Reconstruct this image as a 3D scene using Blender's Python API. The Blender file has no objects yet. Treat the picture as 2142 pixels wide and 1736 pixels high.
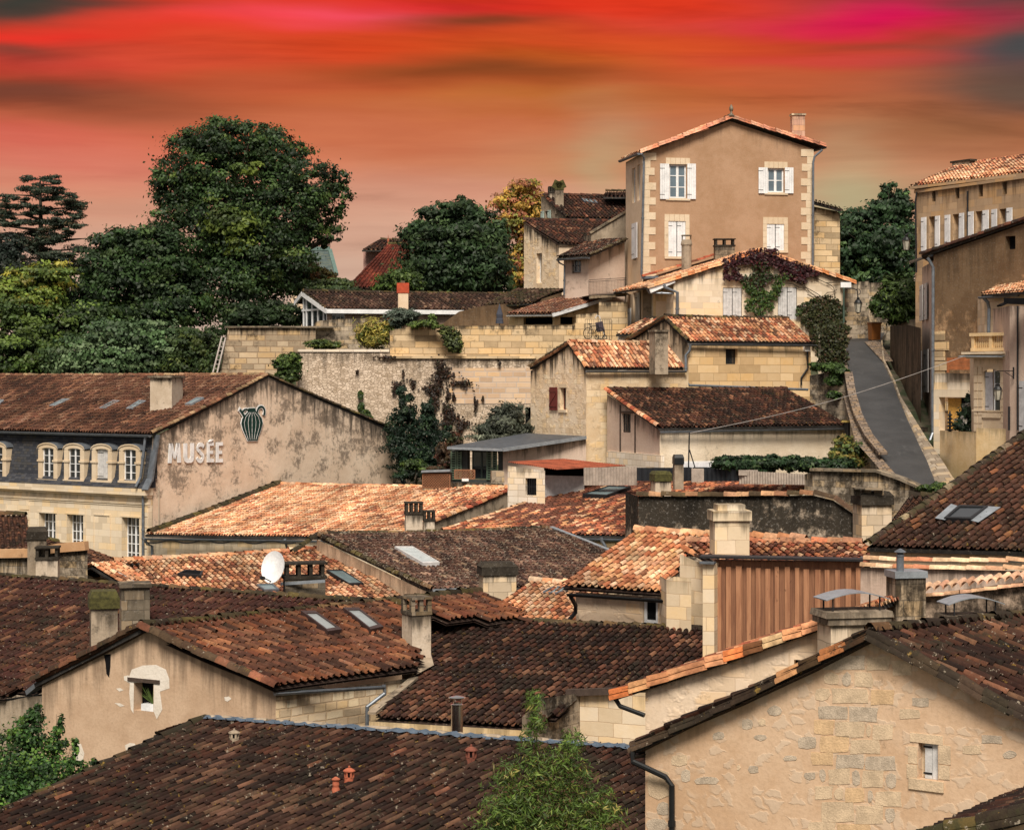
import bpy, math, random
import numpy as np
from mathutils import Vector
# ------------------------------------------------------------------ camera, world, sun, exposure
SC = bpy.context.scene
F = 4455.0; CX = 1071.0; HV = 784.0; CZ = 14.0      # picture measured on a 2142 x 1736 grid; horizon at row 784
cam = bpy.data.cameras.new('camera'); camo = bpy.data.objects.new('camera', cam); SC.collection.objects.link(camo)
camo.location = (0, 0, CZ); camo.rotation_euler = (math.radians(90), 0, 0)
cam.sensor_width = 36; cam.lens = 36*F/2142; cam.shift_y = -84/2142; cam.clip_start = 1; cam.clip_end = 4000
SC.camera = camo
SC.view_settings.view_transform = 'Standard'; SC.view_settings.look = 'None'
SC.view_settings.exposure = 0.5; SC.view_settings.gamma = 1.0; SC.view_settings.use_curve_mapping = False
SUN_EL = math.radians(50); SUN_AZ = math.radians(181)   # high, behind the camera and to its left
sl = bpy.data.lights.new('sun', 'SUN'); slo = bpy.data.objects.new('sun', sl); SC.collection.objects.link(slo)
sl.energy = 3.5; sl.angle = math.radians(22); sl.color = (1.0, .91, .79)
slo.rotation_euler = Vector((-math.sin(SUN_AZ)*math.cos(SUN_EL), -math.cos(SUN_AZ)*math.cos(SUN_EL), -math.sin(SUN_EL))).to_track_quat('-Z', 'Y').to_euler()

def lin(r, g, b):
    f = lambda c: (c/255/12.92 if c/255 <= .04045 else ((c/255+.055)/1.055)**2.4)
    return (f(r), f(g), f(b), 1)

class NT:                                            # small node-tree helper
    def __init__(s, nt): s.t = nt; s.n = nt.nodes; s.l = nt.links
    def add(s, k, **p):
        n = s.n.new(k)
        for a, b in p.items(): setattr(n, a, b)
        return n
    def put(s, sock, v):
        if v is None: return
        if hasattr(v, 'links'): s.l.new(v, sock)
        elif isinstance(v, (int, float)):
            sock.default_value = v if sock.type == 'VALUE' else ((v, v, v) if sock.type == 'VECTOR' else (v, v, v, 1))
        else:
            v = tuple(v); n = len(sock.default_value); sock.default_value = (v+(1,))[:n] if len(v) < n else v[:n]
    def m(s, op, a, b=None, c=None, clamp=False):
        n = s.add('ShaderNodeMath', operation=op, use_clamp=clamp)
        for i, x in enumerate((a, b, c)):
            if x is not None: s.put(n.inputs[i], x)
        return n.outputs[0]
    def mix(s, f, a, b, bt='MIX'):
        n = s.add('ShaderNodeMix', data_type='RGBA', blend_type=bt)
        s.put(n.inputs[0], f); s.put(n.inputs[6], a); s.put(n.inputs[7], b); return n.outputs[2]
    def noise(s, vec, sc, det=4, rough=.55, dist=0, col=False):
        n = s.add('ShaderNodeTexNoise'); s.put(n.inputs['Vector'], vec); s.put(n.inputs['Scale'], sc)
        s.put(n.inputs['Detail'], det); s.put(n.inputs['Roughness'], rough); s.put(n.inputs['Distortion'], dist)
        return n.outputs[1 if col else 0]
    def ss(s, x, a, b):                              # smooth step
        n = s.add('ShaderNodeMapRange', interpolation_type='SMOOTHSTEP'); s.put(n.inputs[0], x)
        n.inputs[1].default_value = a; n.inputs[2].default_value = b; return n.outputs[0]
    def mapv(s, vec, sc, loc=(0, 0, 0)):
        n = s.add('ShaderNodeMapping'); s.put(n.inputs[0], vec); n.inputs[3].default_value = sc; n.inputs[1].default_value = loc; return n.outputs[0]

W = bpy.data.worlds.new('World'); SC.world = W; W.use_nodes = True
w = NT(W.node_tree); w.n.clear()
wo = w.add('ShaderNodeOutputWorld'); bg = w.add('ShaderNodeBackground'); w.l.new(bg.outputs[0], wo.inputs[0])
sky = w.add('ShaderNodeTexSky', sky_type='NISHITA', sun_disc=False, sun_elevation=SUN_EL, sun_rotation=SUN_AZ)
tc = w.add('ShaderNodeTexCoord'); sep = w.add('ShaderNodeSeparateXYZ'); w.l.new(tc.outputs['Generated'], sep.inputs[0])
X, Y, Z = sep.outputs
hyp = w.m('SQRT', w.m('ADD', w.m('MULTIPLY', X, X), w.m('MULTIPLY', Y, Y)))
az = w.m('ARCTAN2', X, Y); el = w.m('ARCTAN2', Z, hyp)
cmb = w.add('ShaderNodeCombineXYZ'); w.l.new(az, cmb.inputs[0]); w.l.new(el, cmb.inputs[1])
warp = w.noise(w.mapv(cmb.outputs[0], (5, 30, 1)), 1, 3, .5, 0, True)
sw = w.add('ShaderNodeSeparateColor'); w.l.new(warp, sw.inputs[0])
azw = w.m('ADD', az, w.m('MULTIPLY', w.m('SUBTRACT', sw.outputs[0], .5), .09))
elw = w.m('ADD', el, w.m('MULTIPLY', w.m('SUBTRACT', sw.outputs[1], .5), .034))
rp = w.add('ShaderNodeValToRGB'); w.l.new(w.m('DIVIDE', elw, .19), rp.inputs[0])
cr = rp.color_ramp; cr.interpolation = 'B_SPLINE'
SKY = [(0, lin(198, 180, 164)), (.28, lin(206, 168, 146)), (.43, lin(210, 150, 124)), (.58, lin(198, 114, 74)), (.70, lin(188, 84, 40)), (.84, lin(210, 62, 30)), (1, lin(228, 50, 28))]
while len(cr.elements) > 1: cr.elements.remove(cr.elements[-1])
cr.elements[0].position = 0; cr.elements[0].color = SKY[0][1]
for p, c in SKY[1:]: e = cr.elements.new(p); e.color = c
col = rp.outputs[0]
BL = [  # direction of each cloud streak: column, row, half width, half height, colour, strength
 (60, 130, 420, 45, (215, 60, 55), .85), (60, 190, 330, 30, (120, 66, 48), .75), (60, 30, 300, 30, (70, 62, 52), 1), (10, 105, 130, 30, (90, 62, 54), .9),
 (420, 10, 500, 14, (225, 55, 30), .8), (0, 80, 260, 20, (240, 50, 40), .9), (450, 60, 420, 26, (240, 60, 45), .8), (740, 45, 270, 22, (250, 80, 100), .95), (960, 20, 260, 22, (215, 40, 60), .7),
 (520, 120, 420, 40, (214, 84, 58), .7), (800, 110, 420, 36, (222, 70, 32), .8), (980, 50, 130, 16, (140, 66, 36), .7), (1250, 20, 380, 28, (232, 56, 30), .85), (1500, 45, 300, 26, (225, 80, 60), .7),
 (1350, 90, 380, 34, (225, 88, 42), .7), (960, 170, 330, 26, (160, 76, 34), .8), (1100, 225, 360, 32, (178, 104, 44), .75), (1130, 130, 230, 30, (196, 100, 34), .6),
 (1850, 45, 290, 26, (235, 20, 90), 1), (2080, 45, 120, 22, (200, 30, 70), .8), (2000, 8, 300, 26, (66, 62, 62), 1), (2140, 95, 150, 38, (72, 72, 74), .95), (1950, 90, 240, 16, (128, 66, 56), .7), (1850, 125, 380, 26, (210, 66, 66), .75),
 (2150, 175, 260, 55, (84, 74, 68), .95), (1900, 190, 300, 40, (150, 84, 62), .7), (2000, 280, 420, 60, (146, 100, 66), .7), (1650, 180, 330, 40, (200, 100, 62), .6), (1850, 400, 400, 70, (172, 142, 104), .6),
 (0, 290, 420, 60, (212, 92, 82), .7), (150, 350, 420, 50, (222, 120, 104), .6), (300, 240, 260, 24, (150, 84, 60), .55), (600, 190, 280, 30, (200, 92, 62), .5), (760, 260, 350, 40, (208, 116, 82), .5),
 (900, 400, 500, 70, (212, 152, 128), .45), (1250, 340, 260, 50, (190, 136, 88), .5), (1180, 190, 90, 20, (160, 84, 40), .5), (1740, 430, 110, 120, (184, 178, 138), .75), (1275, 350, 80, 110, (180, 166, 128), .5),
 (40, 16, 280, 34, (60, 60, 54), 1), (2150, 6, 250, 32, (56, 62, 64), 1), (2150, 110, 120, 56, (66, 72, 74), .95), (50, 195, 280, 36, (112, 62, 48), .9), (1000, 56, 180, 20, (118, 60, 36), .8), (980, 165, 310, 30, (126, 66, 34), .8), (2130, 205, 230, 50, (88, 78, 68), .8), (330, 210, 200, 24, (140, 76, 52), .6)]
for (u, v, ru, rv, c, k) in BL:
    a0 = math.atan((u-CX)/F); e0 = math.atan((HV-v)/F)
    dx = w.m('MULTIPLY', w.m('SUBTRACT', azw, a0), F/ru); dy = w.m('MULTIPLY', w.m('SUBTRACT', elw, e0), F/rv)
    g = w.m('EXPONENT', w.m('MULTIPLY', w.m('ADD', w.m('MULTIPLY', dx, dx), w.m('MULTIPLY', dy, dy)), -1.1))
    col = w.mix(w.m('MULTIPLY', g, k), col, lin(*c))
fib = w.noise(w.mapv(cmb.outputs[0], (9, 95, 1)), 1, 4, .6, .4)
cl2 = w.noise(w.mapv(cmb.outputs[0], (4, 34, 1), (3, 7, 0)), 1, 5, .62, .8); col = w.mix(w.m('MULTIPLY', w.ss(cl2, .5, .72), .5), col, w.mix(1, col, (.52, .50, .50), 'MULTIPLY')); col = w.mix(w.m('MULTIPLY', w.ss(cl2, .5, .28), .28), col, w.mix(1, col, (1.35, 1.2, 1.15), 'MULTIPLY'))
col = w.mix(.2, col, w.mix(w.ss(fib, .25, .75), (.35, .33, .3), (1.0, .9, .78)), 'SOFT_LIGHT')
over = w.mix(.2, (.44, .41, .39), w.mix(1, sky.outputs[0], (.06, .06, .06), 'MULTIPLY'))   # pale overcast overhead
ovn = w.noise(tc.outputs['Generated'], 2.2, 4, .6)
over = w.mix(1, over, w.mix(ovn, (.55, .55, .56), (1.15, 1.12, 1.08)), 'MULTIPLY')
k = w.m('MULTIPLY', w.m('SUBTRACT', 1.0, w.ss(el, .20, .34)), w.ss(Y, -.1, .35))
col = w.mix(1, col, (.70, .69, .69), 'MULTIPLY'); w.l.new(w.mix(k, over, col), bg.inputs[0]); bg.inputs[1].default_value = 1.0

# ------------------------------------------------------------------ projection helpers
def P(u, v, d): return np.array([(u-CX)/F*d, d, CZ+(HV-v)/F*d])
def lev(p, u, v): return P(u, v, (p[2]-CZ)*F/(HV-v))          # same height as p
def pix(pt): return CX+F*pt[..., 0]/pt[..., 1], HV-F*(pt[..., 2]-CZ)/pt[..., 1]
def ray(u, v): return np.array([(u-CX)/F, 1.0, (HV-v)/F])
def nrm(a): a = np.asarray(a, float); return a/np.linalg.norm(a)
CAM = np.array([0, 0, CZ])
class Plane:
    def __init__(s, a, b, c):
        s.p = a; s.n = nrm(np.cross(b-a, c-a))
        if s.n[2] < 0: s.n = -s.n
    def on(s, u, v, h=0.0):
        r = ray(u, v); return CAM+r*(np.dot(s.p-CAM, s.n)/np.dot(r, s.n))+s.n*h

# ------------------------------------------------------------------ object helpers
ORG = {}
def tag(o, label=None, cat=None, group=None, kind=None):
    for k_, v_ in (('label', label), ('category', cat), ('group', group), ('kind', kind)):
        if v_: o[k_] = v_
    return o
def thing(name, label, cat, loc, group=None):
    o = bpy.data.objects.new(name, None); SC.collection.objects.link(o); o.empty_display_size = .3
    o.location = tuple(float(x) for x in loc); ORG[o.name] = np.array(loc, float); return tag(o, label, cat, group, 'thing')
def link(name, me, parent=None):
    o = bpy.data.objects.new(name, me); SC.collection.objects.link(o)
    if parent is not None: o.parent = parent; ORG[o.name] = ORG[parent.name]
    else: ORG[o.name] = np.zeros(3)
    return o

def mesh_np(name, V, Q, mats, parent, cols=None, smooth=False, mi=None, origin=None):   # quads straight from numpy
    org = ORG[parent.name] if parent is not None else (np.zeros(3) if origin is None else np.array(origin))
    me = bpy.data.meshes.new(name); V = (np.asarray(V)-org).astype(np.float32); Q = np.asarray(Q, np.int32)
    nv, nf, k_ = len(V), len(Q), Q.shape[1]
    me.vertices.add(nv); me.vertices.foreach_set('co', V.ravel())
    me.loops.add(nf*k_); me.loops.foreach_set('vertex_index', Q.ravel())
    me.polygons.add(nf); me.polygons.foreach_set('loop_start', np.arange(0, nf*k_, k_, dtype=np.int32))
    if mi is not None: me.polygons.foreach_set('material_index', np.asarray(mi, np.int32))
    if smooth: me.polygons.foreach_set('use_smooth', np.ones(nf, bool))
    me.update(calc_edges=True)
    if cols is not None:
        a = me.color_attributes.new('col', 'FLOAT_COLOR', 'POINT'); c4 = np.ones((nv, 4), np.float32); c4[:, :3] = cols; a.data.foreach_set('color', c4.ravel())
    for m_ in mats: me.materials.append(m_)
    o = link(name, me, parent)
    if parent is None: o.location = tuple(org); ORG[o.name] = org
    return o

class MB:                                           # polygon collector; builds one mesh with metre UVs and a 'top' attribute
    def __init__(s): s.v = []; s.f = []; s.m = []; s.t = []; s.sm = []
    def poly(s, pts, m=0, tops=None, sm=False):
        i = len(s.v); s.v += [tuple(p) for p in pts]; s.t += list(tops) if tops is not None else [9.0]*len(pts)
        s.f.append(list(range(i, i+len(pts)))); s.m.append(m); s.sm.append(sm)
    def box(s, o, a, b, c, m=0):                    # corner o and three edge vectors
        o, a, b, c = map(lambda q: np.asarray(q, float), (o, a, b, c))
        if np.dot(np.cross(a, b), c) < 0: a, b = b, a
        for q in ((o, b, a), (o+c, a, b), (o, a, c), (o+b, c, a), (o, c, b), (o+a, b, c)):
            s.poly([q[0], q[0]+q[1], q[0]+q[1]+q[2], q[0]+q[2]], m)
    def bar(s, p, q, wd, th, m=0, up=(0, 0, 1)):    # rectangular bar from p to q
        p, q = np.asarray(p, float), np.asarray(q, float); d = q-p
        x = np.cross(d, up)
        if np.linalg.norm(x) < 1e-6: x = np.cross(d, (1, 0, 0))
        x = nrm(x); y = nrm(np.cross(x, d)); s.box(p-x*wd/2-y*th/2, x*wd, y*th, d, m)
    def tube(s, pts, r, n=8, m=0, cap=True):
        pts = [np.asarray(p, float) for p in pts]; R = r if hasattr(r, '__len__') else [r]*len(pts); rings = []
        up = None
        for i, p in enumerate(pts):
            d = nrm(pts[min(i+1, len(pts)-1)]-pts[max(i-1, 0)])
            if up is None: up = nrm(np.cross(d, (0.3, .2, 1) if abs(d[2]) < .9 else (1, 0, 0)))
            x = nrm(up-d*np.dot(up, d)); y = np.cross(d, x); up = x
            rings.append([p+R[i]*(x*math.cos(2*math.pi*k/n)+y*math.sin(2*math.pi*k/n)) for k in range(n)])
        for a, b in zip(rings, rings[1:]):
            for k in range(n): s.poly([a[k], a[(k+1) % n], b[(k+1) % n], b[k]], m, sm=True)
        if cap: s.poly(rings[0][::-1], m); s.poly(rings[-1], m)
    def lathe(s, c, prof, n=14, m=0, sx=1, sy=1):   # prof: (radius, height) list
        c = np.asarray(c, float)
        rings = [[c+np.array([r*math.cos(2*math.pi*k/n)*sx, r*math.sin(2*math.pi*k/n)*sy, h]) for k in range(n)] for r, h in prof]
        for a, b in zip(rings, rings[1:]):
            for k in range(n): s.poly([a[k], a[(k+1) % n], b[(k+1) % n], b[k]], m, sm=True)
        s.poly(rings[-1], m); s.poly(rings[0][::-1], m)
    def build(s, name, mats, parent=None, label=None, origin=None):
        if not isinstance(mats, (list, tuple)): mats = [mats]
        org = ORG[parent.name] if parent is not None else (np.zeros(3) if origin is None else np.asarray(origin, float))
        me = bpy.data.meshes.new(name); V = np.array(s.v); me.from_pydata((V-org).tolist(), [], s.f)
        me.polygons.foreach_set('material_index', s.m); me.polygons.foreach_set('use_smooth', s.sm)
        uv = me.uv_layers.new(name='UVMap'); a = me.attributes.new('top', 'FLOAT', 'POINT'); a.data.foreach_set('value', np.array(s.t, np.float32))
        out = np.zeros((len(me.loops), 2), np.float32)
        for f, pl in zip(s.f, me.polygons):
            p = V[f]; n = np.array(pl.normal)
            if abs(n[2]) > .75: U = p[:, 0]; T = p[:, 1]
            else:
                t = np.array([-n[1], n[0]]); t /= max(np.hypot(*t), 1e-9); U = p[:, 0]*t[0]+p[:, 1]*t[1]; T = p[:, 2]/math.sqrt(max(1-n[2]**2, .1))
            out[pl.loop_start:pl.loop_start+len(f), 0] = U; out[pl.loop_start:pl.loop_start+len(f), 1] = T
        uv.data.foreach_set('uv', out.ravel())
        for m_ in mats: me.materials.append(m_)
        me.update(); o = link(name, me, parent)
        if parent is None: o.location = tuple(org); ORG[o.name] = org
        if label: o['label'] = label
        return o

# ------------------------------------------------------------------ materials
def newmat(name):
    m_ = bpy.data.materials.new(name); m_.use_nodes = True; n = NT(m_.node_tree); n.n.clear()
    o = n.add('ShaderNodeOutputMaterial'); b = n.add('ShaderNodeBsdfPrincipled'); n.l.new(b.outputs[0], o.inputs[0]); return m_, n, b
def bump(n, b, h, st, dist=.05):
    k_ = n.add('ShaderNodeBump'); k_.inputs['Strength'].default_value = st; k_.inputs['Distance'].default_value = dist
    n.put(k_.inputs['Height'], h); n.l.new(k_.outputs[0], b.inputs['Normal'])
def plain(name, c, rough=.6, metal=0, var=.25, sc=3, spec=.4, bmp=0):
    m_, n, b = newmat(name); t = n.add('ShaderNodeTexCoord').outputs['Object']
    f = n.noise(t, sc, 5, .6); g = n.noise(t, sc*7, 3, .6)
    x = n.m('ADD', n.m('MULTIPLY', f, .65), n.m('MULTIPLY', g, .35))
    c = np.array(c[:3]); n.put(b.inputs['Base Color'], n.mix(n.ss(x, .3, .7), tuple(c*(1-var)), tuple(np.minimum(c*(1+var), .9))))
    b.inputs['Roughness'].default_value = rough; b.inputs['Metallic'].default_value = metal; b.inputs['Specular IOR Level'].default_value = spec
    if bmp: bump(n, b, g, bmp, .02)
    return m_
def wallmat(name, c1, c2, kind='plaster', bw=.6, bh=.32, mortar=None, msize=.012, bvar=.35, streak=.5, slen=1.2, stain=.2, st_sc=1.6, dark=(.022, .017, .012),
            mixk=None, bmp=.35, seed=0, spk=0, gap=0.0, squash=1.55, rsc=2.6, crust=0.0, clen=3.0):
    tw = lambda c: tuple(min(x*k, .88) for x, k in zip(c[:3], (1.12, 1.07, 1.05))); c1, c2 = tw(c1), tw(c2); mortar = tw(mortar) if mortar else None
    m_, n, b = newmat(name)
    uv = n.add('ShaderNodeUVMap', uv_map='UVMap').outputs[0]; uv = n.mapv(uv, (1, 1, 1), (seed*3.7, seed*1.3, 0))
    big = n.noise(uv, .45, 5, .6); mid = n.noise(uv, 2.2, 6, .65); fine = n.noise(uv, 14, 4, .65)
    base = n.mix(n.ss(n.m('ADD', n.m('MULTIPLY', big, .6), n.m('MULTIPLY', mid, .4)), .36, .64), c1, c2)
    base = n.mix(n.m('MULTIPLY', n.ss(fine, .4, .75), .3), base, tuple(np.array(c1[:3])*.62)); height = fine
    hb = None
    if kind in ('ashlar', 'mixed'):
        wv = n.add('ShaderNodeVectorMath', operation='ADD'); n.l.new(uv, wv.inputs[0])
        dsp = n.add('ShaderNodeVectorMath', operation='SCALE'); n.l.new(n.noise(uv, 3.0, 3, .6, 0, True), dsp.inputs[0]); dsp.inputs['Scale'].default_value = .05; n.l.new(dsp.outputs[0], wv.inputs[1])
        br = n.add('ShaderNodeTexBrick', offset=.43, squash=squash, squash_frequency=3); n.l.new(wv.outputs[0], br.inputs[0])
        c1a = np.array(c1[:3]); c2a = np.array(c2[:3])
        n.put(br.inputs['Color1'], (0, 0, 0)); n.put(br.inputs['Color2'], (1, 1, 1)); n.put(br.inputs['Mortar'], (.5, .5, .5))
        br.inputs['Scale'].default_value = 1; br.inputs['Mortar Size'].default_value = msize; br.inputs['Mortar Smooth'].default_value = .35
        br.inputs['Brick Width'].default_value = bw; br.inputs['Row Height'].default_value = bh
        q = n.m('ADD', n.m('MULTIPLY', br.outputs[0], .85), n.m('MULTIPLY', mid, .25))
        r2 = n.add('ShaderNodeValToRGB'); n.l.new(q, r2.inputs[0]); cr_ = r2.color_ramp
        cr_.elements[0].position = .05; cr_.elements[0].color = tuple(c1a*(1-bvar*.8))+(1,); cr_.elements[1].position = 1; cr_.elements[1].color = tuple(np.minimum(c2a*(1+bvar*.35), .85))+(1,)
        e = cr_.elements.new(.35); e.color = tuple(c1a)+(1,); e = cr_.elements.new(.6); e.color = tuple(c2a)+(1,); e = cr_.elements.new(.78); e.color = tuple(c2a*np.array([1.02, .86, .6]))+(1,)
        st = n.mix(.2, r2.outputs[0], base); st = n.mix(n.m('MULTIPLY', br.outputs['Fac'], .8), st, mortar or tuple(c1a*.5)); hb = n.m('SUBTRACT', 1.0, br.outputs['Fac'])
        if kind == 'mixed':                          # worn render with blocks showing through
            k_ = n.ss(n.noise(uv, .8, 4, .6), .48, .56) if mixk is None else n.ss(n.noise(uv, mixk, 4, .6), .47, .55)
            base = n.mix(k_, base, st); hb = n.m('MULTIPLY', hb, k_)
        else: base = st
    if kind in ('rubble', 'pocked'):
        wv = n.add('ShaderNodeVectorMath', operation='ADD'); n.l.new(n.mapv(uv, (1, 1.5, 1)), wv.inputs[0])
        dsp = n.add('ShaderNodeVectorMath', operation='SCALE'); n.l.new(n.noise(uv, 4.0, 3, .6, 0, True), dsp.inputs[0]); dsp.inputs['Scale'].default_value = .34; n.l.new(dsp.outputs[0], wv.inputs[1])
        vo = n.add('ShaderNodeTexVoronoi', feature='F1', voronoi_dimensions='2D'); n.l.new(wv.outputs[0], vo.inputs['Vector']); vo.inputs['Scale'].default_value = rsc; vo.inputs['Randomness'].default_value = .95
        ve = n.add('ShaderNodeTexVoronoi', feature='DISTANCE_TO_EDGE', voronoi_dimensions='2D'); n.l.new(wv.outputs[0], ve.inputs['Vector']); ve.inputs['Scale'].default_value = rsc; ve.inputs['Randomness'].default_value = .95
        vs = n.add('ShaderNodeSeparateColor'); n.l.new(vo.outputs['Color'], vs.inputs[0])
        stn = n.mix(vs.outputs[0], tuple(np.array(c1[:3])*(1-bvar*.6)), tuple(np.minimum(np.array(c2[:3])*(1+bvar*.25), .85)))
        stn = n.mix(.4, stn, base); edge = n.ss(ve.outputs[0], .01, .085) if kind == 'rubble' else n.ss(ve.outputs[0], .05, .2)
        if kind == 'pocked':                         # scattered stones flush in a render
            sel = n.m('MULTIPLY', n.ss(vs.outputs[1], .45, .50), n.m('MULTIPLY', edge, n.ss(n.noise(uv, 1.1, 3, .6), .32, .48)))
            base = n.mix(n.m('MULTIPLY', sel, .5), base, n.mix(.6, stn, (.60, .53, .43))); hb = n.m('MULTIPLY', sel, .25)
        else: base = n.mix(edge, mortar or tuple(np.array(c1[:3])*.4), stn); hb = edge
    top = n.add('ShaderNodeAttribute', attribute_name='top').outputs['Fac']
    if streak:
        sn = n.noise(n.mapv(uv, (2.4, .22, 1), (seed, 0, 0)), 1, 5, .7, .25)
        fall = n.m('EXPONENT', n.m('MULTIPLY', top, -1/slen))
        k_ = n.m('MULTIPLY', n.ss(n.m('ADD', sn, n.m('MULTIPLY', fall, .30)), .60, .84), n.ss(n.m('ADD', fine, fall), .35, .85))
        base = n.mix(n.m('MULTIPLY', n.m('MULTIPLY', k_, n.ss(fall, .04, .6)), min(.92, streak*1.1)), base, dark)
    if stain:
        s1 = n.noise(n.mapv(uv, (1, .8, 1), (9, 4, 0)), st_sc*2.0, 8, .78); s2 = n.noise(uv, st_sc*.32, 4, .55)
        x_ = n.m('ADD', n.m('MULTIPLY', s1, .52), n.m('MULTIPLY', s2, .48))
        if crust: x_ = n.m('ADD', x_, n.m('MULTIPLY', n.m('EXPONENT', n.m('MULTIPLY', top, -1/clen)), crust))
        k_ = n.ss(x_, .60-.17*stain, .68-.13*stain)
        base = n.mix(n.m('MULTIPLY', k_, min(1., .45+stain*.5)), base, dark)
    if spk:
        s1 = n.noise(uv, 9, 6, .8); base = n.mix(n.m('MULTIPLY', n.ss(s1, .55, .63), spk), base, (.30, .28, .25))
    if gap:
        s1 = n.noise(uv, 2.6, 6, .75); base = n.mix(n.m('MULTIPLY', n.ss(s1, .63, .67), gap), base, (.02, .012, .008))
    n.put(b.inputs['Base Color'], base); b.inputs['Roughness'].default_value = .92; b.inputs['Specular IOR Level'].default_value = .15
    h = n.m('ADD', n.m('MULTIPLY', fine, .35), n.m('MULTIPLY', mid, .65))
    if hb is not None: h = n.m('ADD', n.m('MULTIPLY', h, .5), n.m('MULTIPLY', hb, .7))
    bump(n, b, h, bmp, .06); return m_
def tilemat(name, moss=.2, lichen=.15, mcol=(.02, .017, .010), yel=0.0):
    m_, n, b = newmat(name); t = n.add('ShaderNodeTexCoord').outputs['Object']
    c = n.add('ShaderNodeAttribute', attribute_name='col').outputs['Color']
    a1 = n.noise(t, 6, 6, .7); a2 = n.noise(t, 24, 4, .7); a3 = n.noise(t, 1.1, 5, .65)
    c = n.mix(1, c, n.mix(n.ss(a1, .3, .7), (.62, .6, .58), (1.25, 1.22, 1.18)), 'MULTIPLY'); a4 = n.noise(t, .42, 3, .6)
    c = n.mix(1, c, n.mix(n.ss(a4, .32, .66), (.58, .53, .50), (1.30, 1.26, 1.22)), 'MULTIPLY')
    k_ = n.ss(n.m('ADD', n.m('MULTIPLY', a1, .55), n.m('MULTIPLY', a3, .45)), .62-.22*moss, .70-.16*moss)
    c = n.mix(n.m('MULTIPLY', k_, .85), c, mcol)
    if lichen: c = n.mix(n.m('MULTIPLY', n.ss(n.noise(t, 8, 5, .75), .64-.06*lichen, .69-.06*lichen), .75), c, (.34, .29, .22))
    if yel: c = n.mix(n.m('MULTIPLY', n.ss(n.noise(t, 5, 5, .75), .62, .68), yel), c, (.35, .22, .04))
    n.put(b.inputs['Base Color'], c); b.inputs['Roughness'].default_value = .85; b.inputs['Specular IOR Level'].default_value = .22
    bump(n, b, n.m('ADD', a1, a2), .5, .02); return m_
def leafmat(name='leaf_surface'):
    m_, n, b = newmat(name); c = n.add('ShaderNodeAttribute', attribute_name='col').outputs['Color']
    n.put(b.inputs['Base Color'], c); b.inputs['Roughness'].default_value = .55; b.inputs['Specular IOR Level'].default_value = .3
    tr = n.add('ShaderNodeBsdfTranslucent'); n.put(tr.inputs[0], c); mx = n.add('ShaderNodeMixShader'); mx.inputs[0].default_value = .22
    n.l.new(b.outputs[0], mx.inputs[1]); n.l.new(tr.outputs[0], mx.inputs[2])
    o = [x for x in n.n if x.type == 'OUTPUT_MATERIAL'][0]; n.l.new(mx.outputs[0], o.inputs[0]); return m_
def glassmat(name, c=(.02, .024, .028), rough=.06, spec=.9):
    m_, n, b = newmat(name); t = n.add('ShaderNodeTexCoord').outputs['Object']
    f = n.noise(t, 1.3, 3, .6); n.put(b.inputs['Base Color'], n.mix(f, tuple(np.array(c)*.5), tuple(np.array(c)*1.7)))
    b.inputs['Roughness'].default_value = rough; b.inputs['Specular IOR Level'].default_value = spec; b.inputs['IOR'].default_value = 1.6
    bump(n, b, f, .05, .05); return m_
def woodmat(name, c1, c2, bd=.19):                   # vertical boards
    m_, n, b = newmat(name); uv = n.add('ShaderNodeUVMap', uv_map='UVMap').outputs[0]
    g = n.noise(n.mapv(uv, (16, 1.2, 1)), 1, 5, .6, .6); f = n.noise(n.mapv(uv, (5, .35, 1)), 1, 4, .6); kn = n.noise(n.mapv(uv, (7, 3.2, 1)), 1, 3, .5)
    c = n.mix(n.ss(n.m('ADD', n.m('MULTIPLY', g, .5), n.m('MULTIPLY', f, .5)), .35, .65), c1, c2)
    c = n.mix(n.m('MULTIPLY', n.ss(kn, .68, .74), .7), c, tuple(np.array(c1[:3])*.35))
    n.put(b.inputs['Base Color'], c); b.inputs['Roughness'].default_value = .8; bump(n, b, g, .3, .02); return m_
# ------------------------------------------------------------------ palette of materials
LEAF = leafmat()
T_OR = tilemat('terracotta_tile_clean', .12, .0); T_ORM = tilemat('terracotta_tile_weathered', .42, .1)
T_BR = tilemat('clay_tile_brown', .35, .25); T_DK = tilemat('clay_tile_mossy', .55, .4, yel=.5); T_MOSS = tilemat('ridge_moss', .75, .5, (.03, .03, .012), .8)
T_LI = tilemat('clay_tile_lichen', .5, 1.3)
WHITE = plain('white_paint', (.76, .77, .77), .5, var=.2, sc=1.6); WHITEW = plain('weathered_white_paint', (.55, .54, .53), .6, var=.22, sc=6)
ZINC = plain('zinc', (.17, .19, .215), .42, .5, .3, 4); ZINCL = plain('pale_zinc', (.30, .33, .36), .4, .4, .25, 4); IRON = plain('dark_iron', (.02, .02, .022), .5, .3)
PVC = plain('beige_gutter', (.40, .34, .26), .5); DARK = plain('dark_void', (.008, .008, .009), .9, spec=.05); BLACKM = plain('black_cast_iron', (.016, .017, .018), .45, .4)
GLASS = glassmat('window_glass'); GLASSL = glassmat('roof_glass', (.14, .19, .2), .12, 1.0)
SOOT = wallmat('sooty_stone', (.11, .095, .07), (.26, .22, .165), 'ashlar', .55, .28, streak=.5, slen=.6, stain=.55, spk=.4)
SOOTP = wallmat('sooty_render', (.22, .18, .13), (.38, .32, .24), 'plaster', streak=.6, slen=.6, stain=.5, spk=.35)
SOOTD = wallmat('black_cap_stone', (.018, .016, .013), (.06, .052, .04), 'plaster', streak=.3, stain=.6, spk=.25, seed=50)
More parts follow.
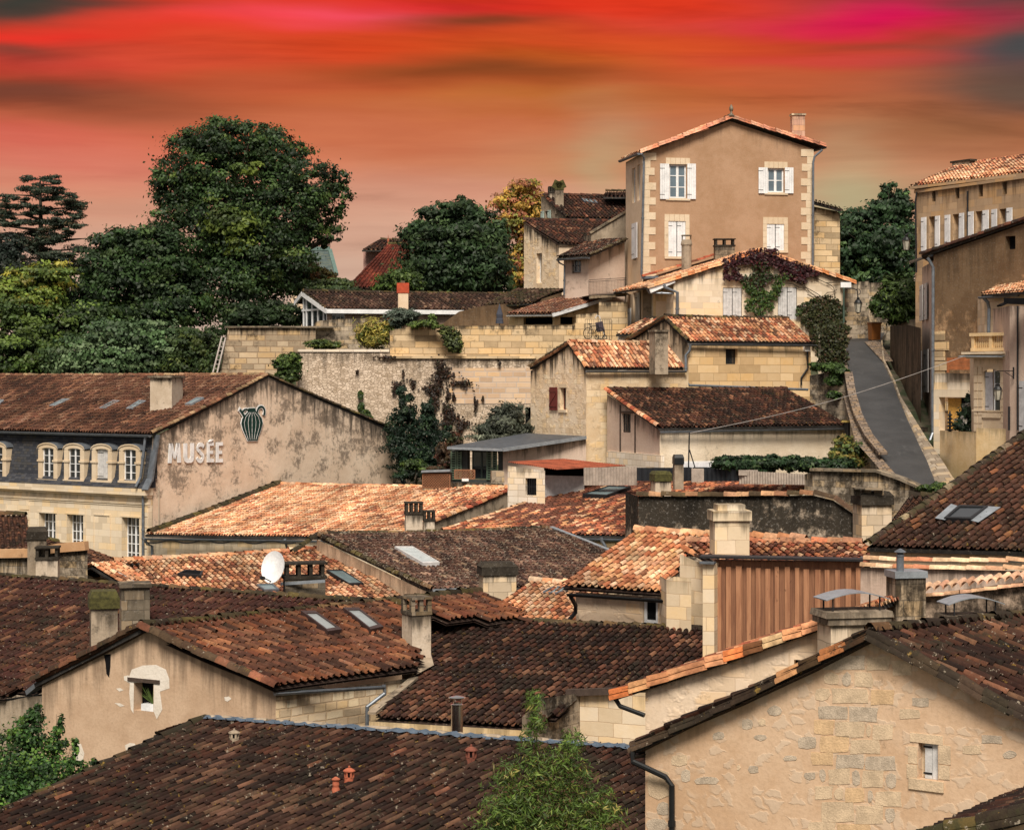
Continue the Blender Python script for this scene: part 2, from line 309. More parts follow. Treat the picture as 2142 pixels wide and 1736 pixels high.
CHIMP = wallmat('chimney_render', (.42, .35, .26), (.60, .53, .43), 'plaster', streak=.8, slen=.4, stain=.3, st_sc=2.5, seed=3)
CHIMS = wallmat('chimney_ashlar', (.46, .38, .27), (.62, .53, .40), 'ashlar', .5, .33, streak=.6, slen=.3, stain=.15, seed=4)
TERRA = plain('terracotta', (.36, .10, .05), .8, var=.3, sc=8, bmp=.3); TERRAR = plain('red_terracotta', (.42, .06, .02), .7, var=.3, sc=5)
MOSSM = plain('moss', (.06, .055, .015), .95, var=.6, sc=9, bmp=.8); WOODD = plain('old_dark_wood', (.06, .04, .03), .85, var=.4, sc=9, bmp=.3)
CREAM = wallmat('cream_ashlar', (.56, .48, .35), (.66, .59, .46), 'ashlar', .62, .33, msize=.006, bvar=.16, mortar=(.33, .26, .17), streak=.3, slen=.5, stain=.0, bmp=.12)
STONEL = wallmat('dressed_stone', (.54, .44, .30), (.64, .55, .41), 'plaster', streak=.3, slen=.3, stain=.05, bmp=.2, seed=2)
# tile colour palettes: (colour, weight)
PO = [((.63, .31, .165), 3), ((.71, .43, .26), 3), ((.50, .19, .095), 1.0), ((.76, .56, .38), 2.2), ((.24, .10, .055), .5)]
PM = [((.52, .20, .10), 2.2), ((.64, .33, .17), 1.6), ((.36, .10, .055), 2), ((.16, .06, .04), 2.4), ((.72, .48, .31), .9), ((.09, .04, .03), 1)]
PB = [((.105, .045, .027), 4), ((.065, .029, .020), 3), ((.17, .078, .045), 2), ((.24, .12, .07), .8), ((.035, .017, .012), 2.4)]
PD = [((.052, .021, .014), 4), ((.028, .013, .010), 3.6), ((.095, .036, .021), 2.2), ((.16, .088, .055), .8), ((.015, .009, .007), 2.8), ((.30, .13, .08), .14)]
PG = [((.10, .052, .038), 4), ((.06, .032, .025), 3), ((.17, .10, .072), 2), ((.27, .18, .13), .8), ((.035, .02, .018), 2)]
PR = [((.16, .035, .022), 3), ((.11, .025, .017), 2), ((.22, .06, .035), 1)]
PMOSS = [((.07, .055, .028), 3), ((.04, .03, .02), 2), ((.16, .10, .05), 1), ((.11, .09, .03), 1)]

RNG = np.random.default_rng(7)
def pick(pal, n, r):
    c = np.array([p[0] for p in pal]); q = np.array([p[1] for p in pal], float); k = r.choice(len(c), n, p=q/q.sum())
    return c[k]*r.uniform(.72, 1.22, (n, 1))*r.uniform(.95, 1.05, (n, 3))
def inpoly(x, y, poly):
    poly = np.asarray(poly, float); ins = np.zeros(x.shape, bool); j = len(poly)-1
    for i in range(len(poly)):
        xi, yi = poly[i]; xj, yj = poly[j]
        c = ((yi > y) != (yj > y)) & (x < (xj-xi)*(y-yi)/(yj-yi+1e-12)+xi); ins ^= c; j = i
    return ins
def halfpipes(C0, C1, side, up, r0, r1, nseg=4, lift0=.025, cols=None, dip=False):
    """arched tiles from C0 (low, wide end) to C1 (high, narrow end)"""
    n = len(C0); a = np.linspace(0, math.pi, nseg+1); sg = -1 if dip else 1
    V = np.zeros((n, 2, nseg+1, 3))
    for e, (C, r, lf) in enumerate(((C0, r0, lift0), (C1, r1, 0))):
        V[:, e] = C[:, None]-np.cos(a)[None, :, None]*side[:, None]*r+(sg*np.sin(a)[None, :, None]*r*1.12+lf)*up[:, None]
    idx = np.arange(n*2*(nseg+1)).reshape(n, 2, nseg+1)
    Q = np.stack([idx[:, 0, :-1], idx[:, 0, 1:], idx[:, 1, 1:], idx[:, 1, :-1]], -1).reshape(-1, 4)
    return V.reshape(-1, 3), Q, np.repeat(cols, 2*(nseg+1), 0)
def chain(p, q, r, length, pal, rg, up=(0, 0, 1), jit=.012):
    p, q = np.asarray(p, float), np.asarray(q, float); L = np.linalg.norm(q-p); n = max(1, int(L/length)); d = (q-p)/L
    side = nrm(np.cross(d, up)); u = nrm(np.cross(side, d)); t = np.arange(n)/n
    sag = -np.sin(t*math.pi)[:, None]*np.array([0, 0, 1])*min(.05, L*.006)
    C0 = p+(q-p)*t[:, None]+rg.normal(0, jit, (n, 3))+sag; C1 = p+(q-p)*(t+1.12/n)[:, None]+rg.normal(0, jit, (n, 3))+sag
    return halfpipes(C0, C1, np.repeat(side[None], n, 0), np.repeat(u[None], n, 0), r, r*.86, 5, .02, pick(pal, n, rg))
def tiles(parent, A, B, C, D, pal, mat, pitch=.23, row=.37, clip=None, seed=1, pal2=None, p2=.5, ridge='D', verge='', rpal=None, slab=.10, sag=.035, name='roof', label=None, k2=1.0, eave=True):
    """canal tiles on the patch A eave left, B eave right, C ridge right, D ridge left"""
    rg = np.random.default_rng(seed); A, B, C, D = [np.asarray(q, float) for q in (A, B, C, D)]
    n = max(2, int(round((np.linalg.norm(B-A)+np.linalg.norm(C-D))/2/pitch))); m = max(2, int(round((np.linalg.norm(D-A)+np.linalg.norm(C-B))/2/row)))
    N = np.cross(B-A, D-A); N = nrm(N if N[2] > 0 else -N)
    def pos(s, t):
        s = s[..., None]; t = t[..., None]
        base = (A*(1-s)+B*s)*(1-t)+(D*(1-s)+C*s)*t
        wv = np.sin(s*7.1+seed)*np.sin(t*4.3+seed*2)*sag+np.sin(s*17+t*9+seed)*sag*.35
        return base+wv*np.array([0, 0, 1])*np.clip(np.minimum(t, 1-t)*6, .25, 1)
    si, tj = np.meshgrid((np.arange(n)+.5)/n, np.arange(m)/m, indexing='ij'); si = si.ravel(); tj = tj.ravel()
    pc = pos(si, tj+.5/m); x, y = pix(pc); keep = np.ones(len(si), bool) if clip is None else inpoly(x, y, clip)
    si = si[keep]; tj = tj[keep]; K = len(si)
    VV, QQ, CC = [], [], []; off = 0
    def put(v, q, c):
        nonlocal off
        VV.append(v); QQ.append(q+off); CC.append(c*(.93+.0*off)); off += len(v)
    noise = np.sin(si*5.3+seed)*np.sin(tj*4.1+seed*1.7)+.7*np.sin(si*13.7+tj*11+seed)+.5*np.sin(si*29-tj*23)
    def colours():
        c = pick(pal, K, rg)
        if pal2 is not None:
            s2 = (noise+rg.normal(0, .7, K)) > (1-2*p2)*1.2; c[s2] = pick(pal2, int(s2.sum()), rg)
        return c*.84+c.mean(0)*.16

    up = np.repeat(N[None], K, 0)
    sj = si+rg.normal(0, .03/n, K); tt = tj+rg.normal(0, .05/m, K); yw = rg.normal(0, .035/n, K)
    P0 = pos(sj, tt); P1 = pos(sj+yw, tt+1.14/m); d = P1-P0; d /= np.linalg.norm(d, axis=1)[:, None]
    sd = np.cross(d, up); sd /= np.linalg.norm(sd, axis=1)[:, None]; eff = abs(float(np.dot(nrm(np.cross(nrm(D-A), N)), nrm(B-A))))
    pw = pitch*max(eff, .5)
    put(*halfpipes(P0+N*.035, P1+N*.025, sd, up, .335*pw, .285*pw, 4, .014, colours()))
    sv = sj+.5/n; P0 = pos(sv, tt+.3/m); P1 = pos(sv, tt+1.5/m)
    put(*halfpipes(P0+N*.03, P1+N*.03, sd, up, .36*pw, .32*pw, 3, .015, colours()*.85, dip=True))  # channel tiles toned down; part of the gap shade is in their colour
    gn, gm = (max(2, n//4), max(2, m//3)) if clip is None else (n, m); gs, gt = np.meshgrid(np.arange(gn)/gn, np.arange(gm)/gm, indexing='ij'); gs = gs.ravel(); gt = gt.ravel()
    cx, cy = pix(pos(gs+.5/gn, gt+.5/gm)); kk = np.ones(len(gs), bool) if clip is None else inpoly(cx, cy, clip); gs = gs[kk]; gt = gt[kk]
    for h in (-.075, -slab-.03):
        cs = [pos(gs+a/gn, gt+b/gm)+N*h for a, b in ((0, 0), (1, 0), (1, 1), (0, 1))]; v = np.stack(cs, 1).reshape(-1, 3); q = np.arange(len(v)).reshape(-1, 4)
        put(v, q, np.repeat(np.array([[.04, .025, .02]]), len(v), 0))
    if clip is None:
        for a, b in ((A, B), (B, C), (C, D), (D, A)):
            v = np.array([a-N*.02, b-N*.02, b-N*(slab+.03), a-N*(slab+.03)]); put(v, np.array([[0, 1, 2, 3]]), np.full((4, 3), .05))
    rp_ = rpal or PMOSS
    if 'D' in ridge: put(*chain(D+N*.04, C+N*.04, min(.14, pitch*.62), .40, rp_, rg))
    if 'L' in verge: put(*chain(A+N*.03, D+N*.03, .11, .38, pal if 'o' in verge else rp_, rg)); 
    if 'R' in verge: put(*chain(B+N*.03, C+N*.03, .11, .38, pal if 'o' in verge else rp_, rg))
    V = np.concatenate(VV); Q = np.concatenate(QQ); c = np.concatenate(CC)*k2
    o = mesh_np(name, V, Q, [mat], parent, c, smooth=False)
    if label: o['label'] = label
    return o

# ------------------------------------------------------------------ walls with real openings
class Wall:
    """vertical wall plane from a to b (left to right seen from outside)"""
    def __init__(s, a, b):
        s.a = np.array([a[0], a[1]], float); s.b = np.array([b[0], b[1]], float); s.L = np.linalg.norm(s.b-s.a); s.d = (s.b-s.a)/s.L; s.n = np.array([s.d[1], -s.d[0]])
    def s_of(s, u): q = (u-CX)/F; return (q*s.a[1]-s.a[0])/(s.d[0]-q*s.d[1])
    def z_of(s, t, v): return CZ+(HV-v)/F*(s.a[1]+t*s.d[1])
    def pt(s, t, z, o=0.0): return np.array([s.a[0]+s.d[0]*t+s.n[0]*o, s.a[1]+s.d[1]*t+s.n[1]*o, z])
    def uv(s, u, v, o=0.0): t = s.s_of(u); return s.pt(t, s.z_of(t, v), o)
    def rect(s, r):
        s0, s1 = sorted((s.s_of(r[0]), s.s_of(r[2]))); m = (s0+s1)/2; return s0, s1, s.z_of(m, r[3]), s.z_of(m, r[1])
    def box(s, mb, s0, s1, z0, z1, o0, o1, m=0):
        mb.box(s.pt(s0, z0, o0), np.append(s.d*(s1-s0), 0), np.append(s.n*(o1-o0), 0), (0, 0, z1-z0), m)
def wall(mb, w, top, zb, holes=(), m=0, reveal=.22, back=True, t0=None, t1=None):
    """top: picture points (column,row) or ('z', s, z); zb: foot height"""
    pr = []
    for q in top:
        if q[0] == 'z': pr.append((q[1], q[2]))
        else: t = w.s_of(q[0]); pr.append((t, w.z_of(t, q[1])))
    pr.sort(); ps = [q[0] for q in pr]; pz = [q[1] for q in pr]; T = lambda t: float(np.interp(t, ps, pz))
    R = [w.rect(h) for h in holes]
    S = sorted(set([round(q, 5) for q in ps]+[round(np.clip(q, ps[0], ps[-1]), 5) for r in R for q in r[:2]]))
    Zs = sorted(set([zb, max(pz)+.01]+[q for r in R for q in r[2:]]))
    for a, b in zip(S, S[1:]):
        if b-a < 1e-4: continue
        for z0, z1 in zip(Zs, Zs[1:]):
            c = (a+b)/2; mz = (z0+z1)/2
            if any(r[0] < c < r[1] and r[2] < mz < r[3] for r in R): continue
            ta, tb = T(a), T(b); poly = [(a, z0), (b, z0), (b, z1), (a, z1)]; out = []
            for i in range(4):
                p, q = poly[i], poly[(i+1) % 4]; fp = (ta+(tb-ta)*(p[0]-a)/(b-a))-p[1]; fq = (ta+(tb-ta)*(q[0]-a)/(b-a))-q[1]
                if fp >= 0: out.append(p)
                if fp*fq < 0: k = fp/(fp-fq); out.append((p[0]+(q[0]-p[0])*k, p[1]+(q[1]-p[1])*k))
            if len(out) >= 3: mb.poly([w.pt(*p) for p in out], m, [T(p[0])-p[1] for p in out])
    for r in R:
        s0, s1, z0, z1 = r
        for a, b in (((s0, z0), (s1, z0)), ((s1, z0), (s1, z1)), ((s1, z1), (s0, z1)), ((s0, z1), (s0, z0))):
            mb.poly([w.pt(*a), w.pt(*b), w.pt(b[0], b[1], -reveal), w.pt(a[0], a[1], -reveal)], m, [T(a[0])-a[1]]*4)
    return R
def window(parent, w, r, nx=2, nz=3, depth=.2, fm=None, gm=None, fw=.055, sill=None, label=None, bars=.03, split=True, px=True):
    s0, s1, z0, z1 = w.rect(r) if px else r; fm = fm or WHITE; mb = MB(); o = -depth; w.box(mb, s0, s1, z1-fw, z1, o-.05, o); w.box(mb, s0, s1, z0, z0+fw, o-.05, o)
    w.box(mb, s0, s0+fw, z0+fw, z1-fw, o-.05, o); w.box(mb, s1-fw, s1, z0+fw, z1-fw, o-.05, o)
    for i in range(1, nx):
        t = s0+(s1-s0)*i/nx; hw = bars*(1.5 if split and i*2 == nx else .5); w.box(mb, t-hw, t+hw, z0+fw, z1-fw, o-.045, o+.004)
    for j in range(1, nz): t = z0+(z1-z0)*j/nz; w.box(mb, s0+fw, s1-fw, t-bars/2, t+bars/2, o-.045, o-.004)
    f = mb.build('window', fm, parent, label)
    g = MB(); g.poly([w.pt(s0, z0, o-.03), w.pt(s1, z0, o-.03), w.pt(s1, z1, o-.03), w.pt(s0, z1, o-.03)]); g.build('pane', gm or GLASS, f)
    if sill is not None: q = MB(); w.box(q, s0-.12, s1+.12, z0-.1, z0, -depth+.01, .07); q.build('sill', sill, f)
    return f
def shutter(parent, w, r, mat=None, off=.03, th=.04, closed=False, label=None, px=True, louvre=False, batten=False):
    s0, s1, z0, z1 = w.rect(r) if px else r; mb = MB(); o = off if not closed else -.06; nb = max(2, int((s1-s0)/.13)); bw = (s1-s0)/nb
    if louvre:
        for a, b in ((s0, s0+.06), (s1-.06, s1)): w.box(mb, a, b, z0, z1, o, o+th)
        nl = max(4, int((z1-z0)/.11))
        for i in range(nl): q = z0+(z1-z0)*i/nl; w.box(mb, s0+.06, s1-.06, q, q+.06, o+.006, o+th-.006)
        w.box(mb, s0+.06, s1-.06, z0, z1, o, o+.008, 1)
        return mb.build('shutter', [mat or WHITE, DARK], parent, label)
    for i in range(nb): w.box(mb, s0+bw*i+.004, s0+bw*(i+1)-.004, z0, z1, o, o+th)
    if batten:
        for q in (.15, .8): zz = z0+(z1-z0)*q; w.box(mb, s0, s1, zz, zz+.09, o+th, o+th+.02)
        mb.bar(w.pt(s0+.03, z0+(z1-z0)*.24, o+th+.012), w.pt(s1-.03, z0+(z1-z0)*.8, o+th+.012), .07, .02, up=tuple(np.append(w.n, 0)))
    for q in (.12, .86): zz = z0+(z1-z0)*q; w.box(mb, s0-.02, s0+(s1-s0)*.5, zz, zz+.03, o+th, o+th+.008, 1)
    return mb.build('shutter', [mat or WHITE, IRON], parent, label)
def surround(parent, w, r, k=.18, mat=None, o=.025, lint=True, sides=True, sill=True, name='surround'):
    s0, s1, z0, z1 = w.rect(r); mb = MB(); m_ = mat or STONEL
    if lint:
        n = 5; tot = s1-s0+2*k
        for i in range(n): a = s0-k+tot*i/n; w.box(mb, a+.008, a+tot/n-.008, z1, z1+k*1.7, -.02, o)
    if sides:
        n = max(2, int((z1-z0)/.35)); h = (z1-z0)/n
        for i in range(n):
            for a, b in ((s0-k, s0), (s1, s1+k)): w.box(mb, a, b, z0+h*i+.007, z0+h*(i+1)-.007, -.02, o)
    if sill and sides: w.box(mb, s0-k, s1+k, z0-.14, z0-.003, -.02, o+.05)
    if lint and sill and not sides:
        q = MB(); w.box(q, s0-k, s1+k, z0-.14, z0-.003, -.02, o+.05); q.build('sill', m_, parent)
    return mb.build(name, m_, parent)
def downpipe(parent, pts, r=.055, mat=None, name='downpipe'):
    mb = MB(); mb.tube(pts, r, 8)
    for p, q in zip(pts, pts[1:]):
        L = np.linalg.norm(np.subtract(q, p)); d = nrm(np.subtract(q, p))
        if L > 1.2: c = np.asarray(p)+d*L*.5; mb.tube([c-d*.05, c+d*.05], r*1.3, 8)
    return mb.build(name, mat or ZINC, parent)
def gutter(parent, p, q, r=.09, mat=None, drop=.06):
    p, q = np.array(p, float), np.array(q, float); p[2] -= drop; q[2] -= drop; mb = MB(); d = nrm(q-p); x = nrm(np.cross(d, (0, 0, 1))); n = 6
    a = [math.pi+math.pi*k/n for k in range(n+1)]
    ring = lambda c, rr: [c+rr*(x*math.cos(t)+np.array([0, 0, 1])*math.sin(t)) for t in a]
    r0, r1 = ring(p, r), ring(q, r); i0, i1 = ring(p, r*.86), ring(q, r*.86)
    for k in range(n): mb.poly([r0[k], r0[k+1], r1[k+1], r1[k]], sm=True); mb.poly([i1[k], i1[k+1], i0[k+1], i0[k]], sm=True)
    for s_ in (-1, 1): mb.bar(p+x*s_*r, q+x*s_*r, .022, .022)
    mb.poly(r0); mb.poly(r1[::-1]); L = np.linalg.norm(q-p)
    for i in range(int(L/1.1)+1): c = p+d*min(L, i*1.1+.1); mb.bar(c-x*r*1.05+np.array([0, 0, .01]), c+x*r*1.05+np.array([0, 0, .01]), .03, .012)
    return mb.build('gutter', mat or ZINC, parent)
def rotbox(mb, c, wx, wy, z0, z1, yaw, m=0, tf=True, taper=1.0):
    ca, sa = math.cos(yaw), math.sin(yaw); ex = np.array([ca, sa, 0]); ey = np.array([-sa, ca, 0]); c = np.array([c[0], c[1], 0.])
    B = [c+ex*a*wx/2+ey*b*wy/2+np.array([0, 0, z0]) for a, b in ((-1, -1), (1, -1), (1, 1), (-1, 1))]
    T_ = [c+ex*a*wx*taper/2+ey*b*wy*taper/2+np.array([0, 0, z1]) for a, b in ((-1, -1), (1, -1), (1, 1), (-1, 1))]
    h = z1-z0
    for i in range(4): j = (i+1) % 4; mb.poly([B[i], B[j], T_[j], T_[i]], m, [h, h, 0, 0] if tf else None)
    mb.poly(T_, m, [0]*4 if tf else None); mb.poly(B[::-1], m)
def chimney(parent, u0, u1, vt, vb, d, mat, thick=.55, yaw=.3, cap='slab', capmat=None, label=None, ext=.8, capr=1.12):
    cx = ((u0+u1)/2-CX)/F*d; wpx = (u1-u0)/F*d; wx = max(.25, (wpx-thick*abs(math.sin(yaw)))/math.cos(yaw)); z1 = CZ+(HV-vt)/F*d; z0 = CZ+(HV-vb)/F*d-ext
    c = (cx, d+thick/2); mb = MB(); cm = capmat or mat
    def R(wk, tk, a, b, tp=1.0, q=mb, m=0): rotbox(q, c, wx*wk, thick*tk, a, b, yaw, m, True, tp)
    ca, sa = math.cos(yaw), math.sin(yaw); cc = MB()
    def loc(a, b): return np.array([c[0]+ca*a*wx/2-sa*b*thick/2, c[1]+sa*a*wx/2+ca*b*thick/2, 0])
    if cap in ('none',): R(1, 1, z0, z1); return mb.build('chimney', mat, parent, label)
    if cap == 'slab': R(1, 1, z0, z1-.1); R(1.14, 1.2, z1-.1, z1, q=cc)
    if cap == 'step': R(1, 1, z0, z1-.42); R(1.12, 1.15, z1-.42, z1-.16, q=cc); R(.8, .8, z1-.16, z1, q=cc)
    if cap == 'hood': R(1, 1, z0, z1-.42); R(1.12, 1.16, z1-.42, z1-.14, .98, q=cc); R(1.12, 1.16, z1-.14, z1, .78, q=cc)
    if cap in ('posts', 'posts4'):
        h = .34 if cap == 'posts' else .42; R(1, 1, z0, z1-h-.12); R(1.08, 1.1, z1-h-.12, z1-h-.03, q=cc); k = 3 if cap == 'posts' else 4
        for i in range(k):
            for b in (-.8, .8):
                a = -.88+1.76*i/(k-1); p = loc(a, b); rotbox(cc, (p[0], p[1]), .11, .12, z1-h-.03, z1-.06, yaw)
        R(1.1, 1.16, z1-.06, z1, q=cc)
    if cap == 'arch':                                # bent sheet on iron legs over a moulded slab
        R(1, 1, z0, z1-.62); R(1.14, 1.2, z1-.62, z1-.48, q=cc); R(1.22, 1.3, z1-.48, z1-.36, .96, q=cc)
        for a in (-.85, .85):
            for b in (-.7, .7): p = loc(a, b); cc.tube([p+np.array([0, 0, z1-.38]), p+np.array([0, 0, z1-.08])], .018, 5, 2)
        n = 8
        for i in range(n):
            a0, a1 = -1.16+2.32*i/n, -1.16+2.32*(i+1)/n; zz = lambda a: z1-.14+.14*math.cos(a/1.16*math.pi/2)
            for s_, e in ((0, 0), (1, .018)):
                q = [loc(a0, -1)+np.array([0, 0, zz(a0)+e]), loc(a1, -1)+np.array([0, 0, zz(a1)+e]), loc(a1, 1)+np.array([0, 0, zz(a1)+e]), loc(a0, 1)+np.array([0, 0, zz(a0)+e])]
                cc.poly(q if s_ else q[::-1], 1)
            cc.poly([loc(a0, -1)+np.array([0, 0, zz(a0)]), loc(a1, -1)+np.array([0, 0, zz(a1)]), loc(a1, -1)+np.array([0, 0, zz(a1)+.018]), loc(a0, -1)+np.array([0, 0, zz(a0)+.018])], 1)
    if cap == 'dome': 
        R(1, 1, z0, z1-.5); R(1.15, 1.18, z1-.5, z1-.22, .99, q=cc); R(1.13, 1.16, z1-.22, z1-.05, .82, q=cc)
    if cap == 'tent':                                # two leaning slabs
        R(1, 1, z0, z1-.6); R(1.1, 1.1, z1-.6, z1-.5, q=cc)
        for s_ in (-1, 1): a = loc(.85*s_, 0)+np.array([0, 0, z1-.5]); b = loc(.02*s_, 0)+np.array([0, 0, z1]); cc.bar(a, b, thick, .09, up=(ca*.0+sa, -ca, 0))
    o = mb.build('chimney', mat, parent, label); cc.build('cap', [cm, ZINCL, IRON], o); return o
def skylight(parent, pl, quad, fm=None, gm=None, h=.09, fw=.07, label=None, name='skylight', rim=.09):
    q = [pl.on(u, v, h+.03) for u, v in quad]; n = pl.n; mb = MB(); c = sum(q)/4
    inn = [p+nrm(c-p)*min(fw*1.4, np.linalg.norm(c-p)*.5) for p in q]
    for i in range(4):
        j = (i+1) % 4; mb.poly([q[i], q[j], inn[j], inn[i]]); mb.poly([q[i]-n*(h+.05), q[j]-n*(h+.05), q[j], q[i]]); mb.poly([inn[i], inn[j], inn[j]-n*.05, inn[i]-n*.05])
    f = mb.build(name, fm or ZINC, parent, label); g = MB(); g.poly([p-n*.03 for p in inn]); g.build('glass', gm or GLASSL, f); return f
# ------------------------------------------------------------------ leaves
def leaves(name, lobes, n, size, pal, parent=None, seed=1, clump=.16, nclump=60, up=.35, fill=.25, asp=1.7, droop=0., origin=None, flat=1.0, shell=.55):
    """lobes: (centre, (rx,ry,rz)); leaves gather in clumps spread through the outer part of each lobe"""
    rg = np.random.default_rng(seed); wgt = np.array([(l[1][0]*l[1][2]) for l in lobes]); wgt = wgt/wgt.sum(); Pn, Nn, Cn = [], [], []
    pal_ = [(np.array(c), q) for c, q in pal]; pw = np.array([q for _, q in pal_]); pw = pw/pw.sum(); pcx = np.array([c for c, _ in pal_])
    for (c, r), k in zip(lobes, wgt):
        nl = int(n*k)+1; r = np.array(r); nc = max(4, int(nclump*k*len(lobes)))
        d = rg.normal(size=(nc, 3)); d /= np.linalg.norm(d, axis=1)[:, None]; rad = shell+(1.08-shell)*rg.random(nc)**.6; rad[rg.random(nc) < fill] *= .6
        cc = d*rad[:, None]; cs = clump*rg.uniform(.6, 1.5, nc); ccol = pcx[rg.choice(len(pcx), nc, p=pw)]*rg.uniform(.5, 1.65, (nc, 1))
        i = rg.integers(0, nc, nl); off = rg.normal(size=(nl, 3))*cs[i][:, None]*np.array([1, 1, .62*flat]); p = cc[i]+off
        nn = off/np.maximum(np.linalg.norm(off, axis=1), 1e-6)[:, None]*.5+d[i]*.5+rg.normal(size=(nl, 3))*.45+np.array([0, -.1, up])
        p = np.asarray(c)+p*r; p[:, 2] -= droop*np.abs(off[:, 0])
        Pn.append(p); Nn.append(nn); Cn.append(ccol[i]*rg.uniform(.75, 1.3, (nl, 1)))
    p = np.concatenate(Pn); nn = np.concatenate(Nn); col = np.concatenate(Cn); return leafquads(name, p, nn, col, size, asp, rg, parent, origin)
def leafquads(name, p, nn, col, size, asp, rg, parent, origin=None):
    K = len(p); nn = nn/np.maximum(np.linalg.norm(nn, axis=1), 1e-6)[:, None]; t = rg.normal(size=(K, 3)); t -= nn*(t*nn).sum(1)[:, None]; t /= np.linalg.norm(t, axis=1)[:, None]; b = np.cross(nn, t)
    s = size*rg.uniform(.6, 1.35, K)[:, None]; V = np.stack([p-t*s*asp/2, p-b*s*.5+nn*s*.08, p+t*s*asp/2, p+b*s*.5+nn*s*.08], 1).reshape(-1, 3)
    return mesh_np(name, V, np.arange(4*K).reshape(-1, 4), [LEAF], parent, np.repeat(np.clip(col, .002, .9), 4, 0), origin=origin)
BARK = plain('bark', (.07, .055, .04), .95, var=.4, sc=6, bmp=.6)
def tree(name, label, base, lobes, n, size, pal, seed, group=None, cat='tree', tr=.3, nclump=60, clump=.16, up=.35, asp=1.7, limbs=True, shell=.55, fill=.25, flat=1.0):
    """lobes in picture units: (column,row,half width,half height,distance[,half depth in m])"""
    L = []
    for q in lobes:
        d = q[4]; rx = q[2]/F*d; rz = q[3]/F*d; ry = q[5] if len(q) > 5 else rx*.8; L.append((P(q[0], q[1], d+.0), (rx, ry, rz)))
    t = thing(name, label, cat, base, group)
    leaves('crown', L, n, size, pal, t, seed, clump=clump, nclump=nclump, up=up, asp=asp, shell=shell, fill=fill, flat=flat)
    rg = random.Random(seed); mb = MB(); b = np.array(base, float); c = sum(l[0] for l in L)/len(L); fork = b+(c-b)*.4; fork[0] = b[0]*.7+c[0]*.3
    mb.tube([b, b+(fork-b)*.5+np.array([tr*.3, 0, 0]), fork], [tr*1.25, tr*.95, tr*.8], 9)
    if limbs:
        for (cc, r) in L:
            mid = fork+(cc-fork)*.5+np.array([rg.uniform(-.1, .1), 0, .12])*np.linalg.norm(cc-fork)
            mb.tube([fork, mid, cc], [tr*.6, tr*.35, tr*.14], 6)
            for k in range(5):
                a = mid+(cc-mid)*rg.random(); e = cc+np.array([rg.uniform(-1, 1)*r[0], rg.uniform(-1, 1)*r[1], rg.uniform(-.6, 1)*r[2]])*.85
                mb.tube([a, (a+e)/2+np.array([0, 0, .1*r[2]]), e], [tr*.2, tr*.12, tr*.04], 5)
    mb.build('trunk', BARK, t); return t
GD = [((.024, .050, .013), 4), ((.014, .030, .010), 4), ((.042, .076, .018), 2), ((.075, .11, .022), .8)]
GM = [((.04, .07, .014), 4), ((.025, .046, .012), 3), ((.075, .115, .022), 2)]
GY = [((.10, .12, .02), 3), ((.16, .16, .03), 2), ((.05, .07, .015), 2), ((.24, .19, .03), 1)]
GS = [((.055, .075, .045), 3), ((.035, .05, .03), 3), ((.09, .11, .065), 1)]
# ================================================================== SCENE
def W2(u0, d0, u1, d1): return Wall(P(u0, HV, d0)[:2], P(u1, HV, d1)[:2])
def base(u, d, rel): p = P(u, HV, d); p[2] = CZ+rel; return p
ZB = CZ-13.5
# wall finishes
M_GAB = wallmat('stained_museum_render', (.58, .46, .345), (.69, .58, .46), 'plaster', streak=.85, slen=1.3, stain=.46, st_sc=2.6, dark=(.05, .04, .032), bmp=.3, seed=1, crust=.10, clen=2.5)
M_TAN = wallmat('ochre_render', (.325, .205, .12), (.40, .265, .17), 'plaster', streak=.25, slen=.8, stain=0, bmp=.2, seed=5)
M_SIDE = wallmat('pale_render', (.60, .47, .32), (.68, .56, .42), 'plaster', streak=.2, stain=.05, bmp=.2, seed=6)
M_CRM = wallmat('cream_house_stone', (.58, .50, .37), (.68, .61, .49), 'ashlar', .7, .34, msize=.006, bvar=.12, mortar=(.42, .33, .22), streak=.6, slen=.8, stain=.12, bmp=.2, seed=7)
M_YEL = wallmat('yellow_ashlar', (.54, .38, .20), (.63, .49, .30), 'ashlar', .85, .43, msize=.014, bvar=.45, mortar=(.30, .19, .09), streak=.5, slen=.5, stain=.12, seed=8)
M_OLD = wallmat('old_cottage_wall', (.64, .50, .33), (.73, .63, .48), 'mixed', .4, .25, bvar=.3, mortar=(.36, .27, .17), streak=1, slen=.9, stain=.12, mixk=1.6, seed=9)
M_RUB = wallmat('rubble_stone', (.42, .33, .23), (.64, .55, .44), 'rubble', bvar=.5, mortar=(.36, .28, .20), streak=.6, slen=1, stain=.34, st_sc=.9, rsc=4.8, bmp=.8, seed=10, gap=.45)
M_TER = wallmat('terrace_ashlar', (.42, .325, .20), (.56, .45, .29), 'ashlar', .8, .36, msize=.02, bvar=.95, mortar=(.25, .18, .1), streak=1, slen=.35, stain=.38, bmp=.6, seed=11)
M_TERG = wallmat('grey_terrace_stone', (.36, .29, .20), (.52, .43, .30), 'ashlar', .75, .34, msize=.03, bvar=.6, mortar=(.28, .2, .13), streak=.9, slen=.6, stain=.5, bmp=.7, seed=12)
M_PLA = wallmat('buff_render', (.42, .30, .20), (.53, .40, .28), 'plaster', streak=.45, slen=1.0, stain=.1, st_sc=1.0, bmp=.25, seed=13)
M_PLB = wallmat('coursed_small_stone', (.56, .45, .30), (.66, .57, .42), 'ashlar', .36, .21, msize=.022, bvar=.6, mortar=(.45, .33, .2), streak=.6, slen=.3, stain=.1, rsc=3.6, bmp=.6, seed=14)
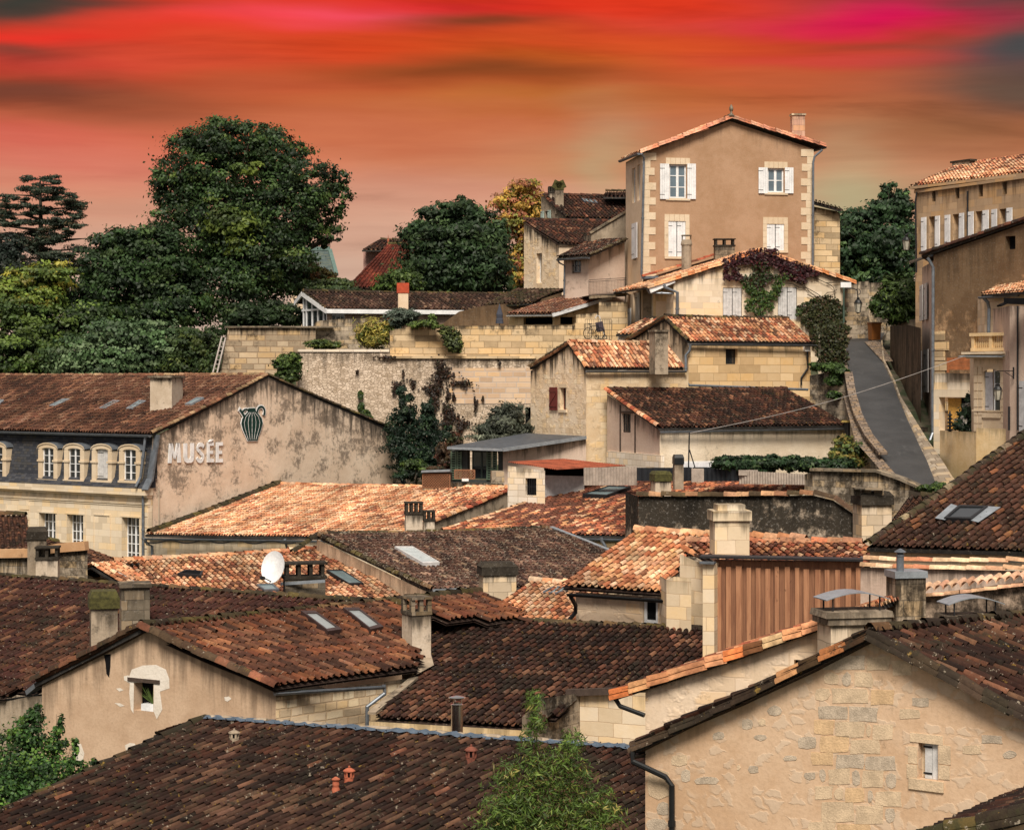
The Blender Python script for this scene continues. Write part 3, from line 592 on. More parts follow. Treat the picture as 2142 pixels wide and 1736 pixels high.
M_R1 = wallmat('patched_stone_render', (.50, .345, .215), (.60, .45, .31), 'pocked', bvar=.35, streak=.2, slen=.4, stain=.03, rsc=3.4, bmp=.45, seed=15)
M_R2 = wallmat('pale_flush_stone', (.60, .48, .34), (.66, .55, .42), 'mixed', .55, .3, msize=.02, bvar=.25, mortar=(.56, .44, .31), streak=.3, slen=.4, stain=.2, st_sc=1.8, mixk=1.1, seed=16)
M_ASH = wallmat('big_pale_ashlar', (.56, .46, .31), (.68, .60, .46), 'ashlar', .62, .34, msize=.01, bvar=.3, mortar=(.42, .29, .17), streak=.3, slen=.4, stain=.05, seed=17)
M_WHT = wallmat('whitened_stone', (.60, .54, .44), (.70, .66, .58), 'ashlar', .5, .28, msize=.015, bvar=.2, mortar=(.36, .29, .2), streak=.6, slen=.4, stain=.15, seed=18)
M_PNK = wallmat('pinkish_render', (.46, .36, .29), (.55, .45, .37), 'plaster', streak=.6, slen=.7, stain=.18, seed=19)
M_CRR = wallmat('rough_cream_render', (.60, .52, .39), (.70, .63, .50), 'plaster', streak=.5, slen=.6, stain=.22, bmp=.9, seed=20)
M_BRN = wallmat('blackened_brown_render', (.27, .165, .085), (.40, .27, .155), 'plaster', streak=.35, slen=2, stain=.3, st_sc=1.1, spk=.25, bmp=.4, seed=21, crust=.36, clen=3.2)
M_TOP = wallmat('dusky_ashlar', (.35, .25, .155), (.46, .34, .22), 'ashlar', .75, .36, msize=.006, bvar=.2, mortar=(.25, .17, .1), streak=.5, slen=1, stain=.1, seed=22)
M_BLK = wallmat('black_crusted_stone', (.42, .34, .25), (.58, .49, .38), 'plaster', streak=1, slen=.8, stain=1.0, crust=.10, clen=1.0, st_sc=1.7, spk=.5, rsc=2.4, bmp=.7, seed=23, dark=(.014, .012, .009))
M_GRY = wallmat('grey_lichen_stone', (.28, .235, .175), (.42, .365, .28), 'ashlar', .48, .26, msize=.02, bvar=.4, mortar=(.26, .22, .165), streak=1, slen=.8, stain=.8, spk=.45, rsc=2.5, bmp=.6, seed=24)
M_SLATE = wallmat('slate', (.032, .036, .045), (.055, .06, .07), 'ashlar', .26, .14, msize=.01, bvar=.35, mortar=(.012, .013, .016), streak=.3, stain=0, bmp=.3, seed=25)
M_WOOD = woodmat('larch_boards', (.25, .105, .05), (.42, .205, .105))
M_WOODB = woodmat('shaded_larch_boards', (.17, .072, .037), (.28, .13, .065))  # boards behind the battens; their recess shade is put into the colour
M_YREN = wallmat('yellow_render', (.55, .40, .20), (.66, .53, .33), 'plaster', streak=.4, slen=.5, stain=.1, seed=26)

# ------------------------------------------------------------------ ground and road
def zt(x, y):
    yl = y-np.clip((-12-x)*1.1, 0, 26)
    L = np.interp(yl, [-60, 60, 90, 105, 116, 119, 122.4, 124.5, 130, 160, 220, 500, 3000], [-13, -12.8, -12.2, -11, -9, -6.6, -6.2, .8, 1.6, 2.2, 2, -10, -60])
    R = np.interp(y, [-60, 60, 80, 90, 100, 107, 114, 122, 130, 160, 220, 500, 3000], [-13, -12.6, -7.8, -5.0, -3.1, -1.5, -.1, 1.5, 2.6, 3.2, 3, -10, -60])
    s = lambda a, b: (lambda t: t*t*(3-2*t))(np.clip((x-a)/(b-a), 0, 1))
    xl = 16.3+(y-90)*.09
    Mi = np.where(y < 116, np.minimum(R-1.7, L+5), R-.8)
    z = L+(Mi-L)*s(-1, 4); return CZ+z+(R-Mi)*s(xl-1.3, xl-.2)
gx = np.concatenate([[-2500, -900, -350, -150, -90], np.arange(-60, 61, 1.5), [90, 150, 350, 900, 2500]]); gy = np.concatenate([[-900, -200, -60, -20], np.arange(0, 160, 1.5), [175, 200, 260, 400, 900, 2000, 3000]])
GX, GY_ = np.meshgrid(gx, gy, indexing='ij'); GZ = zt(GX, GY_)+.12*np.sin(GX*1.3)*np.sin(GY_*.9)-.12
gi = np.arange(GX.size).reshape(GX.shape); gq = np.stack([gi[:-1, :-1], gi[1:, :-1], gi[1:, 1:], gi[:-1, 1:]], -1).reshape(-1, 4)
m_, n, b = newmat('earth_and_grass'); t = n.add('ShaderNodeTexCoord').outputs['Object']
n.put(b.inputs['Base Color'], n.mix(n.ss(n.noise(t, .7, 6, .7), .4, .6), (.03, .045, .015), (.11, .09, .06))); b.inputs['Roughness'].default_value = .95; bump(n, b, n.noise(t, 3, 5, .7), .6, .1)
tag(mesh_np('ground', np.stack([GX, GY_, GZ], -1).reshape(-1, 3), gq, [m_], None), kind='structure')
m_, n, b = newmat('worn_asphalt'); t = n.add('ShaderNodeTexCoord').outputs['Object']
a = n.mix(n.ss(n.noise(t, .5, 5, .7), .35, .65), (.017, .018, .020), (.038, .038, .040)); a = n.mix(n.m('MULTIPLY', n.ss(n.noise(n.mapv(t, (1.2, .5, 1)), 1.4, 6, .75), .57, .64), .5), a, (.075, .075, .075))
n.put(b.inputs['Base Color'], n.mix(n.m('MULTIPLY', n.noise(t, 22, 3, .7), .4), a, (.09, .09, .09))); b.inputs['Roughness'].default_value = .62; bump(n, b, n.noise(t, 30, 3, .6), .3, .02); ASPH = m_
M_PAV = wallmat('pale_paving', (.22, .185, .14), (.33, .29, .23), 'ashlar', .5, .5, msize=.025, bvar=.35, mortar=(.13, .10, .07), streak=0, stain=.25, seed=28, bmp=.5)
M_COB = wallmat('cobbles', (.15, .12, .095), (.26, .21, .165), 'ashlar', .32, .22, msize=.03, bvar=.4, mortar=(.05, .04, .03), streak=0, stain=.2, seed=29, bmp=.8)
RD = [(1824, 1862, 668, 138), (1798, 1850, 700, 126), (1769, 1842, 716, 121.5), (1771, 1846, 757, 116.2), (1777, 1869, 804, 110), (1786, 1880, 835, 106.3), (1797, 1897, 875, 101.8), (1812, 1922, 929, 97), (1846, 1940, 966, 93.8), (1880, 1955, 1005, 90.6), (1930, 2010, 1060, 86)]
rl = [P(a, v, d) for a, b_, v, d in RD]; rr = [lev(p, b_, v+.001) for p, (a, b_, v, d) in zip(rl, RD)]
mb = MB(); gut = MB(); lf = MB()
for i in range(len(RD)-1):
    mb.poly([rl[i+1], rr[i+1], rr[i], rl[i]]); wd = lambda k: np.array([.10+max(0, k-4)*.17, 0, .0])
    a, b_ = rr[i], rr[i+1]; gut.poly([b_, b_+wd(i)*.25+[0, 0, .1], a+wd(i-1)*.25+[0, 0, .1], a]); gut.poly([b_+wd(i)*.25+[0, 0, .1], b_+wd(i)+[0, 0, .14], a+wd(i-1)+[0, 0, .14], a+wd(i-1)*.25+[0, 0, .1]])
    a, b_ = rl[i], rl[i+1]; q = np.array([.5, 0, 0]); up = np.array([0, 0, .12]); lf.poly([b_-q+up, b_+up, a+up, a-q+up]); lf.poly([b_+up, b_, a, a+up])
tag(mb.build('road', ASPH), kind='structure'); tag(gut.build('kerb', M_PAV), kind='structure'); tag(lf.build('pavement', M_COB), kind='structure')
mb = MB(); q = [P(1808, 716, 121.4), P(1838, 713, 122), P(1868, 757, 116.4), P(1846, 757, 116.1)]; mb.poly([np.array(p)+[0, 0, .04] for p in q][::-1]); tag(mb.build('path', M_COB), kind='structure')

# ------------------------------------------------------------------ museum
C0 = P(318, 912, 105); aL = np.array([-.789, .614, 0]); aR = np.array([.614, .789, 0]); nF = np.array([-.614, -.789, 0])
mu = thing('museum_building', 'long museum with slate mansard, brown tiled roof and MUSÉE on its stained gable', 'museum', base(318, 105, -10.5))
G = Wall(C0[:2], (C0+aR*18.5)[:2]); mb = MB()
wall(mb, G, [(318, 916), (560, 790), (822, 905)], ZB); mb.build('gable_wall', M_GAB, mu)
Fw = Wall((C0+aL*30+nF*.25)[:2], (C0+nF*.25)[:2]); zq = lambda v: Fw.z_of(Fw.L, v); FL = Fw.L
zcor, zmb, zmt = zq(1034), zq(1002), zq(914)
wr = [(-14, 1070, 9, 1185), (82, 1073, 116, 1185), (140, 1076, 174, 1185), (255, 1082, 291, 1195)]; mb = MB()
wall(mb, Fw, [('z', 0, zcor), ('z', FL, zcor)], ZB, wr, reveal=.42)
mb.poly([Fw.pt(FL, ZB), Fw.pt(FL, ZB, -.3), Fw.pt(FL, zcor, -.3), Fw.pt(FL, zcor)])
Fw.box(mb, 0, FL+.12, zq(1036), zq(1021), -.2, .34); Fw.box(mb, 0, FL+.06, zq(1041), zq(1036), -.2, .16); Fw.box(mb, 0, FL+.02, zq(1056), zq(1052), -.1, .07); Fw.box(mb, 0, FL+.02, zq(1060), zq(1058), -.1, .035)
for (u0, u1) in ((42, 61), (298, 309)):
    s0, s1 = Fw.s_of(u0), Fw.s_of(u1)
    for i in range(7): z = zq(1060)-.52*(i+1); Fw.box(mb, s0, s1, z+.03, z+.5, -.1, .05)
r = Fw.rect((197, 1078, 230, 1185)); 
for a, b_ in ((r[0]-.06, r[0]), (r[1], r[1]+.06)): Fw.box(mb, a, b_, r[2], r[3], -.1, .04)
Fw.box(mb, r[0]-.06, r[1]+.06, r[3], r[3]+.06, -.1, .04)
for q in wr:
    s0, s1, z0, z1 = Fw.rect(q); Fw.box(mb, s0-.14, s1+.14, z1, z1+.1, -.1, .03); Fw.box(mb, s1+.14, s1+.2, z1-2.2, z1+.45, -.1, .03); Fw.box(mb, s0-.14, s0-.002, z0, z1, -.1, .018)
mb.build('facade', CREAM, mu)
for q in wr: window(mu, Fw, q, 4, 6, .36, bars=.035)
mb = MB(); A_, B_ = 0, FL+.1
mb.poly([Fw.pt(A_, zmb, -.05), Fw.pt(B_, zmb, -.05), Fw.pt(B_, zmt, -.42), Fw.pt(A_, zmt, -.42)]); mb.poly([Fw.pt(A_, zq(1021), .36), Fw.pt(B_, zq(1021), .36), Fw.pt(B_, zmb, -.03), Fw.pt(A_, zmb, -.03)])
mb.poly([Fw.pt(B_, zq(1021), .36), Fw.pt(B_, zq(1021), -.4), Fw.pt(B_, zmb, -.4), Fw.pt(B_, zmb, -.03)]); mb.poly([Fw.pt(B_, zmb, -.05), Fw.pt(B_, zmb, -.5), Fw.pt(B_, zmt, -.5), Fw.pt(B_, zmt, -.42)])
mb.build('mansard', M_SLATE, mu)
mb = MB(); mb.bar(Fw.pt(FL+.13, zmt+.1, -.45), Fw.pt(FL+.1, zmb-.1, -.02), .42, .1); mb.bar(Fw.pt(FL+.1, zmb, -.02), Fw.pt(FL+.15, zq(1024), .36), .4, .08); mb.build('zinc_coping', ZINC, mu)
E_ = Wall(G.b, G.b+np.array([-.5, .6])); mb = MB(); mb.bar(G.pt(G.L-.02, G.z_of(G.L, 905), .06), G.pt(G.L+.1, G.z_of(G.L, 985), .06), .3, .1); mb.bar(G.pt(G.L+.1, G.z_of(G.L, 985), .06), G.pt(G.L+.45, G.z_of(G.L, 1014), .06), .3, .1); mb.build('zinc_coping', ZINC, mu)
def dormer(r, blind=False):
    s0, s1, z0, z1 = Fw.rect(r); c = (s0+s1)/2; j = (s1-s0)*.2; zt_ = z1-.42; mb = MB(); o = .13
    for a, b_ in ((s0, s0+j), (s1-j, s1)): Fw.box(mb, a, b_, z0, zt_, -.75, o); Fw.box(mb, a-.05, b_+.05, zt_-.62, zt_-.52, -.3, o+.05)
    n_ = 8; R_ = (s1-s0)/2+.06
    for i in range(n_):
        t0, t1 = math.pi*i/n_, math.pi*(i+1)/n_; x0, x1 = c-R_*math.cos(t0), c-R_*math.cos(t1); h0, h1 = .30*math.sin(t0), .30*math.sin(t1); q0, q1 = c-(R_-j)*math.cos(t0), c-(R_-j)*math.cos(t1); g0, g1 = .12*math.sin(t0), .12*math.sin(t1)
        mb.poly([Fw.pt(q0, zt_-.02+g0, o), Fw.pt(q1, zt_-.02+g1, o), Fw.pt(x1, zt_+.06+h1, o), Fw.pt(x0, zt_+.06+h0, o)]); mb.poly([Fw.pt(x0, zt_+.06+h0, o+.04), Fw.pt(x1, zt_+.06+h1, o+.04), Fw.pt(x1, zt_+.12+h1, -.9), Fw.pt(x0, zt_+.12+h0, -.9)], 1)
        mb.poly([Fw.pt(x0, zt_+h0, o+.04), Fw.pt(x1, zt_+h1, o+.04), Fw.pt(x1, zt_+.06+h1, o+.04), Fw.pt(x0, zt_+.06+h0, o+.04)]); mb.poly([Fw.pt(q1, zt_-.02+g1, o), Fw.pt(q0, zt_-.02+g0, o), Fw.pt(q0, zt_-.02+g0, -.3), Fw.pt(q1, zt_-.02+g1, -.3)])
    Fw.box(mb, s0-.03, s1+.03, z0-.09, z0+.02, -.3, o+.06); d = mb.build('dormer', [STONEL, ZINC], mu)
    if blind: shutter(d, Fw, (s0+j, s1-j, z0, zt_+.1), WHITEW, off=-.03, px=False)
    else: window(d, Fw, (s0+j, s1-j, z0+.02, zt_+.1), 2, 4, -.03, px=False)
for q in ((-22, 921, 17, 1002), (84, 923, 124, 1003), (138, 924, 180, 1004), (196, 925, 238, 1005), (253, 926, 297, 1006)): dormer(q, q[0] == 196)
zr = C0[2]+.0; ap = G.uv(560, 786); eB = np.append(Fw.pt(FL+.1, 0, -.1)[:2], zq(908)); 
tiles(mu, eB+aL*30, eB, ap+nF*.1, ap+nF*.1+aL*30, PB, T_BR, .20, .42, seed=3, pal2=[((.17, .085, .052), 3), ((.12, .05, .032), 2), ((.26, .155, .105), 1)], p2=.45, verge='R', rpal=[((.32, .22, .13), 2), ((.2, .1, .06), 2)], k2=.9)
er = np.append(G.b, G.z_of(G.L, 903)); tiles(mu, er, er+aL*30, ap+aL*30, ap, PB, T_BR, .3, .45, seed=4, verge='L', ridge='', rpal=PMOSS)
MP = Plane(eB, eB+aL*10, ap)
for q in (((104, 854), (117, 854), (147, 840), (132, 840)), ((209, 859), (222, 859), (252, 844), (238, 843)), ((265, 860), (277, 860), (307, 844), (292, 843)), ((388, 851), (401, 851), (428, 837), (413, 837)), ((-14, 853), (-3, 853), (10, 842), (0, 841))): skylight(mu, MP, q, fm=ZINCL, h=.14)
cq = MP.on(343, 850); chimney(mu, 313, 373, 786, 850, cq[1]-.9, CHIMP, thick=1.6, yaw=-.2, cap='slab', capmat=SOOTP, ext=.6)
gutter(mu, Fw.pt(0, zq(908), -.02), Fw.pt(FL+.1, zq(908), -.02), .11); downpipe(mu, [Fw.pt(FL-.32, zq(915), -.1), Fw.pt(FL-.38, zmb+.1, .16), Fw.pt(FL-.36, zq(1018), .5)], .07)
downpipe(mu, [Fw.pt(FL-.22, zq(1036), .14), Fw.pt(FL-.22, zq(1180), .14)], .07)
# letters cut as thick plates standing off the gable
def letter(strokes): return strokes
def plates(w, u0, v0, u1, v1, polys, o0, o1, mat, parent, name, holes=None):
    s0, s1, z0, z1 = w.rect((u0, v0, u1, v1)); mb = MB()
    for p in polys:
        q = [(s0+(s1-s0)*x, z1-(z1-z0)*y) for x, y in p]; f = [w.pt(x, z, o1) for x, z in q]; g = [w.pt(x, z, o0) for x, z in q]
        area = sum(q[i][0]*q[(i+1) % len(q)][1]-q[(i+1) % len(q)][0]*q[i][1] for i in range(len(q)))
        if area < 0: f.reverse(); g.reverse()
        mb.poly(f)
        for i in range(len(f)): j = (i+1) % len(f); mb.poly([g[i], g[j], f[j], f[i]])
    return mb.build(name, mat, parent)
arc = lambda cx, cy, rx, ry, a0, a1, n_: [(cx+rx*math.cos(math.radians(a0+(a1-a0)*i/n_)), cy+ry*math.sin(math.radians(a0+(a1-a0)*i/n_))) for i in range(n_+1)]
def ribbon(path, wd, hf=1.0):
    out = []
    for (x0, y0), (x1, y1) in zip(path, path[1:]):
        dx, dy = x1-x0, y1-y0; L = math.hypot(dx, dy); nx, ny = -dy/L*wd/2, dx/L*wd/2; e = .12; ex, ey = dx*e, dy*e
        out.append([(x0-ex+nx, y0-ey+ny*hf), (x1+ex+nx, y1+ey+ny*hf), (x1+ex-nx, y1+ey-ny*hf), (x0-ex-nx, y0-ey-ny*hf)])
    return out
bar_ = lambda x0, y0, x1, y1: [(x0, y0), (x1, y0), (x1, y1), (x0, y1)]
LT = {'M': [[(.0, 1), (.1, 0), (.32, 0), (.26, 1)], [(1, 1), (.9, 0), (.68, 0), (.74, 1)], [(.12, 0), (.34, 0), (.56, .8), (.44, .8)], [(.88, 0), (.66, 0), (.44, .8), (.56, .8)]],
      'U': [bar_(.04, 0, .34, .72), bar_(.66, 0, .96, .72), [(.04, .7), (.34, .7), (.42, .8), (.58, .8), (.66, .7), (.96, .7), (.88, .92), (.7, 1.0), (.3, 1.0), (.12, .92)]],
      'S': ribbon(arc(.52, .27, .33, .18, -20, -180, 8)+arc(.50, .30, .31, .12, 180, 110, 3)+[(.5, .5)]+arc(.48, .70, .33, .16, -60, 40, 5)+arc(.46, .72, .34, .19, 60, 170, 6), .2, 1),
      'E': [bar_(.1, 0, .42, 1), bar_(.42, 0, .95, .17), bar_(.42, .42, .85, .58), bar_(.42, .83, .95, 1)]}
xs = [(350, 377, 927, 968, 'M'), (382, 405, 927, 968, 'U'), (408, 427, 926, 968, 'S'), (430, 446, 925, 967, 'E'), (449, 465, 925, 967, 'E')]
for (u0, u1, v0, v1, ch) in xs: plates(G, u0, v0, u1, v1, LT[ch], .02, .075, WHITE, mu, 'letter')
plates(G, 433, 919, 444, 924, [[(0, 1), (.45, 0), (1, 0), (.45, 1)]], .03, .13, WHITE, mu, 'letter_accent')
# emblem: two-handled ribbed jug, dark green on a white outline
body = [(.36, .05), (.62, .05), (.64, .14), (.72, .20), (.86, .34), (.90, .48), (.84, .66), (.74, .84), (.70, .97), (.33, .97), (.26, .84), (.15, .66), (.09, .48), (.13, .34), (.28, .20), (.35, .14)]
grow = lambda p, k: [(.5+(x-.5)*(1+k), .51+(y-.51)*(1+k*.75)) for x, y in p]
em = plates(G, 498, 850, 553, 924, [grow(body, .06)]+ribbon([(.20, .27), (.05, .10), (0, .07)], .13)+ribbon(arc(.27, .17, .12, .09, 190, 330, 5), .10)+ribbon(arc(.84, .16, .14, .15, 180, 400, 9), .11), .03, .06, WHITE, mu, 'emblem')
JUG = plain('emblem_dark_green', (.004, .03, .024), .6, var=.1)
plates(G, 498, 850, 553, 924, [body]+ribbon([(.22, .30), (.06, .11)], .07)+ribbon(arc(.27, .17, .12, .09, 190, 330, 5), .045)+ribbon(arc(.84, .16, .14, .15, 180, 400, 9), .055), .06, .075, JUG, em, 'jug')
st_ = []
for k in (-.8, -.4, 0, .4, .8):
    pth = [(.49+k*w_, y) for y, w_ in ((.18, .14), (.30, .30), (.45, .37), (.6, .34), (.75, .27), (.92, .19))]; st_ += ribbon(pth, .011)
plates(G, 498, 850, 553, 924, st_, .075, .082, WHITE, em, 'stripes')
mb = MB(); mb.tube([G.uv(331, 1020, .05), G.uv(331, 1085, .05), G.uv(334, 1125, .05)], .03, 6); mb.build('conduit', PVC, mu)

# ------------------------------------------------------------------ foreground long roof
D = P(430, 1505, 46); C = lev(D, 1350, 1571); dv = np.array([-3.58, -3.5, -1.30])
fg = thing('foreground_house', 'nearest house, only its wide dark tiled roof with blue-grey flashing along the ridge', 'house', base(700, 42, -12.6))
C2 = D+(C-D)*1.6; tiles(fg, D+dv*1.75, C2+dv*1.75, C2, D, PD, T_DK, .172, .42, seed=11, clip=[(-900, 2100), (428, 1495), (1420, 1565), (1420, 2400), (-900, 2400)], pal2=[((.10, .052, .036), 3), ((.17, .095, .062), 1.6), ((.25, .14, .09), .6), ((.06, .03, .022), 2.5)], p2=.42, verge='L', ridge='', k2=.72)
up3 = np.array([-.5, .9, -.25]); tiles(fg, C+up3*3.2, D+up3*3.2, D, C, PD, T_DK, .24, .4, seed=12, ridge='')
mb = MB(); rg = random.Random(3); pts = [D+(C-D)*i/60+np.array([rg.uniform(-.02, .02), 0, .05+rg.uniform(-.02, .02)]) for i in range(61)]; mb.tube(pts, .07, 7); mb.build('ridge_mortar', SOOTP, fg)
dn = nrm(dv); pts = [D+(C-D)*i/90+dn*(.16+.03*math.sin(i*2.1)+rg.uniform(-.02, .02))+np.array([0, 0, .10+rg.uniform(-.015, .015)]) for i in range(91)]
mb = MB()
for p, q in zip(pts, pts[1:]): mb.poly([p, p-dn*.15+np.array([0, 0, .02]), q-dn*.15+np.array([0, 0, .02]), q])
mb.build('flashing', plain('blue_lead', (.085, .115, .155), .5, .2, .4, 6), fg)
wl = Wall((D+up3*1.2+np.array([.2, 0, 0]))[:2], (C+up3*1.2)[:2]); FP = Plane(D, C, D+dv)
def vent(u0, v0, u1, v1, style, mat, label):
    q = FP.on((u0+u1)/2, v1-3); s = (u1-u0)/F*q[1]; h = (v1-v0)/F*q[1]; mb = MB(); c = q
    if style == 'pot':
        mb.lathe(c+[0, 0, -.1], [(s*.55, 0), (s*.5, .12), (s*.32, h*.35+.1), (s*.36, h*.5+.1), (s*.3, h*.75+.1), (s*.42, h*.8+.1), (s*.44, h*.86+.1), (s*.1, h+.1)], 12)
    else:
        mb.lathe(c+[0, 0, -.1], [(s*.5, 0), (s*.42, .14), (s*.4, h*.35+.1)], 8)
        for k in range(6): a = math.pi*2*k/6; mb.bar(c+[s*.34*math.cos(a), s*.34*math.sin(a), h*.35], c+[s*.34*math.cos(a), s*.34*math.sin(a), h*.72], s*.16, s*.16)
        mb.lathe(c+[0, 0, h*.70], [(s*.52, 0), (s*.5, .02), (s*.3, h*.16), (s*.08, h*.22), (s*.1, h*.27), (.01, h*.34)], 8); mb.lathe(c+[0, 0, h*.3], [(s*.2, 0), (s*.2, h*.42)], 6, 1)
    return mb.build('vent', [mat, DARK], fg, label)
vent(692, 1627, 713, 1660, 'pot', TERRA, 'red clay vent pot with flared foot'); vent(718, 1605, 743, 1640, 'lantern', TERRA, 'pale red clay lantern vent'); vent(972, 1560, 999, 1600, 'lantern', plain('dark_clay', (.16, .05, .03), .8, var=.4, sc=9), 'dark clay lantern vent near the ridge'); vent(478, 1527, 502, 1556, 'lantern', SOOTP, 'mossy stone vent')
STEEL = plain('stainless_steel', (.62, .60, .58), .16, 1, .08, 2)
fl = thing('steel_flue', 'tall shiny steel flue pipe with flat rain cap rising behind the front roof', 'flue', P(956, 1575, 46.5)); c = P(956, 1575, 46.5); mb = MB(); k = 46.5/F
mb.lathe(c, [(12.5*k, -.6), (12.5*k, 26*k), (14*k, 27*k), (14*k, 29*k), (12.5*k, 30*k), (12.5*k, 100*k), (14*k, 101*k), (14*k, 103*k), (8*k, 104*k), (8*k, 108*k)], 20); mb.build('pipe', STEEL, fl)
mb = MB(); mb.lathe(c+[0, 0, 116*k], [(18*k, 0), (19*k, 1.5*k), (12*k, 3.5*k), (2*k, 5*k)], 20)
for a in (0, 2, 4): mb.tube([c+[9*k*math.cos(a), 9*k*math.sin(a), 103*k], c+[9*k*math.cos(a), 9*k*math.sin(a), 117*k]], .8*k, 5)
mb.build('rain_cap', STEEL, fl)

# ------------------------------------------------------------------ plaster gable house, left
h8 = thing('plaster_gable_house', 'buff plastered gable house with one small open window and brown tiled roof with skylights', 'house', base(330, 52, -12.6))
gA = P(88, 1428, 54); gP = P(302, 1312, 52.2); gB = P(577, 1440, 50); g8 = Wall(gA[:2], gB[:2]); mb = MB()
wall(mb, g8, [(88, 1434), (302, 1318), (577, 1447)], ZB, [(280, 1427, 321, 1487)], reveal=.3); 
ve = lev(gP, 1007, 1238)-gP; vn = nrm(ve); sw_ = Wall(g8.b, g8.b+vn[:2]*4.2)
mb.build('gable_wall', M_PLA, h8); mb = MB(); wall(mb, sw_, [('z', 0, gB[2]-.2), ('z', 4.2, gB[2]-.2)], ZB); mb.build('side_wall', M_PLB, h8)
mb = MB(); bw_ = Wall(g8.a+vn[:2]*8, g8.a); wall(mb, bw_, [('z', 0, gA[2]-.1), ('z', 8, gA[2]-.1)], ZB); mb.build('side_wall', M_PLA, h8)
def jq(pts, o=.006): return [g8.uv(.34*x, 1156.7+.34*y, o) for x, y in pts]
FWP = wallmat('fresh_white_plaster', (.60, .56, .48), (.70, .67, .60), streak=0, stain=.02, bmp=.4, seed=31)
mb = MB(); mb.poly(jq([(825, 800), (822, 985), (806, 960), (796, 860), (800, 800), (765, 780), (763, 756), (790, 750)][::-1])); mb.poly(jq([(947, 800), (985, 790), (1000, 760), (1042, 775), (1044, 830), (985, 850), (1000, 960), (965, 1020), (947, 975)]))
mb.poly(jq([(790, 772), (812, 715), (880, 690), (962, 686), (1022, 715), (1044, 776), (985, 795), (800, 795)][::-1], .008)); mb.build('plaster_patch', FWP, h8)
for q_ in ([(455, 1180), (478, 1168), (500, 1172), (520, 1230), (512, 1270), (500, 1300), (450, 1300)], [(770, 1180), (800, 1165), (830, 1170), (850, 1210), (830, 1236), (780, 1240)], [(1380, 885), (1410, 880), (1425, 895), (1400, 912), (1385, 905)], [(715, 832), (740, 828), (762, 842), (735, 850)], [(705, 920), (740, 922), (768, 938), (740, 944)]): mb = MB(); mb.poly(jq(q_[::-1])); mb.build('plaster_patch', FWP, h8)
mb = MB(); mb.poly(jq([(640, 625), (682, 620), (680, 700), (672, 765), (655, 740), (650, 680)][::-1], .005)); mb.build('soot_stain', DARK, h8)
fr = MB(); s0, s1, z0, z1 = g8.rect((268, 1419, 335, 1427)); g8.box(fr, s0, s1, z0, z1, -.2, .03); fr.build('lintel', WOODD, h8)
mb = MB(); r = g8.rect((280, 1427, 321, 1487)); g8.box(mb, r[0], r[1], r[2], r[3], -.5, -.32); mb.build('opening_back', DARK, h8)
pb = thing('window_box', 'white window box with a spiky green plant in the small gable window', 'planter', g8.uv(308, 1487, -.15)); s0, s1, z0, z1 = g8.rect((294, 1473, 321, 1487)); mb = MB(); g8.box(mb, s0, s1, z0, z1, -.25, -.02); mb.build('box', WHITE, pb)
mb = MB(); rg = random.Random(5); b0 = g8.uv(312, 1474, -.14)
for i in range(26): a = rg.uniform(-.3, .2); e = b0+np.array([a, rg.uniform(-.1, .05), rg.uniform(.2, .5)]); mb.poly([b0+[.008, 0, 0], b0-[.008, 0, 0], (b0+e)/2+[a*.2-.01, 0, .08], e]); 
mb.build('plant', plain('grassy_leaf', (.07, .11, .02), .7), pb)
ov = np.append(g8.n*.16, 0); gP2 = gP+ov; gB2 = P(577, 1432, 49.9)+np.append(g8.d*.12, -.03)+ov; gA2 = P(80, 1426, 54.2)+ov
tiles(h8, gB2, gB2+ve*1.0, gP2+ve, gP2, PB, T_BR, .215, .44, clip=[(560, 1460), (300, 1303), (600, 1262), (840, 1245), (900, 1240), (1010, 1230), (1110, 1300), (890, 1292), (868, 1402), (840, 1440), (580, 1460)], seed=13, verge='', pal2=[((.19, .07, .032), 3), ((.27, .12, .06), 1), ((.13, .045, .025), 2)], p2=.5, k2=.88, ridge='D')
tiles(h8, gA2+ve*.8, gA2, gP2, gP2+ve*.8, PB, T_BR, .24, .38, seed=14, ridge='', verge='')
mb = MB(); 
for (a, b_) in ((gA2, gP2), (gP2, gB2)):
    v, q, cc = chain(a+[0, 0, .03], b_+[0, 0, .03], .13, .36, [((.16, .07, .04), 2), ((.25, .10, .06), 1), ((.08, .05, .03), 2)], np.random.default_rng(5)); mesh_np('verge_tiles', v, q, [T_DK], h8, cc)
BP = Plane(gB2, gB2+ve, gP2)
FRD = plain('dark_red_frame', (.045, .025, .022), .5); GFR = glassmat('frosted_roof_glass', (.24, .26, .26), .25, .6)
for q in (((627, 1291), (657, 1291), (713, 1330), (684, 1334)), ((715, 1284), (747, 1284), (800, 1324), (773, 1330))): skylight(h8, BP, q, FRD, GFR, h=.16, fw=.13)
skylight(h8, BP, ((529, 1390), (551, 1388), (578, 1403), (558, 1405)), PVC, plain('milky_glass', (.55, .50, .42), .6), h=.02, fw=.01)
gutter(h8, P(577, 1443, 49.9)+ov*.3, P(803, 1430, 51.6), .07); downpipe(h8, [P(803, 1432, 51.6), P(805, 1450, 51.6), P(768, 1478, 51.4), P(768, 1540, 51.4)], .05)

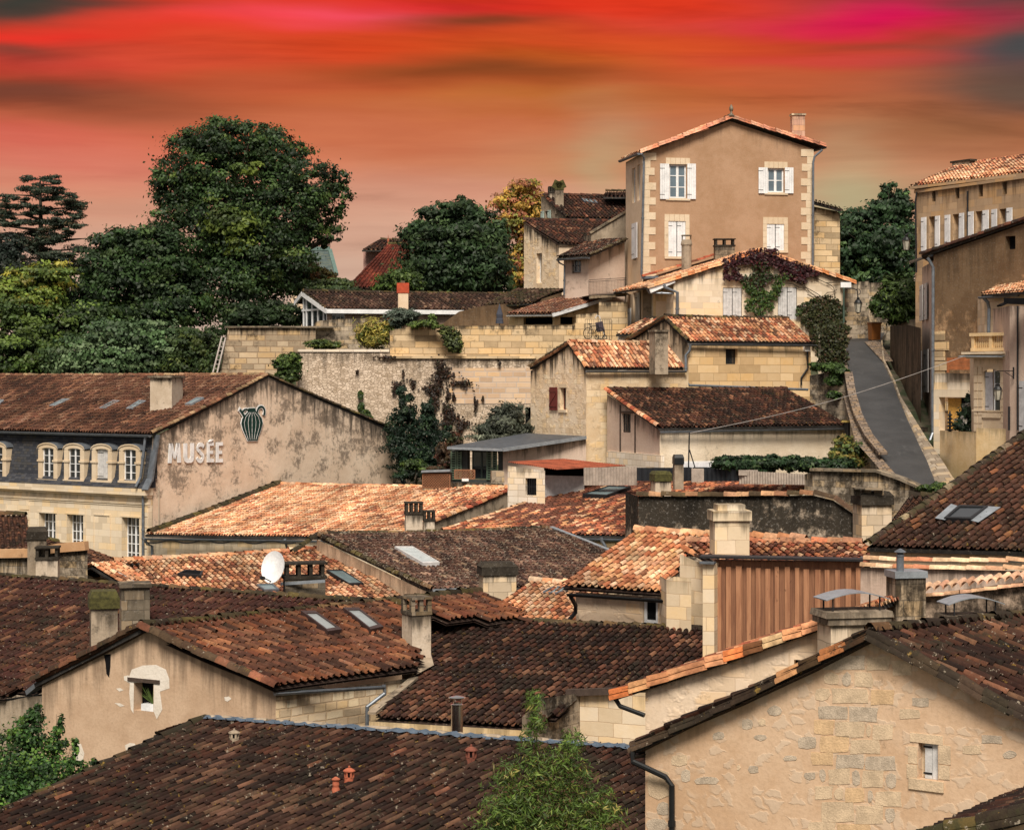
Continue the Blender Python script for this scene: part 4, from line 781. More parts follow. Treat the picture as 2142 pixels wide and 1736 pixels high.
# ------------------------------------------------------------------ mossy roof, far left
h7 = thing('mossy_roof_house', 'house under the long dark mossy roof running out of the left edge of the photo', 'house', base(200, 60, -12.6))
D = P(0, 1207, 66); C = lev(D, 850, 1268); vr = C-D; D = D-vr*.35; dn7 = np.array([-.52, -.85, -.29])*7.4
tiles(h7, D+dn7, C+dn7, C, D, PB, T_DK, .21, .44, seed=17, pal2=[((.075, .026, .020), 3), ((.05, .02, .017), 3)], p2=.5, k2=.78, clip=[(-900, 900), (900, 1200), (900, 1275), (310, 1312), (80, 1430), (85, 1440), (-10, 1454), (-900, 1700)])
tiles(h7, C+[5, 5, -2], D+[5, 5, -2], D, C, PD, T_DK, .3, .45, seed=18, ridge='')
gutter(h7, P(-60, 1466, 56.4), P(84, 1448, 55.2), .08, BLACKM); mb = MB(); w7 = W2(-80, 56.6, 90, 55); wall(mb, w7, [(-80, 1465), (90, 1455)], ZB); mb.build('wall', SOOTP, h7)
mb = MB(); mb.bar(P(62, 1448, 55.3), P(84, 1430, 55), .25, .12); mb.build('fascia', ZINC, h7)
chimney(h7, 178, 245, 1233, 1364, 56, SOOTP, thick=.7, yaw=.25, cap='dome', capmat=MOSSM, label='near chimney with thick moss on its cap'); chimney(h7, 240, 312, 1221, 1330, 58.5, SOOT, thick=.8, yaw=.25, cap='slab', capmat=SOOT, label='rear square grey chimney')

# ------------------------------------------------------------------ middle dark roof
hm = thing('dark_roof_house', 'house under the dark brown tiled roof in the middle, with one small glass tile', 'house', base(1000, 53, -12.6))
D = P(838, 1291, 60); C = lev(D, 1475, 1317); dnm = np.array([-3.45, -9.3, -1.30])
A = D+dnm; B = C+dnm; C2 = D+(C-D)*1.5; B2 = A+(B-A)*1.5; tiles(hm, A, B2, C2, D, PD, T_DK, .19, .45, clip=[(840, 1285), (1500, 1312), (1500, 1388), (1290, 1442), (1200, 1446), (1180, 1490), (1088, 1523), (778, 1503), (872, 1418)], seed=21, k2=1.0, pal2=PB, p2=.2)
MPl = Plane(A, B, D); tiles(hm, C+[3, 6, -2.], D+[3, 6, -2.], D, C, PD, T_DK, .3, .45, seed=22, ridge='')
skylight(hm, MPl, ((1042, 1397), (1062, 1376), (1091, 1378), (1071, 1400)), ZINCL, plain('grey_pane', (.28, .30, .31), .35), h=.01, fw=.012)
wm = Wall(MPl.on(772, 1512)[:2], MPl.on(1105, 1530)[:2]); mb = MB(); wall(mb, wm, [(772, 1508), (1105, 1528)], ZB); wm2 = Wall(MPl.on(1150, 1455)[:2]+[0, -.1], MPl.on(1352, 1448)[:2]+[0, -1.2]); mb.build('wall', M_YREN, hm)
mb = MB(); wall(mb, wm2, [(1212, 1452), (1352, 1448)], ZB); mb.build('wall', M_ASH, hm); mb = MB(); wall(mb, Wall(MPl.on(1092, 1525)[:2], wm2.pt(wm2.s_of(1213), 0, 0)[:2]), [(1092, 1500), (1130, 1460), (1213, 1450)], ZB); mb.build('wall', M_GRY, hm)
gutter(hm, MPl.on(762, 1509, -.05), MPl.on(1086, 1527, -.05), .06, PVC); mb = MB(); mb.bar(wm2.uv(1190, 1447, .12), wm2.uv(1296, 1443, .12), .12, .16); mb.build('fascia', WOODD, hm)
downpipe(hm, [MPl.on(765, 1512, -.1), MPl.on(768, 1545, -.1)+[0, 0, -.5]], .05, PVC)
chimney(hm, 839, 901, 1249, 1418, 54.5, CHIMP, thick=.6, yaw=.5, cap='posts', capmat=SOOT, label='tall pale chimney with slab cap on dark posts', ext=.6)
mb = MB(); mb.poly([MPl.on(872, 1420, .12), MPl.on(908, 1400, .12), MPl.on(898, 1372, .3), MPl.on(888, 1380, .4)]); mb.bar(MPl.on(868, 1425, .1), MPl.on(778, 1500, .1), .2, .06); mb.build('flashing', SOOTP, hm)

# ------------------------------------------------------------------ right foreground gable house
r1 = thing('stone_gable_house', 'big patched stone gable house in the right foreground with one small shuttered window', 'house', base(1800, 38, -12.6))
w1 = Wall((2.26, 36.1), (10.21, 30.14)); mb = MB(); HL = (1921, 1554, 1962, 1630)
wall(mb, w1, [(1350, 1562), (1824, 1338), (2330, 1588)], ZB, [HL], reveal=.14); mb.build('gable_wall', M_R1, r1)
ap1 = w1.uv(1824, 1322, .14); dR = lev(ap1, 2230, 1281)-ap1; dR = dR*1.3; eR = w1.uv(2330, 1576, .14); eL = w1.uv(1333, 1558, .14)
mb = MB(); wall(mb, Wall(w1.a+nrm(dR)[:2]*5, w1.a), [('z', 0, w1.z_of(0, 1562)), ('z', 5, w1.z_of(0, 1562))], ZB); mb.build('side_wall', M_R1, r1)
tiles(r1, eR, eR+dR, ap1+dR, ap1, PD, T_DK, .18, .40, seed=25, k2=.9, pal2=PB, p2=.2, verge='')
tiles(r1, eL+dR, eL, ap1, ap1+dR, PD, T_DK, .22, .36, seed=26, ridge='')
VD_ = [((.05, .035, .022), 3), ((.03, .022, .015), 3), ((.14, .085, .045), 1)]
for (a, b_, pl_, mt) in ((w1.uv(1333, 1560, .12), w1.uv(1640, 1416, .12), VD_, T_DK), (w1.uv(1640, 1416, .12), ap1, [((.5, .2, .08), 2), ((.3, .12, .05), 1), ((.6, .34, .17), 1), ((.1, .06, .03), 1)], T_ORM), (ap1, w1.uv(2330, 1576, .12), VD_, T_DK)):
    for o_, zz in ((0, 0), (.05, -.12)): v, q, cc = chain(a+np.append(w1.n*o_, zz*.8), b_+np.append(w1.n*o_, zz*.8), .085, .40, pl_, np.random.default_rng(5)); mesh_np('verge_tiles', v, q, [mt], r1, cc)
LB = [(1090, 320, 1310, 400), (1315, 325, 1440, 402), (1190, 405, 1245, 485), (1250, 405, 1352, 488), (1090, 408, 1180, 478), (1045, 485, 1130, 560), (1135, 490, 1330, 570), (1340, 500, 1465, 582), (1065, 580, 1225, 652), (1230, 585, 1380, 668), (1045, 655, 1150, 735), (1155, 665, 1310, 748), (1352, 680, 1460, 760), (1316, 676, 1346, 750), (955, 735, 1065, 812), (1075, 742, 1230, 830), (1230, 755, 1392, 838), (1030, 825, 1150, 893), (1158, 835, 1310, 912), (1312, 845, 1475, 920), (1070, 910, 1110, 985), (1115, 910, 1238, 998), (1242, 915, 1288, 1003), (1295, 922, 1412, 1010), (1418, 930, 1480, 1016), (1045, 1000, 1145, 1072), (1150, 1005, 1202, 1080), (1206, 1010, 1308, 1088), (1318, 1018, 1355, 1092), (1365, 1025, 1505, 1108), (1080, 1085, 1255, 1190), (1260, 1100, 1405, 1200), (1412, 1110, 1470, 1200), (1490, 598, 1600, 650), (1015, 1190, 1160, 1240), (1165, 1200, 1340, 1240), (990, 925, 1055, 972), (415, 950, 550, 998), (290, 830, 390, 900), (165, 910, 300, 1075), (220, 1080, 290, 1160), (165, 1165, 280, 1240), (345, 910, 405, 985), (1915, 735, 2030, 785), (1820, 790, 1920, 838), (2030, 815, 2105, 862), (2020, 683, 2085, 715), (660, 650, 730, 708), (750, 645, 800, 690), (510, 715, 580, 765), (800, 580, 880, 640), (730, 730, 800, 765), (1555, 540, 1650, 588), (1450, 345, 1560, 430), (700, 890, 760, 940), (885, 840, 960, 875), (640, 890, 662, 925)]
bm_ = [plain('block_cream', (.60, .46, .31), .9, var=.22, sc=5, bmp=.5, spec=.1), plain('block_grey', (.50, .41, .31), .9, var=.28, sc=6, bmp=.6, spec=.1), plain('block_honey', (.62, .43, .25), .9, var=.2, sc=4, bmp=.5, spec=.1)]
rg = random.Random(9); mb = MB()
for (a, b_, c_, d_) in LB:
    a, b_, c_, d_ = a+3, b_+3, c_-3, d_-3; j = lambda k=5: rg.uniform(-k, k)
    big = (c_-a) > 85 and a > 1000; pts = [(a+j(), d_+j()), ((a+c_)/2, d_+j()), (c_+j(), d_+j()), (c_+j(), (b_+d_)/2), (c_+j(), b_+j()), ((a+c_)/2, b_+j()), (a+j(), b_+j()), (a+j(), (b_+d_)/2)]
    if not big: cx_, cy_ = (a+c_)/2, (b_+d_)/2; pts = [(x+(cx_-x)*.12*(i % 2 == 0)*1.6, y+(cy_-y)*.16*(i % 2 == 0)*1.6) for i, (x, y) in enumerate(pts)]
    f = [w1.uv(1285.2+.4*x, 1242.4+.4*y, .007) for x, y in pts]; g = [w1.uv(1285.2+.4*x, 1242.4+.4*y, -.01) for x, y in pts]; mi_ = rg.choice([0, 0, 1, 1, 2]) if big else rg.choice([0, 1, 1]); mb = MB(); mb.poly(f)
    for i in range(8): k_ = (i+1) % 8; mb.poly([g[i], g[k_], f[k_], f[i]])
    mb.build('stone_block', bm_[mi_], r1)
mb = MB(); s0, s1, z0, z1 = w1.rect((1904, 1535, 1973, 1554)); w1.box(mb, s0, s1, z0, z1, -.1, .012); s0, s1, z0, z1 = w1.rect((1902, 1631, 1975, 1653)); w1.box(mb, s0, s1, z0, z1, -.1, .03)
for q in ((1964, 1558, 1989, 1598), (1964, 1600, 1987, 1630), (1900, 1560, 1919, 1596), (1897, 1598, 1919, 1628)): s0, s1, z0, z1 = w1.rect(q); w1.box(mb, s0, s1, z0, z1, -.05, .009)
mb.build('window_stones', bm_[0], r1); sh = shutter(r1, w1, (1931, 1555, 1962, 1630), WHITEW, off=-.1); mb = MB(); s0, s1, z0, z1 = w1.rect(HL); w1.box(mb, s0, s1, z0, z1, -.2, -.135); mb.build('opening_back', STONEL, r1)
downpipe(r1, [w1.uv(1338, 1566, .22), w1.uv(1341, 1588, .25), w1.uv(1400, 1622, .12), w1.uv(1412, 1640, .1), w1.uv(1412, 1800, .1)], .05, BLACKM)
gutter(r1, w1.uv(1336, 1568, .2), w1.uv(1336, 1568, .2)+nrm(dR)*6, .07, BLACKM)
r0 = thing('corner_roof_house', 'house of which only a dark mossy roof edge shows in the bottom right corner', 'house', base(2050, 28, -12.6)); w0 = W2(1930, 28.6, 2260, 27.4); mb = MB(); wall(mb, w0, [(1930, 1760), (2260, 1676)], ZB); mb.build('wall', M_R1, r0)
a, b_ = w0.uv(1925, 1752, .1), w0.uv(2260, 1668, .1); bk = np.array([2.5, 3.5, 0]); tiles(r0, a+bk, a, b_, b_+bk, PD, T_DK, .22, .36, seed=27, ridge='')
for o_, zz in ((0, 0), (.05, -.1)): v, q, cc = chain(a+[0, -o_, zz], b_+[0, -o_, zz], .12, .4, PMOSS, np.random.default_rng(6)); mesh_np('verge_tiles', v, q, [T_MOSS], r0, cc)

# ------------------------------------------------------------------ second stone house on the right, with orange verge
r2 = thing('pale_stone_house', 'pale stone house behind the big gable, edged with orange verge tiles', 'house', base(1550, 45, -12.6))
w2 = W2(1350, 45.2, 1770, 43.6); mb = MB(); wall(mb, w2, [(1350, 1438), (1722, 1315), (1770, 1300)], ZB, [(1661, 1380, 1692, 1392)], reveal=.15); mb.build('gable_wall', M_R2, r2)
s0, s1, z0, z1 = w2.rect((1661, 1380, 1692, 1392)); mb = MB(); w2.box(mb, s0, s1, z0, z1, -.2, -.14); mb.build('niche_back', DARK, r2)
mb = MB(); wall(mb, Wall(w2.a+np.array([2.2, 4.4]), w2.a), [('z', 0, w2.z_of(0, 1438)), ('z', 4.9, w2.z_of(0, 1438))], ZB); mb.build('side_wall', M_R2, r2)
a, b_ = w2.uv(1284, 1452, .12), w2.uv(1768, 1287, .12); bk = np.array([2.2, 4.4, 0]); PV = [((.66, .34, .17), 3), ((.62, .20, .07), 1.5), ((.60, .42, .25), 2), ((.2, .09, .04), .8)]
tiles(r2, a+bk, a, b_, b_+bk, PM, T_ORM, .23, .37, seed=28, ridge='')
for o_, zz in ((0, .02), (.05, -.09)): v, q, cc = chain(a+[0, -o_, zz], b_+[0, -o_, zz], .10, .44, PV, np.random.default_rng(8)); mesh_np('verge_tiles', v, q, [T_OR], r2, cc)
downpipe(r2, [w2.uv(1292, 1462, .1), w2.uv(1300, 1475, .1), w2.uv(1352, 1494, .12)], .05, BLACKM)
chimney(r2, 1719, 1856, 1241, 1375, 42.6, CHIMS, thick=.75, yaw=.22, cap='arch', capmat=SOOTP, label='wide stone chimney under a bent zinc sheet on iron legs', ext=.8)
# ================================================================== middle rows of roofs
def plainroof(par, q, mat, th=.08, name='roof'):
    mb = MB(); n = nrm(np.cross(q[1]-q[0], q[3]-q[0])); n = n if n[2] > 0 else -n; t = [p+n*.0 for p in q]; b = [p-n*th for p in q]
    mb.poly(t); mb.poly(b[::-1])
    for i in range(4): j = (i+1) % 4; mb.poly([b[i], b[j], t[j], t[i]])
    return mb.build(name, mat, par)
# orange roof against the museum gable
h2 = thing('orange_roof_house', 'low house under a bright orange tiled roof leaning against the museum gable', 'house', base(560, 104, -10.8))
A = P(303, 1118, 104); D = G.uv(571, 1014, .15); B = P(838, 1125, 93.5); C = P(1085, 1022, 101)
tiles(h2, A, B, C, D, PO, T_OR, .185, .40, seed=31, k2=1.12, rpal=PO, pal2=PM, p2=.16)
kq = np.array([A+(D-A)*i/12 for i in range(13)]); v, q, cc = chain(A+(B-A)*.02+[0, 0, .08], D+(B-A)*.02+[0, 0, .08], .2, .5, PMOSS, np.random.default_rng(5)); mesh_np('mossy_verge', v, q, [T_MOSS], h2, cc)
mb = MB(); wa = Wall(A[:2]+[.2, .2], B[:2]+[0, .2]); wall(mb, wa, [('z', 0, A[2]-.3), ('z', wa.L, B[2]-.3)], ZB); mb.build('wall', CREAM, h2)
gutter(h2, P(299, 1123, 103.8), B+[0, -.2, -.1], .1); downpipe(h2, [P(302, 1126, 103.6), P(308, 1138, 103.8), P(318, 1142, 103.9), P(318, 1210, 103.9)], .07); downpipe(h2, [P(596, 1128, 97.8), P(600, 1145, 98), P(640, 1158, 97.5)], .07)
mb = MB(); mb.tube([P(303+i*9, 1133+3*math.sin(i*.8)+(i > 20)*1, 103.6-i*.185) for i in range(36)], .035, 5); mb.build('cable', IRON, h2)
we = Wall((B+(C-B)*.0)[:2]+[.06, 0], C[:2]+[.06, 0]); mb = MB(); wall(mb, we, [('z', 0, B[2]+.12), ('z', we.L, C[2]+.12)], ZB); mb.build('end_wall', SOOTP, h2)
v, q, cc = chain(B+[.05, 0, .16], C+[.05, 0, .16], .12, .4, PM, np.random.default_rng(5)); mesh_np('verge_tiles', v, q, [T_ORM], h2, cc)
ca = B+(C-B)*.02; chimney(h2, 845, 884, 1050, 1110, 92, CHIMP, thick=.6, yaw=.15, cap='posts4', capmat=SOOTD, label='chimney with a row of dark posts under its slab', ext=1.5); chimney(h2, 884, 909, 1068, 1110, 91.7, CHIMP, thick=.5, yaw=.15, cap='posts', capmat=SOOTD, label='lower half of the posted chimney', ext=1.5)
# mixed orange-brown roof
h3 = thing('mixed_roof_house', 'house under a speckled orange and brown tiled roof with a large pale green skylight', 'house', base(1200, 95, -10))
A = P(925, 1112, 92); B = lev(A, 1400, 1123); D = P(1250, 1003, 100); C = D+(B-A)*1.02
tiles(h3, A, B, C, D, PM, T_ORM, .22, .42, seed=33, pal2=[((.17, .07, .05), 3), ((.10, .045, .035), 2), ((.26, .10, .06), 1)], p2=.42, k2=1.1, verge='L', rpal=PO)
R3 = Plane(A, B, D); skylight(h3, R3, ((1219, 1044), (1269, 1047), (1320, 1028), (1274, 1026)), IRON, fw=.1, h=.22)
wa = Wall(A[:2]+[.2, .25], B[:2]+[0, .25]); mb = MB(); wall(mb, wa, [(925, 1124), (1400, 1136)], ZB); mb.build('wall', M_YREN, h3); gutter(h3, B+(A-B)*.55+[0, -.15, -.08], B+[0, -.15, -.08], .1); downpipe(h3, [P(1258, 1124, 89.5), P(1259, 1132, 89.5), P(1266, 1142, 89.5), P(1266, 1160, 89.6)], .07)
chimney(h3, 1363, 1404, 986, 1026, 92, CHIMP, thick=.8, yaw=.2, cap='hood', capmat=MOSSM, label='short chimney with dark mossy hood', ext=1.2)
# brown roof with one skylight
h4 = thing('lichen_roof_house', 'house under a grey-brown lichened roof with one long white skylight', 'house', base(900, 84, -11.5))
D = P(665, 1120, 85); C = lev(D, 1150, 1107); A = P(905, 1234, 78); B = A+(C-D)
tiles(h4, A, B, C, D, PG, T_LI, .19, .40, seed=35, k2=1.15, clip=None, verge='L', rpal=PMOSS); R4 = Plane(A, B, D)
skylight(h4, R4, ((825, 1152), (863, 1152), (919, 1185), (885, 1187)), WHITEW, plain('pale_roof_glass', (.42, .46, .46), .3, spec=.8), h=.16, fw=.1, rim=.1)
wv = Wall(D[:2]+[-.05, .0], A[:2]+[-.05, 0]); mb = MB(); wall(mb, wv, [('z', 0, D[2]-.15), ('z', wv.L, A[2]-.15)], ZB); mb.build('gable_wall', M_PLA, h4)
mb = MB(); wf = Wall(A[:2], B[:2]); wall(mb, wf, [('z', 0, A[2]-.12), ('z', wf.L, A[2]-.12)], ZB); mb.build('wall', M_GRY, h4); mb = MB(); mb.bar(A+[0, 0, -.05], A+(B-A)*.25+[0, 0, -.05], .1, .18); mb.build('flashing', ZINCL, h4)
mb = MB(); mb.bar(C+[.05, 0, .1], C+(B-C)*.95+[.05, 0, .1], .2, .06); mb.build('zinc_verge', ZINCL, h4)
v, q, cc = chain(P(612, 1156, 84), D+[0, 0, .03], .13, .4, PMOSS, np.random.default_rng(5)); mesh_np('verge_tiles', v, q, [T_MOSS], h4, cc)
chimney(h4, 1001, 1080, 1177, 1246, 72, CHIMS, thick=.8, yaw=.2, cap='hood', capmat=SOOTD, label='square stone chimney with blackened cap', ext=1)
# orange roof with dish
h5 = thing('bargeboard_house', 'house with orange tiled roof, white bargeboards and two skylights near the satellite dish', 'house', base(480, 80, -11.8))
D = P(236, 1176, 80); C = lev(D, 692, 1149); B = P(866, 1266, 78); A = B-(C-D)
tiles(h5, A, B, C, D, PO, T_ORM, .235, .38, seed=37, k2=.95, pal2=PM, p2=.35, rpal=PO, verge=''); R5 = Plane(A, B, D)
skylight(h5, R5, ((682, 1199), (716, 1199), (760, 1227), (730, 1228)), IRON, h=.12); skylight(h5, R5, ((536, 1229), (570, 1228), (584, 1240), (552, 1241)), ZINC, h=.12); skylight(h5, R5, ((370, 1211), (388, 1203), (424, 1206), (420, 1215)), IRON, DARK, h=.2)
wg = Wall(P(150, HV, 81)[:2], P(330, HV, 77)[:2]); mb = MB(); wall(mb, wg, [(165, 1218), (238, 1190), (300, 1222)], ZB); mb.build('gable_wall', M_PLA, h5)
mb = MB(); o_ = .45
for a, b_ in (((180, 1216), (238, 1184)), ((238, 1184), (306, 1222))): mb.bar(wg.uv(*a, o_), wg.uv(*b_, o_), .1, .26)
mb.bar(wg.uv(238, 1184, o_), wg.uv(238, 1207, o_), .2, .2, up=(0, 1, 0)); mb.build('bargeboards', WHITEW, h5)
A2 = wg.uv(156, 1213, 1.0); D2 = wg.uv(237, 1178, 1.0); E2 = wg.uv(312, 1222, 1.0); ov_ = (C-D)/np.linalg.norm(C-D)
tiles(h5, A2+ov_*2, A2, D2, D2+ov_*2, PO, T_ORM, .235, .38, seed=38, ridge=''); tiles(h5, E2, E2+ov_*1.2, D2+ov_*1.2, D2, PO, T_OR, .235, .38, seed=39, ridge='')
chimney(h5, 588, 680, 1177, 1246, 70, SOOT, thick=.75, yaw=.2, cap='posts4', capmat=SOOTD, label='broad black chimney strapped with a zinc band', ext=1.2)
mb = MB(); mb.bar(P(587, 1221, 69.9), P(680, 1215, 69.7), .05, .1); mb.build('band', ZINCL, h5)
ds = thing('satellite_dish', 'white satellite dish on a grey mast beside the black chimney', 'satellite dish', P(594, 1245, 69.4)); dc = P(575, 1187, 69.2); ax = nrm(np.array([-.52, -.85, .25])); ex = nrm(np.cross(ax, (0, 0, 1))); ey = np.cross(ex, ax)
mb = MB(); NR, NS = 5, 24; R_ = .5; ring = lambda i, s_: [dc+ex*R_*(i/NR)*math.cos(2*math.pi*k/NS)*.92+ey*R_*1.06*(i/NR)*math.sin(2*math.pi*k/NS)+ax*(.12*(i/NR)**2+s_) for k in range(NS)]
for s_ in (0, -.02):
    for i in range(NR):
        a, b_ = ring(i, s_), ring(i+1, s_)
        for k in range(NS): q = [a[k], a[(k+1) % NS], b_[(k+1) % NS], b_[k]]; mb.poly(q if s_ else q[::-1], 0, sm=True)
mb.build('reflector', WHITE, ds); mb = MB(); mb.tube([P(594, 1252, 69.5), P(594, 1200, 69.5)], .03, 6); mb.build('mast', IRON, ds)
mb = MB(); mb.tube([dc-ax*.03, P(593, 1208, 69.5)], .05, 6); mb.tube([dc-ey*.48, dc+ax*.45-ey*.42], .02, 5); mb.box(dc+ax*.42-ey*.47, ex*.1, ey*.1, ax*.14); mb.build('bracket', BLACKM, ds)
# big orange tiles roof
h6 = thing('big_orange_tile_house', 'pale house with large orange canal tiles and one narrow window under its dark gutter', 'house', base(1300, 60, -12.4))
A = P(1174, 1224, 60); B = lev(A, 1400, 1240); D = P(1330, 1112, 64.2); C = D+(B-A)
tiles(h6, A, B+(B-A)*.6, C+(B-A)*.6, D, PO, T_OR, .22, .385, seed=41, k2=1.0, rpal=PO, pal2=[((.44, .15, .07), 2), ((.64, .36, .18), 2)], p2=.5, clip=[(1160, 1232), (1400, 1250), (1400, 1215), (1424, 1170), (1424, 1152), (1600, 1165), (1600, 1120), (1325, 1100)])
w6 = Wall(P(1205, HV, 60.2)[:2], P(1396, HV, 58.4)[:2]); mb = MB(); WN = (1346, 1250, 1376, 1303); wall(mb, w6, [(1205, 1238), (1396, 1250)], ZB, [WN], reveal=.1); mb.build('wall', M_R2, h6); window(h6, w6, WN, 1, 1, .04, fm=WHITE, gm=DARK, fw=.085)
s_ = MB(); r = w6.rect(WN); w6.box(s_, r[0]-.05, r[1]+.05, r[2]-.1, r[2], -.05, .05); s_.build('sill', WHITEW, h6)
mb = MB(); wall(mb, Wall(P(1203, HV, 64)[:2], w6.a), [('z', 0, A[2]-.2), ('z', 3.8, A[2]-.2)], ZB); mb.build('side_wall', M_R2, h6)
gutter(h6, P(1188, 1237, 59.6), P(1396, 1251, 57.8), .08, BLACKM); downpipe(h6, [P(1192, 1243, 59.6), P(1195, 1250, 59.6), P(1228-24, 1266, 59.9), P(1204, 1280, 60), P(1190, 1297, 60)], .06, BLACKM)
wb1 = W2(1394, 57.2, 1446, 56.8); mb = MB(); wall(mb, wb1, [(1394, 1212), (1410, 1206), (1446, 1208)], ZB); wb2 = W2(1422, 58.2, 1470, 57.6); wall(mb, wb2, [(1422, 1158), (1470, 1180)], ZB)
wall(mb, Wall(wb1.a+np.array([-.1, 1.2]), wb1.a), [('z', 0, wb1.z_of(0, 1212)), ('z', 1.2, wb1.z_of(0, 1212))], ZB); mb.build('buttress', M_ASH, h6)
pil = thing('wood_clad_extension', 'extension clad in vertical reddish larch boards beside a cream stone pillar', 'extension', base(1640, 51, -12)); wp = W2(1470, 51.6, 1494, 51.5); mb = MB(); s_ = wp.L; wp.box(mb, 0, s_, ZB, wp.z_of(0, 1178), -.5, 0); mb.build('stone_pillar', M_ASH, pil)
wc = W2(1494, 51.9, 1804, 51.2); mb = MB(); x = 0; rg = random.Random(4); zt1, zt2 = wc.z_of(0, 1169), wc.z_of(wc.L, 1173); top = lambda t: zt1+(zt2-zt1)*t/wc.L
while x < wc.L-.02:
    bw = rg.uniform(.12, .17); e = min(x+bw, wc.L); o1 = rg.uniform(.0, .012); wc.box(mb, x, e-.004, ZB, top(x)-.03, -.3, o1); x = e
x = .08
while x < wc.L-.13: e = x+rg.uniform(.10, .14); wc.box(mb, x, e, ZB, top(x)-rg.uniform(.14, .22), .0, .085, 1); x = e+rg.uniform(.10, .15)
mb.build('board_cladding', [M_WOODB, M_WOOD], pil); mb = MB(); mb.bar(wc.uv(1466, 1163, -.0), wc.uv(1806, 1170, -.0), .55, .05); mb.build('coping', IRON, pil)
mb = MB(); mb.bar(wp.uv(1466, 1176, .03), wp.uv(1496, 1177, .03), .2, .05); mb.build('pillar_cap', ZINC, pil)
# strip of roof behind the boards, white chimney
hs = thing('hidden_roof_house', 'house behind the wood cladding with white block chimney and a strip of tiles', 'house', base(1650, 58, -12)); A = P(1500, 1184, 55.5); B = P(1880, 1186, 54.5); C = P(1800, 1137, 57.5); D = P(1434, 1137, 58.8)
tiles(hs, A, B, C, D, PM, T_ORM, .22, .37, seed=43, rpal=[((.58, .3, .18), 2), ((.5, .2, .1), 1)], k2=.9, clip=[(1426, 1130), (1470, 1176), (1500, 1195), (1900, 1195), (1815, 1130)]); v, q, cc = chain(P(1430, 1148, 58.6), P(1480, 1174, 57.4), .1, .35, PO, np.random.default_rng(5)); mesh_np('verge_tiles', v, q, [T_OR], hs, cc)
chimney(hs, 1490, 1568, 1056, 1160, 56.2, wallmat('white_block_chimney', (.58, .49, .34), (.70, .62, .48), 'ashlar', .5, .36, msize=.008, bvar=.25, mortar=(.4, .3, .19), streak=.6, slen=.3, seed=33), thick=.8, yaw=.08, cap='step', label='tall white block chimney with stepped top', ext=.6)
# black crusted wall
bw = thing('blackened_wall', 'long stone wall blackened with crust, capped by a row of tiles', 'wall', base(1560, 70, -11)); wk = W2(1335, 72, 1796, 69.5); mb = MB(); wall(mb, wk, [(1335, 1038), (1700, 1036), (1742, 1046), (1796, 1082)], ZB); mb.build('masonry', M_BLK, bw)
mb = MB(); wall(mb, Wall(wk.a+np.array([-.3, 2.5]), wk.a), [('z', 0, wk.z_of(0, 1038)), ('z', 2.5, wk.z_of(0, 1038))], ZB); mb.build('return', M_BLK, bw)
for a, b_, pl_ in (((1333, 1037), (1702, 1034), [((.34, .18, .10), 1), ((.08, .055, .03), 3), ((.5, .3, .18), .7)]), ((1702, 1034), (1744, 1044), [((.34, .14, .08), 1), ((.09, .055, .035), 2)]), ((1744, 1044), (1798, 1082), [((.34, .14, .08), 1), ((.09, .055, .035), 2)])): v, q, cc = chain(wk.uv(*a), wk.uv(*b_), .14, .42, pl_, np.random.default_rng(5)); mesh_np('coping_tiles', v, q, [T_ORM], bw, cc)
mb = MB(); mb.tube([wk.uv(1788, 1084, .12), wk.uv(1792, 1125, .12)], .09, 8); mb.build('downpipe', BLACKM, bw)
# side block chimney and small roof right
hk = thing('small_mossy_house', 'small mossy brown roof and square block chimney between the black wall and the steep roof', 'house', base(1870, 70, -10)); A = P(1850, 1112, 66); B = P(1960, 1112, 65.4); C = P(2030, 1042, 72); D = P(1900, 1040, 72.5); tiles(hk, A, B, C, D, PB, T_DK, .23, .37, seed=44)
chimney(hk, 1794, 1866, 1028, 1124, 66.5, CHIMS, thick=1.0, yaw=.12, cap='hood', capmat=SOOTD, label='square block chimney topped with broken tiles', ext=2)
mb = MB(); mb.bar(P(1785, 1021, 66.5), P(1846, 1023, 66.5), .5, .05); 
for u in (1790, 1812, 1838): mb.bar(P(u, 1022, 66.5), P(u, 1036, 66.5), .09, .3)
mb.build('chimney_slab', SOOT, hk)
gw = thing('mossy_garden_wall', 'grey mossy garden wall below the yellowing vine', 'wall', base(1800, 82, -8)); wq = W2(1700, 84, 1950, 80.5); mb = MB(); wall(mb, wq, [(1700, 984), (1836, 987), (1885, 1004), (1950, 1034)], ZB); mb.build('masonry', M_GRY, gw); mb = MB()
for a, b_ in (((1698, 982), (1836, 985)), ((1836, 985), (1886, 1002)), ((1886, 1002), (1952, 1032))): mb.bar(wq.uv(*a, -.1), wq.uv(*b_, -.1), .5, .1)
mb.build('coping', SOOT, gw); mb = MB(); wall(mb, W2(1683, 84.6, 1701, 84), [(1683, 992), (1701, 986)], ZB); mb.build('pier', M_GRY, gw)
